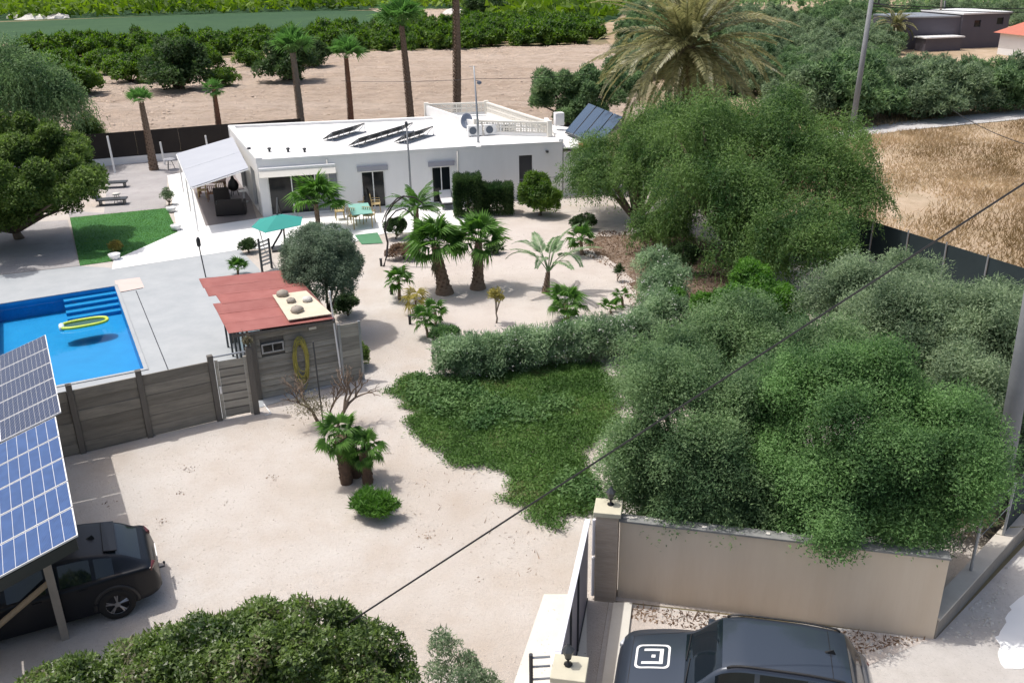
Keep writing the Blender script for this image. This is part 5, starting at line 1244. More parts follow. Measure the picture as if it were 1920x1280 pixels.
# emblem: rounded square ring, open bracket shape and a dot, laid on the bonnet
def decal(polys, name):
    b = B()
    for (x0, y0, x1, y1) in polys:
        nx_ = max(1, int(abs(x1 - x0) / .04)); ny_ = max(1, int(abs(y1 - y0) / .04))
        vs = [(x0 + (x1 - x0) * i / nx_, y0 + (y1 - y0) * j / ny_) for i in range(nx_ + 1) for j in range(ny_ + 1)]
        b.add([(x, y, surf2(x, y) + .004) for x, y in vs], [(i * (ny_ + 1) + j, (i + 1) * (ny_ + 1) + j, (i + 1) * (ny_ + 1) + j + 1, i * (ny_ + 1) + j + 1) for i in range(nx_) for j in range(ny_)])
    return b
ex, ey, eh = .60, .06, .29
b = decal([(ex - .15, ey + .13, ex + .175, ey + .185), (ex + .115, ey - .13, ex + .175, ey + .13), (ex - .18, ey - .185, ex + .175, ey - .13), (ex - .02, ey - .035, ex + .045, ey + .035)], 'e')
rr_ = .07; ring = []
def rrect(h_, r_):
    o_ = []
    for cx, cy, a0 in ((1, 1, 0), (-1, 1, 90), (-1, -1, 180), (1, -1, 270)):
        for k in range(6): t_ = R(a0 + k * 18); o_.append((ex + cx * (h_ - r_) + r_ * math.cos(t_), ey + cy * (h_ - r_) + r_ * math.sin(t_)))
    return o_
def dens(l): 
    o_ = []
    for i in range(len(l)):
        a, c = l[i], l[(i + 1) % len(l)]; n_ = max(1, int(math.dist(a, c) / .05))
        for k in range(n_): o_.append((a[0] + (c[0] - a[0]) * k / n_, a[1] + (c[1] - a[1]) * k / n_))
    return o_
outr = dens(rrect(eh, .09)); cx_, cy_ = ex, ey
inn = [(cx_ + (x - cx_) * .875, cy_ + (y - cy_) * .875) for x, y in outr]; k0 = len(b.v); n_ = len(outr)
b.add([(x, y, surf2(x, y) + .004) for x, y in outr + inn], [(i, (i + 1) % n_, n_ + (i + 1) % n_, n_ + i) for i in range(n_)])
b.build('bonnet_emblem', 'decal', car2, local=True)
for sy in (-1, 1):
    b = B(); b.box((.13, sy * .62, .70), (.20, .26, .10), rz=sy * -.45); b.build('headlight', 'light', car2, bevel=.03, local=True)
    b = B(); b.box((4.06, sy * .72, .86), (.14, .22, .14), rz=sy * .35); b.build('tail_light', 'redlight', car2, bevel=.03, local=True)
b = B(); b.box((.02, 0, .55), (.05, .8, .16)); b.build('grille', 'black', car2, bevel=.02, local=True)
b = B(); b.box((-.015, 0, .36), (.02, .50, .11)); b.build('number_plate', 'decal', car2, local=True)
b = B()
def seam(pts, wd_=.006):
    for (xa_, ya_), (xb_, yb_) in zip(pts[:-1], pts[1:]):
        dv_ = Vector((xb_ - xa_, yb_ - ya_)).normalized(); nv_ = Vector((-dv_.y, dv_.x)) * wd_
        q_ = [(xa_ - nv_.x, ya_ - nv_.y), (xb_ - nv_.x, yb_ - nv_.y), (xb_ + nv_.x, yb_ + nv_.y), (xa_ + nv_.x, ya_ + nv_.y)]; b.add([(x, y, surf2(x, y) + .0025) for x, y in q_], [(0, 1, 2, 3)])
seam([(.24, y) for y in np.linspace(-.60, .60, 13)])
for sy in (-1, 1): seam([(x, sy * yy_) for x, yy_ in zip(np.linspace(.24, 1.10, 10), np.linspace(.60, .70, 10))])
seam([(3.40, y) for y in np.linspace(-.55, .55, 10)])
b.build('panel_gap', 'black', car2, local=True)
b = B(); b.tube([(1.16, -.05, 1.09), (1.22, .6, 1.10)], .012, 5); b.tube([(1.16, -.6, 1.085), (1.22, -.02, 1.105)], .012, 5); b.build('wiper', 'black', car2, local=True)
c1T = [(0, .30, .62, .62, .66), (.08, .26, .78, .76, .82), (.3, .22, .90, .86, .95), (.9, .20, .935, .95, 1.02), (1.2, .20, .94, .96, 1.07), (1.95, .20, .94, .98, 1.46), (2.4, .20, .94, .99, 1.53), (3.0, .20, .94, 1.0, 1.525), (3.5, .20, .93, 1.02, 1.46), (3.85, .22, .92, 1.03, 1.36), (4.28, .26, .89, 1.02, 1.10), (4.42, .30, .86, .98, 1.03), (4.52, .34, .80, .74, .82), (4.56, .38, .72, .58, .60)]
h1 = Vector((-.906, -.423)); rearc = Vector((-7.45, 15.75)); c1o = rearc + h1 * 4.32
car1, surf1, L1 = car('black navy SUV parked under the solar carport with its tail showing', (c1o.x, c1o.y, .011), math.atan2(-h1.y, -h1.x), 'paint_navy', c1T, (.88, 3.66), (1.12, 1.85, 3.66, 4.26, [(1.75, 2.45), (2.53, 3.30), (3.38, 3.72)]), rails=False, wr=.36)
car1.scale = (.955, .955, .955)
b = B(); b.box((3.72, 0, 1.435), (.26, 1.16, .03), ry=.18); b.build('rear_spoiler', 'paint_navy', car1, bevel=.01, local=True)
for sy in (-1, 1): b = B(); b.box((4.40, sy * .70, .93), (.16, .30, .10), rz=sy * .35); b.build('tail_light', 'redlight', car1, bevel=.03, local=True)
b = B(); b.box((4.42, 0, .45), (.30, 1.5, .14)); b.build('rear_bumper', 'rubbertrim', car1, bevel=.05, local=True)
b = B(); b.box((4.565, 0, .78), (.02, .50, .11)); b.build('number_plate', 'decal', car1, local=True)
b = B(); b.tube([(4.5, 0, .36), (4.68, 0, .36), (4.68, 0, .44)], .02, 6); b.lathe((4.68, 0, .43), [(.02, 0), (.032, .03), (.01, .06)], 8); b.build('tow_bar', 'darkmetal', car1, local=True)

# ================================================================ PALMS
def fan_mesh(name, R_, Lp, mat, seed, nseg=22, droop=.25, spread=105):
    """petiole along +x, then a fan of folded segments; one island per segment"""
    rg = np.random.default_rng(seed); b = B()
    arc = lambda s_: Vector((s_, 0, -.10 * s_ * s_))
    b.add([arc(0) + Vector((0, -.018, 0)), arc(0) + Vector((0, .018, 0)), arc(Lp) + Vector((0, .010, 0)), arc(Lp) + Vector((0, -.010, 0)), arc(0) + Vector((0, 0, -.02)), arc(Lp) + Vector((0, 0, -.012))], [(0, 3, 2, 1), (0, 4, 5, 3), (1, 2, 5, 4)])
    h0 = arc(Lp)
    for k in range(nseg):
        a = R(-spread + 2 * spread * k / (nseg - 1)); ln = R_ * (1 - .25 * abs(a) / R(spread)) * rg.uniform(.85, 1.08); wd = ln * .055 + .012
        dv = Vector((math.cos(a), math.sin(a), 0)); pv = Vector((-math.sin(a), math.cos(a), 0))
        m1 = h0 + dv * ln * .55 + Vector((0, 0, .05 * ln)); tip = h0 + dv * ln + Vector((0, 0, -droop * ln * rg.uniform(.6, 1.6)))
        b.add([h0, m1 + pv * wd + Vector((0, 0, .01)), m1 - Vector((0, 0, wd * .5)), m1 - pv * wd + Vector((0, 0, .01)), tip], [(0, 1, 2), (0, 2, 3), (1, 4, 2), (2, 4, 3)])
    o = b.build(name, mat, None, local=True); me = o.data; bpy.data.objects.remove(o); return me
def feather_mesh(name, L, mat, seed, n=38, leaf=.42, bend=1.3, lw=.028, stalk=.12, hang=.35, rach=None):
    rg = np.random.default_rng(seed); b = B(); P = []; ang = 0.0; p = Vector((0, 0, 0)); ds_ = L / 24
    for k in range(25): P.append(p.copy()); ang = -bend * (k / 24) ** 1.3; p = p + Vector((math.cos(ang), 0, math.sin(ang))) * ds_
    for k in range(0, 24, 3):
        r0_ = .022 * (1 - k / 26) + .004; a, c = P[k], P[k + 3]
        b.add([a + Vector((0, -r0_, 0)), a + Vector((0, r0_, 0)), a + Vector((0, 0, -r0_)), c + Vector((0, -r0_ * .8, 0)), c + Vector((0, r0_ * .8, 0)), c + Vector((0, 0, -r0_ * .8))], [(0, 1, 4, 3), (1, 2, 5, 4), (2, 0, 3, 5)])
    for k in range(n):
        t_ = stalk + (1 - stalk) * k / n; f = t_ * 24; i = min(int(f), 23); q = P[i].lerp(P[i + 1], f - i); d_ = (P[i + 1] - P[i]).normalized()
        for s_ in (-1, 1):
            ll = leaf * (math.sin(math.pi * min(1, .15 + t_ * .9)) * .7 + .35) * rg.uniform(.85, 1.1); up = Vector((-d_.z, 0, d_.x))
            v_ = (d_ * .75 + Vector((0, s_ * .8, 0)) + up * rg.uniform(.0, .35)).normalized(); v2 = (v_ - Vector((0, 0, hang * 2))).normalized(); wv = v_.cross(up).normalized() * lw
            m1 = q + v_ * ll * .5; b.add([q, m1 + wv, m1 + v2 * ll * .5, m1 - wv], [(0, 1, 2, 3)])
    o = b.build(name, mat, None, local=True); me = o.data; bpy.data.objects.remove(o); return me
def palm(name, label, base, top, r0, r1, meshes, n, seed, group, bark='palmbark', pitch=(75, -35), sc=(.85, 1.1), boots=True, cat='palm tree', flare=1.0, skirt=None, skirt_n=0, bootlen=.12):
    rg = random.Random(seed); root = thing(name, label, cat, base, group); tp = Vector(top) - Vector(base)
    b = B(); NR = max(6, int(tp.length / .16)); pts = []; rad = []
    for k in range(NR + 1):
        t_ = k / NR; p = tp * t_ + Vector((math.sin(t_ * 3.1) * .03 * tp.length * .3, 0, 0)); pts.append(p); rr = r0 + (r1 - r0) * t_ ** (.6); rad.append(rr * (1 + .09 * (k % 2)) * (1 + (flare - 1) * max(0, 1 - t_ * 5)))
    pts[0] = pts[0] - Vector((0, 0, .06)); b.tube(pts, rad, 12); b.build('trunk', bark, root, False, local=True)
    if boots:
        b = B(); nb_ = int(NR * 9)
        for k in range(nb_):
            t_ = (k + .5) / nb_; p = tp * t_; a = k * 2.399; rr = (r0 + (r1 - r0) * t_ ** .6) * 1.0; o_ = Vector((math.cos(a), math.sin(a), 0)); s_ = Vector((-o_.y, o_.x, 0)) * rr * .28
            q = p + o_ * rr * .95; b.add([q - s_, q + s_, q + o_ * rr * .22 + Vector((0, 0, bootlen)) + s_ * .5, q + o_ * rr * .22 + Vector((0, 0, bootlen)) - s_ * .5, q + Vector((0, 0, bootlen * .8))], [(0, 1, 2, 3), (1, 4, 2), (0, 3, 4)])
        b.build('leaf_bases', 'boots' if bark != 'greybark' else 'palmbark', root, local=True)['kind'] = 'stuff'
    for k in range(n):
        t_ = (k + .5) / n; o = bpy.data.objects.new('frond', meshes[k % len(meshes)]); link(o, root)
        pt = R(pitch[0] + (pitch[1] - pitch[0]) * t_ ** .9 + rg.uniform(-9, 9)); yw = k * 2.39996 + rg.uniform(-.25, .25); s_ = rg.uniform(*sc)
        o.matrix_local = Matrix.Translation(tp + Vector((math.cos(yw), math.sin(yw), 0)) * r1 * .5 + Vector((0, 0, .05 - .25 * t_ * r1))) @ Matrix.Rotation(yw, 4, 'Z') @ Matrix.Rotation(-pt, 4, 'Y') @ Matrix.Rotation(rg.uniform(-.5, .5), 4, 'X') @ Matrix.Scale(s_, 4)
    for k in range(skirt_n):
        o = bpy.data.objects.new('dead_frond', skirt); link(o, root); yw = k * 2.4; t_ = 1 - .35 * (k / max(1, skirt_n))
        o.matrix_local = Matrix.Translation(tp * t_) @ Matrix.Rotation(yw, 4, 'Z') @ Matrix.Rotation(R(70 + rg.uniform(-8, 8)), 4, 'Y') @ Matrix.Scale(rg.uniform(.5, .75), 4)
    return root
def palm_px(name, label, bx, by, tx, ty, r0, r1, meshes, n, seed, group, **k):
    base = at(bx, by); base.z = 0.0; a, b_, c = ray(tx, ty); t_ = base.y / b_; top = Vector((a * t_, base.y, H + c * t_)); return palm(name, label, base, top, r0, r1, meshes, n, seed, group, **k)
FM = [fan_mesh('fan_frond', .62, .55, 'lf_fan', s_, droop=dr) for s_, dr in ((1, .15), (2, .35), (3, .6))]
FS = [fan_mesh('small_fan_frond', .40, .28, 'lf_fan', s_, 16, droop=dr) for s_, dr in ((4, .15), (5, .4))]
FT = [fan_mesh('tall_fan_frond', .95, .75, 'lf_fanfar', s_, 18, droop=dr) for s_, dr in ((6, .05), (7, .3))]
FD = fan_mesh('dry_fan_frond', .7, .5, 'lf_dryfrond', 8, 14, .8, 80)
FY = [fan_mesh('yellow_fan_frond', .45, .3, 'lf_yellow', 9, 12, .5)]
FE = [feather_mesh('canary_frond', 4.3, 'lf_canary', s_, 58, .50, bd, .034, .10, .22) for s_, bd in ((11, .75), (12, 1.15), (13, 1.5))]
FG = [feather_mesh('garden_frond', 1.9, 'lf_oleander', s_, 44, .34, bd, .022, .35) for s_, bd in ((14, 1.1), (15, 1.9))] 
FP = [feather_mesh('young_frond', 1.35, 'lf_fan', s_, 34, .36, bd, .022, .15) for s_, bd in ((16, .7), (17, 1.3))]
FK = [feather_mesh('dark_frond', 1.9, 'lf_dark', s_, 30, .16, bd, .014, .35) for s_, bd in ((18, 1.9),)]
FSm = [feather_mesh('far_frond', 2.4, 'lf_canary', s_, 26, .4, bd, .05, .1) for s_, bd in ((19, 1.2), (20, 1.7))]
gg = 'young fan palms in the gravel garden'
palm_px('fan_palm', 'thick-trunked fan palm, left of the two large ones in the gravel garden', 834, 550, 816, 462, .30, .15, FM, 30, 1, gg, flare=1.25, skirt=FD, skirt_n=7, pitch=(88, -12), sc=(.95, 1.2))
palm_px('fan_palm', 'thick-trunked fan palm, right of the two large ones in the gravel garden', 896, 541, 897, 455, .26, .13, FM, 26, 2, gg, flare=1.3, skirt=FD, skirt_n=7, pitch=(88, -12), sc=(.95, 1.15))
palm_px('fan_palm', 'small lone fan palm beside the second path bollard', 749, 562, 747, 524, .07, .05, FS, 16, 3, gg, boots=False)
palm_px('fan_palm', 'bushy green fan palm at the near edge of the gravel garden behind the flowering hedge', 1063, 604, 1060, 570, .10, .08, FM, 20, 4, gg, sc=(.6, .8), boots=False)
palm_px('fan_palm', 'dark fan palm at the edge of the brown litter in the gravel garden', 1091, 478, 1089, 448, .09, .06, FS, 15, 5, gg, sc=(1, 1.25), boots=False)
palm_px('fan_palm', 'tiny round-headed fan palm near the right end of the flowering hedge', 1168, 577, 1166, 556, .05, .04, FS, 10, 6, gg, sc=(.5, .7), boots=False)
palm_px('fan_palm', 'young fan palm with two upright pale leaves right of the gravel garden', 1147, 590, 1144, 582, .05, .04, FS, 6, 7, gg, sc=(.8, 1.0), boots=False, pitch=(70, 20))
palm_px('fan_palm', 'young palm with dark green head left of the twin near the third bollard', 803, 633, 796, 600, .05, .04, FS, 13, 8, gg, sc=(.7, .95), boots=False)
palm_px('fan_palm', 'young palm with green head right of the twin near the third bollard', 817, 612, 816, 585, .05, .04, FS, 12, 9, gg, sc=(.7, .9), boots=False)
palm_px('fan_palm', 'yellowing little palm on the gravel between two path bollards', 781, 588, 779, 563, .04, .035, FY, 9, 10, gg, sc=(.7, .9), boots=False)
palm_px('fan_palm', 'tall-leaved bright fan palm in front of the wide sliding glass doors', 598, 432, 592, 383, .11, .10, FM, 22, 11, gg, sc=(1.15, 1.5), pitch=(88, 5))
palm_px('feather_palm', 'sparse feather palm with long bare arching fronds in the gravel garden', 1023, 549, 1028, 510, .16, .07, FG, 11, 12, None, pitch=(88, 45), sc=(1.0, 1.3), flare=1.1)
palm_px('feather_palm', 'green feather palm on the gravel by the patio table', 781, 440, 780, 392, .13, .11, FP, 22, 13, None, pitch=(80, 0), sc=(.9, 1.15))
aq = at(719, 500); arch = thing('arching_stem', 'dead black palm stem arching over the path in front of the patio table', 'dead palm', aq)
def at_y(px, py, d_): a, b_, c = ray(px, py); t_ = d_ / b_; return Vector((a * t_, d_, H + c * t_))
for nm_, pp_, r_ in (('stem', ((719, 501), (725, 480), (727, 455), (721, 430), (724, 405), (738, 382), (757, 368), (778, 370), (795, 384)), .05), ('drooping_frond', ((722, 432), (728, 412), (742, 396), (757, 391), (772, 400), (785, 418)), .035), ('drooping_frond', ((757, 368), (745, 372), (733, 384), (723, 400), (716, 418)), .035)):
    b = B(); n_ = len(pp_); b.tube([at_y(x, y, aq.y + .02 * k) for k, (x, y) in enumerate(pp_)], [r_ * (1 - .5 * k / n_) for k in range(n_)], 6); b.build(nm_, 'wicker', arch, True)
palm_px('fan_palm', 'small fan palm on the pool deck behind the shed roof', 446, 517, 446, 505, .05, .05, FS, 12, 15, gg, sc=(.7, .9), boots=False, pitch=(70, 5))
# palm cluster in the yard
cg = 'short palms in the yard cluster'
palm_px('cluster_palm', 'short stout palm with pale green head at the left of the yard cluster', 650, 905, 638, 818, .15, .14, FM, 20, 21, cg, sc=(.46, .60), bark='boots', pitch=(80, -55))
palm_px('cluster_palm', 'short stout palm with dark green head at the right of the yard cluster', 690, 905, 682, 846, .13, .12, FM, 20, 22, cg, sc=(.42, .55), bark='boots', pitch=(75, -60))
palm_px('cluster_palm', 'shaded short palm at the back of the yard cluster', 668, 893, 660, 842, .13, .12, FM, 14, 23, cg, sc=(.42, .52), bark='boots', pitch=(60, -50))
# tall background palms
tg = 'tall thin palms round the bungalow'
palm_px('tall_fan_palm', 'tall leaning palm with dark trunk in front of the dark screen, furthest left', 289, 319, 265, 193, .28, .14, FT, 16, 31, tg, sc=(.55, .7), pitch=(90, 30), bark='palmbark')
palm_px('tall_fan_palm', 'tall palm with a reddish skirt of old leaf bases behind the awning', 416, 285, 401, 168, .26, .12, FT, 20, 32, tg, sc=(.42, .55), bark='redbark')
palm_px('tall_fan_palm', 'tall green-headed palm behind the left half of the white roof', 568, 262, 549, 100, .27, .18, FT, 26, 33, tg, sc=(1.0, 1.25), pitch=(90, 30), bark='greybark')
palm_px('tall_fan_palm', 'shorter palm behind the middle of the white roof with a dull green head', 660, 258, 649, 110, .24, .14, FT, 22, 34, tg, sc=(.85, 1.05), pitch=(90, 30), bark='redbark')
palm_px('tall_fan_palm', 'tall palm behind the white roof with a bright head near the top edge', 773, 256, 753, 50, .28, .17, FT, 26, 35, tg, sc=(1.15, 1.4), pitch=(90, 30), bark='palmbark')
palm_px('tall_fan_palm', 'tallest palm with its head out of the picture behind the roof terrace', 857, 250, 853, -60, .28, .2, FT, 24, 36, tg, sc=(.8, 1), bark='palmbark')
# Canary date palm
palm_px('date_palm', 'big date palm with long arching grey green fronds above the pepper tree', 1275, 345, 1290, 88, .42, .36, FE, 88, 41, None, pitch=(88, -36), sc=(1.15, 1.42), bark='palmbark', bootlen=.2)
palm_px('date_palm', 'small distant date palm in the olive grove left of the grey building', 1680, 95, 1679, 48, .35, .3, FSm, 34, 42, None, pitch=(85, -40), sc=(1.1, 1.35))
# yellow sapling
q = at(930, 606); tree('sapling', 'thin yellowing sapling alone in the middle of the gravel garden', 'sapling', q, [(0, 0, 1.0, .28, .22, .3)], 'lf_yellow', 500, .12, .04, 61, .03, 'greybark', ncl=8, cr=.12)
q = at(1159, 527); tree('sapling', 'small dark seedling standing in a bare patch at the right of the gravel garden', 'sapling', q, [(0, 0, .5, .2, .2, .2)], 'lf_dark', 260, .12, .05, 62, .02, ncl=6, cr=.1)

# ================================================================ TREES AND SHRUBS
def P_(px, py, z=0.0): v = at(px, py, z); return v
def lobe(base, px, py, z, rx, ry, rz):
    v = at(px, py, z); return (v.x - base.x, v.y - base.y, z, rx, ry, rz)
# near bottom-left leathery tree
bs = at(540, 1330, 0); bs = Vector((-3.0, 10.9, 0))
tree('leathery_tree', 'dense dark leathery-leaved tree in the lower left foreground', 'tree', bs,
     [lobe(bs, 565, 1285, 1.45, 1.5, 1.35, 1.35), lobe(bs, 390, 1300, 1.15, 1.35, 1.25, 1.15), lobe(bs, 200, 1340, .85, 1.4, 1.1, 1.0), lobe(bs, 60, 1400, .7, 1.2, 1.0, .9), lobe(bs, 480, 1290, 1.3, 1.2, 1.2, 1.25), lobe(bs, 300, 1320, 1.0, 1.2, 1.1, 1.1), lobe(bs, 125, 1370, .8, 1.1, 1.0, .95), lobe(bs, 690, 1310, 1.2, .75, .9, 1.0)],
     'lf_carob', 150000, .075, .042, 101, .16, ncl=300, cr=.24, low=-.2, out=.8, up=.3, inner=.8)
# wispy shrub
bs = at(880, 1330, 0); tree('wispy_shrub', 'wispy grey green shrub beside the gate apron at the bottom edge', 'shrub', bs,
     [(-.1, 0, .7, .75, .6, .7), (-.35, .2, 1.15, .3, .3, .6), (.25, -.1, .4, .7, .5, .45)], 'lf_greyolive', 5200, .07, .022, 102, .02, ncl=26, cr=.16, inner=.3)
# olive masses over the street wall
og = None
bs = Vector((3.7, 17.0, 0))
tree('olive_tree', 'big grey green olive tree left of the pair behind the tan wall', 'tree', bs,
     [lobe(bs, 1290, 770, 3.3, 1.5, 1.4, 1.15), lobe(bs, 1190, 870, 2.4, .9, 1.0, .9), lobe(bs, 1320, 880, 2.5, 1.2, 1.0, 1.0), lobe(bs, 1220, 715, 3.3, 1.0, 1.0, .8), lobe(bs, 1200, 930, 1.6, .7, .8, .7), lobe(bs, 1300, 940, 1.7, .9, .8, .7), lobe(bs, 1400, 780, 2.9, 1.0, 1.0, 1.0), lobe(bs, 1390, 930, 2.0, .9, .8, .9), lobe(bs, 1250, 965, 1.6, .8, .6, .6), lobe(bs, 1360, 985, 1.45, .8, .5, .55)],
     'lf_olive', 260000, .066, .026, 103, .16, 'greybark', ncl=170, cr=.32, inner=.4, fill=(.3, 1.38))
bs = Vector((7.0, 16.6, 0))
tree('olive_tree', 'big bright green tree right of the pair leaning over the tan wall', 'tree', bs,
     [lobe(bs, 1600, 770, 3.6, 1.6, 1.4, 1.2), lobe(bs, 1770, 850, 3.0, 1.0, 1.1, 1.1), lobe(bs, 1480, 760, 3.4, 1.1, 1.2, 1.0), lobe(bs, 1580, 910, 2.6, 1.3, .8, .95), lobe(bs, 1720, 930, 2.4, 1.0, .8, .8), lobe(bs, 1555, 1030, 1.95, .40, .3, .45), lobe(bs, 1450, 880, 2.4, .8, .8, .9), lobe(bs, 1650, 990, 2.0, .9, .5, .4), lobe(bs, 1790, 950, 2.2, .7, .6, .6), lobe(bs, 1815, 890, 3.0, .75, .7, .6), lobe(bs, 1700, 870, 3.3, 1.1, .7, .7), lobe(bs, 1470, 960, 1.7, .8, .6, .8), lobe(bs, 1680, 1000, 1.7, .9, .5, .6), lobe(bs, 1500, 1000, 1.5, .6, .4, .5)],
     'lf_green', 320000, .066, .027, 104, .18, 'greybark', ncl=210, cr=.33, inner=.4, fill=(.3, 1.38))
bs = Vector((4.9, 21.0, 0))
tree('olive_tree', 'bluish olive tree behind the pair, reaching back to the bright green bush', 'tree', bs,
     [lobe(bs, 1400, 655, 2.9, 1.6, 1.4, 1.2), lobe(bs, 1280, 700, 2.6, 1.2, 1.1, 1.1), lobe(bs, 1530, 690, 2.8, 1.2, 1.1, 1.1), lobe(bs, 1330, 680, 2.0, 1.2, 1.2, 1.2), lobe(bs, 1460, 720, 2.6, 1.2, 1.2, 1.2)], 'lf_olive', 130000, .075, .03, 105, .16, 'greybark', ncl=110, cr=.36, inner=.4, fill=(.3, 1.38))
bs = Vector((10.2, 23.0, 0))
tree('grey_olive_tree', 'grey olive tree in front of the dark green screen fence', 'tree', bs,
     [lobe(bs, 1690, 620, 3.0, 2.0, 1.6, 1.3), lobe(bs, 1590, 570, 2.8, 1.4, 1.3, 1.3), lobe(bs, 1810, 600, 2.9, 1.4, 1.3, 1.1), lobe(bs, 1705, 525, 3.0, .7, .8, .7), lobe(bs, 1610, 670, 2.3, 1.3, 1.2, 1.2), lobe(bs, 1740, 690, 2.5, 1.5, 1.2, 1.3), lobe(bs, 1570, 555, 2.0, .8, .8, .7)],
     'lf_greyolive', 150000, .10, .035, 106, .18, 'greybark', ncl=170, cr=.38, inner=.4, fill=(.3, 1.38))
bs = Vector((11.9, 20.6, 0))
tree('grey_olive_tree', 'grey olive tree at the right edge behind the utility pole', 'tree', bs,
     [lobe(bs, 1870, 640, 3.1, 1.4, 1.4, 1.3), lobe(bs, 1820, 760, 2.4, 1.1, 1.2, 1.3), lobe(bs, 1910, 600, 3.0, 1.0, 1.0, .9), lobe(bs, 1900, 800, 1.8, 1.0, .9, 1.0), lobe(bs, 1850, 860, 1.2, .7, .7, .7), lobe(bs, 1790, 660, 2.8, 1.1, 1.1, 1.1)],
     'lf_greyolive', 105000, .09, .033, 107, .18, 'greybark', ncl=120, cr=.36, inner=.4, fill=(.3, 1.38))
# bright bush
bs = Vector((6.6, 26.3, 0))
tree('bright_bush', 'bright fresh green bush between the flowering hedge and the olives', 'bush', bs,
     [lobe(bs, 1430, 590, 1.1, 1.5, 1.3, .95), lobe(bs, 1350, 600, 1.0, 1.0, 1.0, .8), lobe(bs, 1400, 530, 1.5, .8, .9, .7), lobe(bs, 1260, 590, .7, .6, .6, .6)],
     'lf_bright', 52000, .11, .06, 108, .1, ncl=70, cr=.35, up=.6)
# pepper trees
bs = at(1340, 480, 0)
tree('pepper_tree', 'large weeping pepper tree right of centre under the date palm', 'tree', bs,
     [lobe(bs, 1420, 300, 4.0, 3.0, 2.6, 1.8), lobe(bs, 1520, 330, 3.4, 2.6, 2.4, 1.8), lobe(bs, 1460, 420, 2.4, 2.6, 1.8, 1.6), lobe(bs, 1350, 255, 4.6, 2.2, 1.8, 1.1), lobe(bs, 1550, 270, 4.2, 1.3, 1.4, 1.0), lobe(bs, 1510, 480, 1.7, 1.8, 1.2, 1.2), lobe(bs, 1330, 370, 3.0, 2.2, 1.8, 1.8), lobe(bs, 1400, 490, 1.2, 1.2, 1.2, 1.0), lobe(bs, 1590, 400, 2.2, 1.2, 1.2, 1.2), lobe(bs, 1300, 245, 5.2, 1.8, 1.6, 1.2), lobe(bs, 1440, 225, 5.4, 1.8, 1.6, 1.0)],
     'lf_pepper', 190000, .13, .042, 109, .3, ncl=120, cr=.62, style='weep', length=1.0, inner=.65, fill=(.4, 1.1))
bs = at(1190, 425, 0)
tree('pepper_tree', 'smaller weeping pepper tree at the right end of the bungalow', 'tree', bs,
     [lobe(bs, 1180, 335, 2.2, 2.1, 1.8, 1.5), lobe(bs, 1110, 345, 1.8, 1.2, 1.3, 1.4), lobe(bs, 1260, 300, 3.3, 2.2, 1.8, 1.6), lobe(bs, 1200, 275, 3.2, 1.5, 1.3, 1.0), lobe(bs, 1270, 390, 1.9, 1.9, 1.5, 1.3), lobe(bs, 1240, 430, 1.0, 1.2, 1.0, .9), lobe(bs, 1230, 240, 4.3, 1.6, 1.4, 1.1), lobe(bs, 1130, 290, 2.8, 1.2, 1.2, 1.0)],
     'lf_pepper', 110000, .13, .042, 110, .2, ncl=80, cr=.52, style='weep', length=.9, inner=.65, fill=(.4, 1.1))
# oleander hedge
def hedge_lobes(bs, pts, h, w_): return [lobe(bs, x, y, h * .45, w_, w_ * .85, h * .52) for x, y in pts] + [lobe(bs, (pts[i][0] + pts[i + 1][0]) / 2, (pts[i][1] + pts[i + 1][1]) / 2 + 4, h * .36, w_ * .8, w_ * .7, h * .42) for i in range(len(pts) - 1)]
bs = at(1000, 660)
tree('oleander_hedge', 'grey green oleander hedge with white flowers round the near side of the gravel garden', 'hedge', bs,
     hedge_lobes(bs, [(850, 672), (900, 668), (950, 662), (1000, 655), (1050, 648), (1100, 640), (1150, 632), (1195, 618), (1240, 600)], 1.5, .72) + [lobe(bs, 1240, 590, .85, .95, .8, .9), lobe(bs, 1245, 550, .95, 1.0, .8, 1.0), lobe(bs, 1232, 510, 1.05, .8, .7, .9)],
     'lf_oleander', 120000, .13, .032, 111, .05, 'greybark', ncl=320, cr=.22, low=-.9, up=.9, inner=.5, fill=(.3, 1.5), extra=[('flowers', 'flower', 2800, .07, .05)])
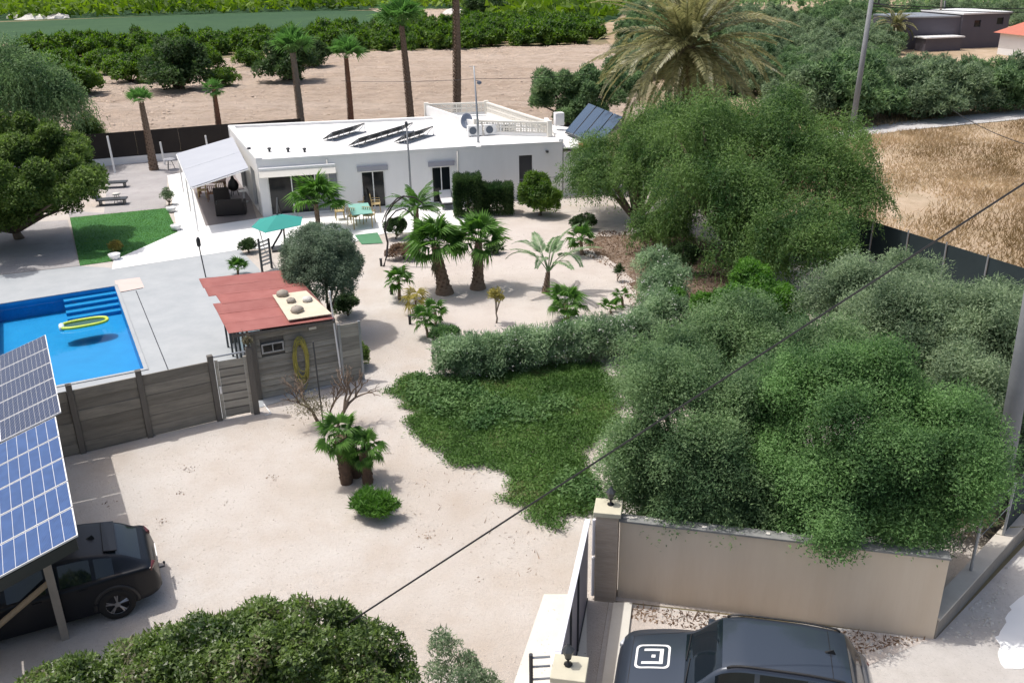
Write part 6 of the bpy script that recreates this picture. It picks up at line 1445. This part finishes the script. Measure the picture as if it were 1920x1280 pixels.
# clipped round tree
bs = Vector((-6.1, 28.7, 0))
tree('clipped_tree', 'clipped round grey green tree on a thin trunk behind the shed', 'tree', bs, [lobe(bs, 601, 488, 2.6, 1.38, 1.3, 1.2), lobe(bs, 603, 515, 2.25, 1.15, 1.2, 1.0)],
     'lf_topiary', 95000, .06, .032, 112, .09, ncl=260, cr=.24, low=-.6, inner=.82, out=.9, up=.1, fill=(.5, 1.0), lowleaf=-.8)
for i, (px, py, sx, sy, sz, m_, lb, n_) in enumerate((
    (652, 592, .45, .45, .42, 'lf_dark', 'low dark shrub under the clipped round tree', 7000),
    (674, 690, .28, .35, .42, 'lf_carob', 'narrow yellow green shrub at the right corner of the plank screen', 6000),
    (466, 474, .32, .3, .28, 'lf_dark', 'small dark rounded shrub on the deck near the slatted screen', 3500),
    (744, 448, .55, .5, .5, 'lf_dark', 'dark green shrub under the arching palm by the patio', 7000),
    (760, 486, .75, .5, .3, 'litter', 'reddish brown low shrub left of the large fan palms', 6000),
    (838, 640, .5, .4, .25, 'lf_green', 'low round green shrub at the left end of the flowering hedge', 5000),
    (1075, 640, .7, .4, .3, 'lf_bright', 'low bright green clump behind the middle of the flowering hedge', 5000),
    (218, 472, .22, .22, .2, 'lf_yellow', 'yellow green potted plant at the corner of the lawn', 1600),
    (318, 385, .30, .3, .45, 'lf_greyolive', 'loose grey green potted shrub beside the white path', 1500),
    (1095, 432, .6, .5, .35, 'lf_dark', 'low dark shrub under the right end of the garden by the pepper tree', 5000),
    (707, 968, .50, .46, .26, 'lf_bright', 'bright strappy green clump in front of the short yard palms', 7000),
    (1285, 515, 1.1, .9, .62, 'lf_dark', 'low dark green shrub on the brown litter under the large pepper tree', 9000),
    (1235, 455, .8, .7, .5, 'lf_pepper', 'small green shrub on the brown litter between the two pepper trees', 6000),
    (178, 300, 1.3, 1.2, 1.35, 'lf_round', 'dark green bush between the broad tree and the dark screen', 14000))):
    q = at(px, py); big_ = sz > 1
    tree('shrub', lb, 'shrub', q, [(0, 0, sz * 1.02, sx, sy, sz)], m_, n_, .14 if m_ == 'lf_bright' else (.16 if big_ else .08), .03 if m_ == 'lf_bright' else .04, 200 + i, .04, ncl=22 if not big_ else 40, cr=.16 if not big_ else .4, up=.6)
for i, (px, py, lb) in enumerate(((216, 487, 'white bowl planter at the corner of the lawn under the yellow green plant'), (322, 398, 'white pot beside the path under the loose grey shrub'), (331, 432, 'white planter box at the right corner of the lawn'))):
    q = at(px, py); b = B(); b.lathe((q.x, q.y, .03), [(.18, 0), (.26, .24), (.22, .24), (.2, .18)], 14); o = b.build('planter', 'whitemetal', None, True); setp(o, lb, 'planter', 'white planters round the lawn')
# house hedges and round citrus
for (px, py, sx, sy, sz, lb, seed) in ((878, 404, .66, .6, .98, 'dark clipped hedge block against the bungalow, the taller left one', 301), (932, 400, .78, .6, .72, 'dark clipped hedge block against the bungalow, the lower right one', 302)):
    q = at(px, py); rg = np.random.default_rng(seed); r_ = thing('clipped_hedge', lb, 'hedge', q, 'clipped hedge blocks by the bungalow')
    n_ = 26000; u = rg.uniform(-1, 1, (n_, 3)); f = rg.integers(0, 3, n_); u[np.arange(n_), f] = np.sign(u[np.arange(n_), f]) * rg.uniform(.45, 1.04, n_); u[:, 2] = np.abs(u[:, 2]) * 2 - 1
    p = u * np.array([sx, sy, sz]) * (1 + .05 * np.sin(u[:, [1]] * 7 + u[:, [2]] * 5) + .04 * np.cos(u[:, [0]] * 9)) + np.array([0, 0, sz]) + rg.normal(0, .03, (n_, 3)); ax = u + rg.normal(size=(n_, 3)) * .6
    put_mesh('crown', fast_mesh('crown', leaf_verts(p[p[:, 2] > .1], ax[p[:, 2] > .1], .09, .045, rg), 3, 'lf_dark'), r_)
    b = B(); b.tube([(0, 0, 0), (0, 0, sz)], .06, 6); b.build('trunk', 'bark', r_, local=True)
q = at(1012, 404); tree('orange_tree', 'round bright green orange tree against the right end of the bungalow', 'tree', q, [(0, 0, .98, 1.02, .9, .95), (-.1, 0, 1.35, .8, .7, .65), (.3, -.1, .6, .8, .7, .5)], 'lf_citrus', 24000, .12, .06, 303, .08, ncl=36, cr=.32)
# left trees
bs = at(38, 447)
tree('broad_tree', 'broad dark green shade tree at the left edge over the grey gravel bed', 'tree', bs, [(.9, -.1, 3.1, 3.2, 2.6, 2.1), (-1.8, 0, 3.0, 2.6, 2.2, 2.1), (2.3, -.2, 2.4, 1.9, 1.8, 1.6), (.5, .3, 4.3, 2.2, 1.8, 1.3), (.2, -1.2, 1.9, 2.6, 1.4, 1.2), (-1.5, -1.0, 1.8, 2.0, 1.4, 1.2), (1.6, -.6, 1.7, 1.9, 1.4, 1.1), (2.2, -3.2, 2.7, 2.4, 2.2, 1.3), (-1.5, -3.4, 2.8, 2.8, 2.2, 1.4), (3.8, -1.2, 2.5, 1.5, 1.8, 1.2), (.4, -2.0, 1.35, 1.9, 1.3, .95), (-1.6, -2.2, 1.4, 1.6, 1.2, .95)], 'lf_round', 200000, .14, .075, 113, .2, ncl=130, cr=.6, inner=.65, low=-.5)
q = bs + Vector((-1.2, 1.8, 0))
bs = at(50, 322)
tree('weeping_tree', 'grey green feathery tree at the left edge behind the broad shade tree', 'tree', bs, [(0, 0, 5.0, 3.3, 3.0, 2.4), (1.8, 0, 3.6, 2.2, 2.0, 2.2), (-2.5, 0, 4.4, 2.5, 2.5, 2.3)], 'lf_olive', 60000, .2, .07, 114, .25, ncl=80, cr=.8, style='weep', length=1.8)
bs = at(1056, 243)
tree('olive_tree', 'round dark olive tree behind the right end of the bungalow', 'tree', bs, [(0, 0, 2.3, 2.6, 2.3, 1.9), (1.5, 0, 2.8, 1.9, 1.8, 1.6), (3.5, .5, 2.5, 2.2, 2.0, 1.9), (1, -.5, 1.2, 2.6, 1.8, 1.1)], 'lf_olive', 60000, .2, .08, 115, .2, 'greybark', ncl=60, cr=.6)
# bare shrub
q = at(612, 805); bsr = thing('bare_shrub', 'leafless grey shrub with forked branches in front of the shed', 'shrub', q)
rb = random.Random(31); b = B()
def branch(p, d_, L_, r_, dep):
    e = p + d_ * L_; m_ = p.lerp(e, .5) + Vector((rb.uniform(-.04, .04), rb.uniform(-.04, .04), .02)); b.tube([p, m_, e], [r_, r_ * .85, r_ * .65], 5)
    if dep == 0: return
    for k in range(3 if dep > 1 else 2):
        nd = (d_ + Vector((rb.uniform(-.8, .8), rb.uniform(-.8, .8), rb.uniform(-.25, .45)))).normalized(); branch(e, nd, L_ * rb.uniform(.6, .8), r_ * .6, dep - 1)
branch(Vector((-.05, 0, 0)), Vector((-.45, 0, .9)).normalized(), .62, .06, 4); branch(Vector((.30, .02, 0)), Vector((.38, 0, .9)).normalized(), .62, .075, 4); branch(Vector((.1, .1, 0)), Vector((.05, .2, .95)).normalized(), .5, .04, 4)
b.build('branches', 'bark', bsr, local=True)
rg = np.random.default_rng(4); pt_ = rg.normal(size=(900, 3)) * np.array([.28, .2, .14]) + np.array([-.35, 0, .75]); put_mesh('dry_leaves', fast_mesh('dry_leaves', leaf_verts(pt_, rg.normal(size=(900, 3)), .09, .025, rg), 3, 'lf_dryfrond'), bsr)
# turtle-shaped low plant
q = at(925, 476); tree('agave', 'low dark agave lying on the gravel behind the large fan palms', 'plant', q, [(0, 0, .18, .45, .3, .16)], 'lf_dark', 420, .3, .06, 401, .03, ncl=8, cr=.12, up=.5)
# ground cover
gc_px = [(742, 712), (780, 706), (850, 715), (930, 705), (1010, 690), (1130, 680), (1160, 760), (1130, 830), (1095, 860), (1110, 930), (1130, 955), (1095, 975), (1035, 990), (985, 965), (940, 935), (955, 915), (900, 875), (850, 862), (800, 838), (765, 800), (750, 755)]
gcp = ragged(ats(gc_px), .16, 44, .25)
rg = np.random.default_rng(21); P = scatter(gcp, 130000, rg); n_ = len(P)
P = P + rg.normal(0, .10, (n_, 2))
def bumps(P, k, sc, seed):
    r_ = np.random.default_rng(seed); c = P[r_.integers(0, len(P), k)]; o_ = np.zeros(len(P)); w_ = sc * r_.uniform(.6, 1.6, k)
    for i in range(k): o_ = np.maximum(o_, np.exp(-((P - c[i]) ** 2).sum(1) / w_[i] ** 2) * (.6 + .4 * (i % 5) / 4))
    return o_
hb = bumps(P, 130, .30, 5); hgt = .08 + .10 * hb
keep = rg.random(n_) < .75 + .3 * hb; P = P[keep]; hgt = hgt[keep]; n_ = len(P)
p3d = np.hstack([P, (hgt * rg.uniform(.35, 1.1, n_))[:, None] + .02]); nr = rg.normal(size=(n_, 3)) * .5; nr[:, 2] += .9; m_ = rg.random(n_) < .35; ax = rg.normal(size=(n_, 3)) * .7; ax[:, 2] += .7
vv = np.vstack([leaf_faces(p3d[~m_], nr[~m_], .075, .042, rg), leaf_verts(p3d[m_], ax[m_], .10, .026, rg)])
o = put_mesh('ground_cover', fast_mesh('ground_cover', vv, 3, 'lf_cover')); o['kind'] = 'stuff'
cc_ = np.array([[at(x, y).x, at(x, y).y] for x, y in ((800, 728), (840, 740), (880, 750), (910, 768), (790, 752), (860, 725), (940, 775), (985, 790), (1040, 770), (900, 800), (1105, 940), (1075, 920), (830, 775))])
k_ = rg.integers(0, len(cc_), 9000); P = cc_[k_] + rg.normal(0, .28, (9000, 2)); n_ = len(P)
p3d = np.hstack([P, rg.uniform(.12, .34, n_)[:, None]]); nr = rg.normal(size=(n_, 3)) * .6; nr[:, 2] += .8
o = put_mesh('pale_ground_cover', fast_mesh('pale_ground_cover', leaf_faces(p3d, nr, .13, .05, rg), 3, 'lf_cover2')); o['kind'] = 'stuff'
# sparse weeds, twigs and fallen leaves on the open gravel
blades('gravel_weeds', ats([(700, 880), (900, 860), (960, 930), (1080, 1010), (1000, 1090), (780, 1010), (660, 960)]), 160, .05, .02, 'litter', 91, 1.6, .012)
rgw = np.random.default_rng(92); V_ = []
for k in range(12):
    px_, py_ = rgw.uniform(200, 1080), rgw.uniform(830, 1090)
    q = at(px_, py_)
    if not inside(gcp, np.array([[q.x, q.y]]))[0]:
        m_ = rgw.integers(3, 22); pp_ = np.array([q.x, q.y, .02]) + rgw.normal(size=(m_, 3)) * np.array([.09, .09, .004]); V_.append(leaf_faces(pp_, rgw.normal(size=(m_, 3)) * .4 + np.array([0, 0, 1]), .05, .03, rgw))
o = put_mesh('fallen_leaves', fast_mesh('fallen_leaves', np.vstack(V_), 3, 'litter')); o['kind'] = 'stuff'
# fallen fronds pile near the pole
q = at(1800, 1015, 0); rg = np.random.default_rng(33); pt_ = rg.normal(size=(500, 3)) * np.array([.5, .25, .1]) + np.array([q.x, q.y + .2, .55]); ax = rg.normal(size=(500, 3)); ax[:, 2] *= .3
o = put_mesh('dead_frond_pile', fast_mesh('dead_frond_pile', leaf_verts(pt_, ax, .32, .05, rg), 3, 'lf_dryfrond')); setp(o, 'pile of dead tan fronds behind the right end of the street wall', 'dead fronds')

# ================================================================ ORCHARD AND FAR TREES
def proto(name, label, mat, n_, L, W, seed, rx, rz, tr_, group, cr=.55, ncl=30, lobes=None, bark='bark'):
    return tree(name, label, 'tree', (0, -400, 0), lobes or [(0, 0, tr_ + rz * .75, rx, rx, rz), (rx * .35, .2, tr_ + rz * 1.0, rx * .6, rx * .6, rz * .7), (-rx * .4, -.3, tr_ + rz * .55, rx * .7, rx * .7, rz * .6), (.3, -rx * .4, tr_ + rz * .5, rx * .75, rx * .6, rz * .5)], mat, n_, L, W, seed, .12, bark, ncl=ncl, cr=cr, group=group, low=-.8, inner=.45)
cg_ = 'citrus trees in the orchard rows'
clab = 'rounded green citrus tree standing in the orchard rows beyond the ploughed field'
cit = [proto('citrus_tree', clab, 'lf_citrus', 4200, .40, .24, 500 + k, 2.1, 1.4, .1, cg_) for k in range(4)]
rr = random.Random(77); used = [False] * 4; ncit = 0
def place(protos, used_, loc, rz, sc, label=None, group=None):
    k = rr.randrange(len(protos))
    if not used_[k]:
        used_[k] = True; r_ = protos[k]; r_.location = loc; r_.rotation_euler = (0, 0, rz); r_.scale = (sc, sc, sc)
        if label: r_['label'] = label
        if group: r_['group'] = group
        return r_
    return copy_thing(protos[k], loc, rz, sc, label, group)
orch = ats([(-60, 112), (170, 92), (330, 90), (560, 82), (745, 64), (900, 50), (1120, 50), (1125, 84), (800, 97), (560, 104), (380, 118), (180, 140), (-60, 160)])
a0 = at(-60, 130); rowdir = (at(1100, 90).xy - at(560, 100).xy).normalized(); rown = Vector((-rowdir.y, rowdir.x)); org = at(560, 101).xy
for i in range(0, 24):
    for j in range(-30, 30):
        p = org + rowdir * (j * 3.7 + rr.uniform(-.4, .4)) + rown * (1.0 + i * 4.3 + rr.uniform(-.4, .4))
        if not inside(orch, np.array([[p.x, p.y]]))[0]: continue
        if ncit >= 290: continue
        ncit += 1; place(cit, used, Vector((p.x, p.y, 0)), rr.uniform(0, 6.28), rr.uniform(.8, 1.15))
print('CITRUS', ncit)
ogr = 'olive trees in the grove beyond the country road'
olab = 'grey green olive tree in the grove beyond the country road'
olv = [proto('olive_tree', olab, m_, 18000, .26, .10, 520 + k, 2.8, 1.75, .1, ogr, bark='greybark', ncl=60) for k, m_ in enumerate(('lf_greyolive', 'lf_greyolive', 'lf_olive'))]
uo = [False] * 3
near_o = ((1500, 225, 1.15, 'olive tree at the left end of the row beyond the road, behind the pepper tree'), (1590, 224, 1.5, 'silvery olive tree behind the slanting concrete pole beyond the road'), (1655, 215, 1.0, 'olive tree right of the slanting pole, at a gap in the row'), (1725, 220, 1.2, 'green olive tree second from the right in the roadside row'), (1790, 212, 1.15, 'green olive tree below the grey building in the roadside row'), (1858, 206, 1.2, 'olive tree in the roadside row left of the right edge'), (1925, 198, 1.2, 'olive tree cut by the right edge in the roadside row'))
for px, py, s_, lb in near_o:
    q = at(px, py); place(olv, uo, q, rr.uniform(0, 6.28), s_, lb, 'olive trees in the roadside row')
for i in range(9):
    for j in range(-4, 12):
        px = 1400 + j * 52 + rr.uniform(-14, 14) + (i % 2) * 26; py = 178 - i * 17 + rr.uniform(-4, 4) - (px - 1400) * .02
        if py < 6 or (px < 1300 and py > 150) or (1670 < px < 1900 and 56 < py < 168) or (px > 1840 and 70 < py < 168): continue
        q = at(px, py); place(olv, uo, q, rr.uniform(0, 6.28), rr.uniform(.8, 1.25), olab, ogr)
# lone dark trees by the ploughed field
dk = [proto('dark_orchard_tree', 'x', 'lf_dark' if k == 0 else 'lf_citrus', 10000, .3, .17, 540 + k, 2.7, 2.1, .1, 'lone trees at the edge of the ploughed field', cr=.7) for k in range(2)]
ud = [False, False]
for k, (px, py, s_, lb) in enumerate(((335, 172, 1.25, 'tall dark bushy tree at the far edge of the ploughed field'), (545, 156, 1.15, 'wide low dark tree alone on the ploughed field behind the tall palm'), (250, 158, .95, 'green tree with a short trunk left of the tall dark bushy one'), (150, 180, .95, 'rounded green tree beside the feathery tree at the left'), (300, 135, .95, 'green tree behind the tall dark bushy one'), (590, 128, .8, 'small dark bush behind the wide low dark tree'), (420, 165, .6, 'small green bush beside the tall dark bushy tree'), (205, 140, .85, 'green tree between the feathery tree and the ploughed field, further back'), (385, 140, .95, 'green tree just behind and right of the tall dark bushy tree'), (120, 150, 1.0, 'green tree directly behind the feathery tree at the left'), (470, 128, .7, 'low green tree between the tall dark bushy tree and the wide low one'))):
    q = at(px, py); kk = 0 if k in (0, 1, 5) else 1
    if not ud[kk]: ud[kk] = True; r_ = dk[kk]; r_.location = q; r_.scale = (s_,) * 3; r_['label'] = lb
    else: copy_thing(dk[kk], q, rr.uniform(0, 6), s_, lb)
q = at(905, 38); copy_thing(dk[0], q, 1.0, 1.6, 'dark tree beyond the orchard at the top edge, behind the tallest palm')
# far masses
def far_mass(name, poly, n_, L, W, h, mat, seed, row=6.0, kind='stuff'):
    rg = np.random.default_rng(seed); P = scatter(poly, n_, rg); n_ = len(P)
    u = P[:, 1] + .1 * P[:, 0]; cx = np.sin(P[:, 0] * .9 + np.floor(u / row) * 2.1); hh = h * (.45 + .35 * np.abs(np.cos(u / row * math.pi)) + .2 * cx)
    p = np.hstack([P, (hh * rg.uniform(.35, 1.05, n_))[:, None]]); ax = rg.normal(size=(n_, 3)); ax[:, 2] += .6
    o = put_mesh(name, fast_mesh(name, leaf_verts(p, ax, L, W, rg), 3, mat)); o['kind'] = kind; return o
far_mass('far_orchard', [at(-60, 40).xy, at(560, 22).xy, at(700, 20).xy, at(740, 18).xy, at(905, 20).xy, at(910, 46).xy, at(1100, 44).xy, at(1150, 40).xy, (120, 600), (-420, 600)], 150000, 1.9, 1.2, 3.4, 'lf_farfield', 71)
sheet('far_orchard_floor', [at(-60, 42).xy, at(560, 22).xy, at(740, 18).xy, at(905, 20).xy, at(910, 46).xy, at(1150, 42).xy, (120, 700), (-500, 700)], .02, 'shadecrop')
far_mass('far_scrub', [at(1150, 36).xy, at(1400, 24).xy, at(1650, 20).xy, at(1960, 45).xy, (420, 600), (120, 600)], 50000, 1.4, .8, 3.2, 'lf_olive', 72)
far_mass('left_orchard', [at(-60, 160).xy, at(100, 130).xy, at(120, 190).xy, at(-60, 230).xy], 8000, .45, .2, 2.8, 'lf_citrus', 73)
for i, (px, py, lb) in enumerate(((33, 34, 'pale heap of white sheeting furthest left at the far edge of the green crop'), (62, 36, 'white sheeting heap second from the left beyond the green crop'), (112, 35, 'white sheeting heap on the right beyond the green crop'), (755, 24, 'pale rubble heap left on the bare soil beyond the orchard'), (850, 26, 'pale rubble heap right on the bare soil beyond the orchard'))):
    q = at(px, py); rg = np.random.default_rng(i); b = B(); s_ = (2.2, 3.2, 2.2, 2.0, 2.4)[i]
    b.lathe((q.x, q.y, 0), [(s_, 0), (s_ * .8, .5), (s_ * .45, .9), (.1, 1.05)], 14); b.v = [(x + rg.normal(0, .25), y + rg.normal(0, .25), max(0, z + rg.normal(0, .12))) for x, y, z in b.v]
    o = b.build('rubble_heap', 'whitestone', None, False); setp(o, lb, 'heap', 'pale heaps in the far fields')
# grey building and red-roofed house
q0, q1 = at(1796, 92), at(1883, 88); gdv = (q1.xy - q0.xy).normalized(); gnv = Vector((-gdv.y, gdv.x)); ww = (q1 - q0).length
gbld = thing('grey_building', 'dark grey flat-roofed building with two small windows beyond the olive grove', 'building', (q0.x, q0.y, 0))
wfr, pa0, da0, na0 = wall_open(q0, q1, 0, 4.0, .3, [(ww * .26, ww * .40, 2.5, 3.3), (ww * .74, ww * .88, 2.7, 3.5)], 'front_wall', 'greybuilding', gbld)
window(gbld, pa0, da0, na0, ww * .26, ww * .40, 2.5, 3.3, 1, 'darkmetal'); window(gbld, pa0, da0, na0, ww * .74, ww * .88, 2.7, 3.5, 1, 'darkmetal')
p0x = Vector(q0.xy) - gdv * 7.0 + gnv * 2.0
b = B(); b.prism([Vector(q0.xy) + gnv * .302, Vector(q1.xy) + gnv * .302, Vector(q1.xy) + gnv * 8, Vector(q0.xy) + gnv * 8], 0, 4.0); b.build('rear_volume', 'greybuilding', gbld)
b = B(); b.prism([Vector(q0.xy) - gdv * .002 + gnv * .3, p0x, p0x + gnv * 6, Vector(q0.xy) + gnv * 8 - gdv * .002], 0, 3.7); b.build('side_wing', 'greybuilding', gbld)
b = B(); b.prism([Vector(q0.xy) - gnv * .2 - gdv * .15, Vector(q1.xy) - gnv * .2 + gdv * .2, Vector(q1.xy) + gnv * 8.2, Vector(q0.xy) + gnv * 8.2], 4.002, 4.18); b.build('roof', 'whitemetal', gbld)
b = B(); b.prism([Vector(q0.xy) - gdv * .2 + gnv * .2, p0x - gnv * .2 - gdv * .2, p0x + gnv * 6.2, Vector(q0.xy) - gdv * .2 + gnv * 8.1], 3.702, 3.86); b.build('side_roof', 'grey_metal', gbld)
b = B(); c_ = Vector(q0.xy) - gdv * 3.4 - gnv * .6; b.box((c_.x, c_.y, 1.6), (5.4, 2.4, .14), math.atan2(gdv.y, gdv.x)); b.build('canopy', 'whitemetal', gbld)
b = B(); b.box((c_.x, c_.y + .1, .76), (5.0, 2.0, 1.5), math.atan2(gdv.y, gdv.x)); b.build('store_room', 'greybuilding', gbld)
q = at(1950, 110); rh = thing('red_roofed_house', 'white house with a red tiled roof at the right edge beyond the grove', 'house', q)
b = B(); b.box((q.x + 2.2, q.y + 3, 1.2), (8, 6, 2.4), .2); b.build('wall', 'white', rh)
b = B(); vs = [Vector((x, y, 2.42)) for x, y in ((-4.6, -3.5), (4.6, -3.5), (4.6, 3.5), (-4.6, 3.5))] + [Vector((-1.6, 0, 4.3)), Vector((1.6, 0, 4.3))]; vs = [Matrix.Rotation(.2, 3, 'Z') @ v + Vector((q.x + 2.2, q.y + 3, 0)) for v in vs]
b.add(vs, [(0, 1, 5, 4), (1, 2, 5), (2, 3, 4, 5), (3, 0, 4), (3, 2, 1, 0)]); b.build('roof', 'redtile', rh)
b = B(); b.box((q.x - .6, q.y - .45, 1.4), (1.3, .08, .9), .2); b.build('window', 'glass', rh)
# poles and wires
def upole(bx, by, tx, ty, r0, r1, mat, label, name='utility_pole', arms=True, extra=0.0):
    base = at(bx, by); a, b_, c = ray(tx, ty); t_ = base.y / b_; top = Vector((a * t_, base.y, H + c * t_)); top = base + (top - base) * (1 + extra)
    o = thing(name, label, 'utility pole', base); b = B(); b.tube([base - Vector((0, 0, .2)), top], [r0, r1], 10); b.build('shaft', mat, o, True)
    if arms: b = B(); q = base + (top - base) * (1 / (1 + extra)); b.tube([q + Vector((-.1, 0, -.15)), q + Vector((.9, 0, -.35))], .05, 5); b.tube([q + Vector((.5, 0, -.3)), q + Vector((.5, 0, .0))], .06, 6); b.build('cross_arm', 'darkmetal', o)
    return base, top
pAb, pAt = upole(1596, 252, 1634, 0, .21, .14, 'concrete_pole', 'slanting concrete utility pole at the far corner of the dry field', extra=.08)
upole(1757, 82, 1766, 0, .16, .12, 'greybark', 'wooden utility pole left of the pair in front of the grey building', arms=False, extra=.1)
upole(1764, 80, 1772, 2, .16, .12, 'darkmetal', 'dark utility pole right of the pair in front of the grey building', arms=False)
upole(1852, 40, 1853, 2, .14, .1, 'greybark', 'short distant utility pole behind the grey building', arms=False)
def wire(p, q, sag, r_, label, n_=24):
    p = Vector(p); q = Vector(q); o = thing('overhead_wire', label, 'cable', p)
    b = B(); b.tube([p.lerp(q, k / n_) - Vector((0, 0, sag * 4 * (k / n_) * (1 - k / n_))) for k in range(n_ + 1)], r_, 5); b.build('cable', 'cable', o)
def at_d(px, py, d_): a, b_, c = ray(px, py); t_ = d_ / b_; return Vector((a * t_, d_, H + c * t_))
wire(at_d(655, 1166, 11.4), at_d(2080, 240, 12.0), .0, .015, 'long thick black cable crossing from the dark foreground tree to the upper right')
for k, (y0, y1) in enumerate(((8, 15), (12, 23))):
    wire(at_d(1636, y0, 64.6), at_d(1990, y1, 74), .15, .03, ('upper', 'lower')[k] + ' dark wire running right from the slanting concrete pole')
wire(at_d(1786, 206, 66), at_d(1960, 282, 40), .25, .022, 'slack dark cable hanging over the far edge of the dry field at the right')
wire(at_d(640, 152, 60), at_d(894, 148, mt.y), .1, .012, 'faint thin wire running left from the roof mast')
wire(at_d(894, 148, mt.y), at_d(1110, 138, 55), .1, .012, 'faint thin wire running right from the roof mast')
# roadside posts
for i, (px, py, ty, lb) in enumerate(((1718, 222, 178, 'thin dark roadside post right of the slanting pole'), (1786, 213, 170, 'thin dark roadside post in the middle of the olive row'), (1914, 203, 168, 'thin dark roadside post nearest the right edge'))):
    q = at(px, py); o = thing('roadside_post', lb, 'post', q, 'thin posts along the country road'); b = B(); b.tube([q, Vector((q.x, q.y, zat(px, ty, q.y)))], .045, 6); b.build('shaft', 'darkmetal', o)
print('TRIS', sum(len(me.loops) - 2 * len(me.polygons) for me in bpy.data.meshes))
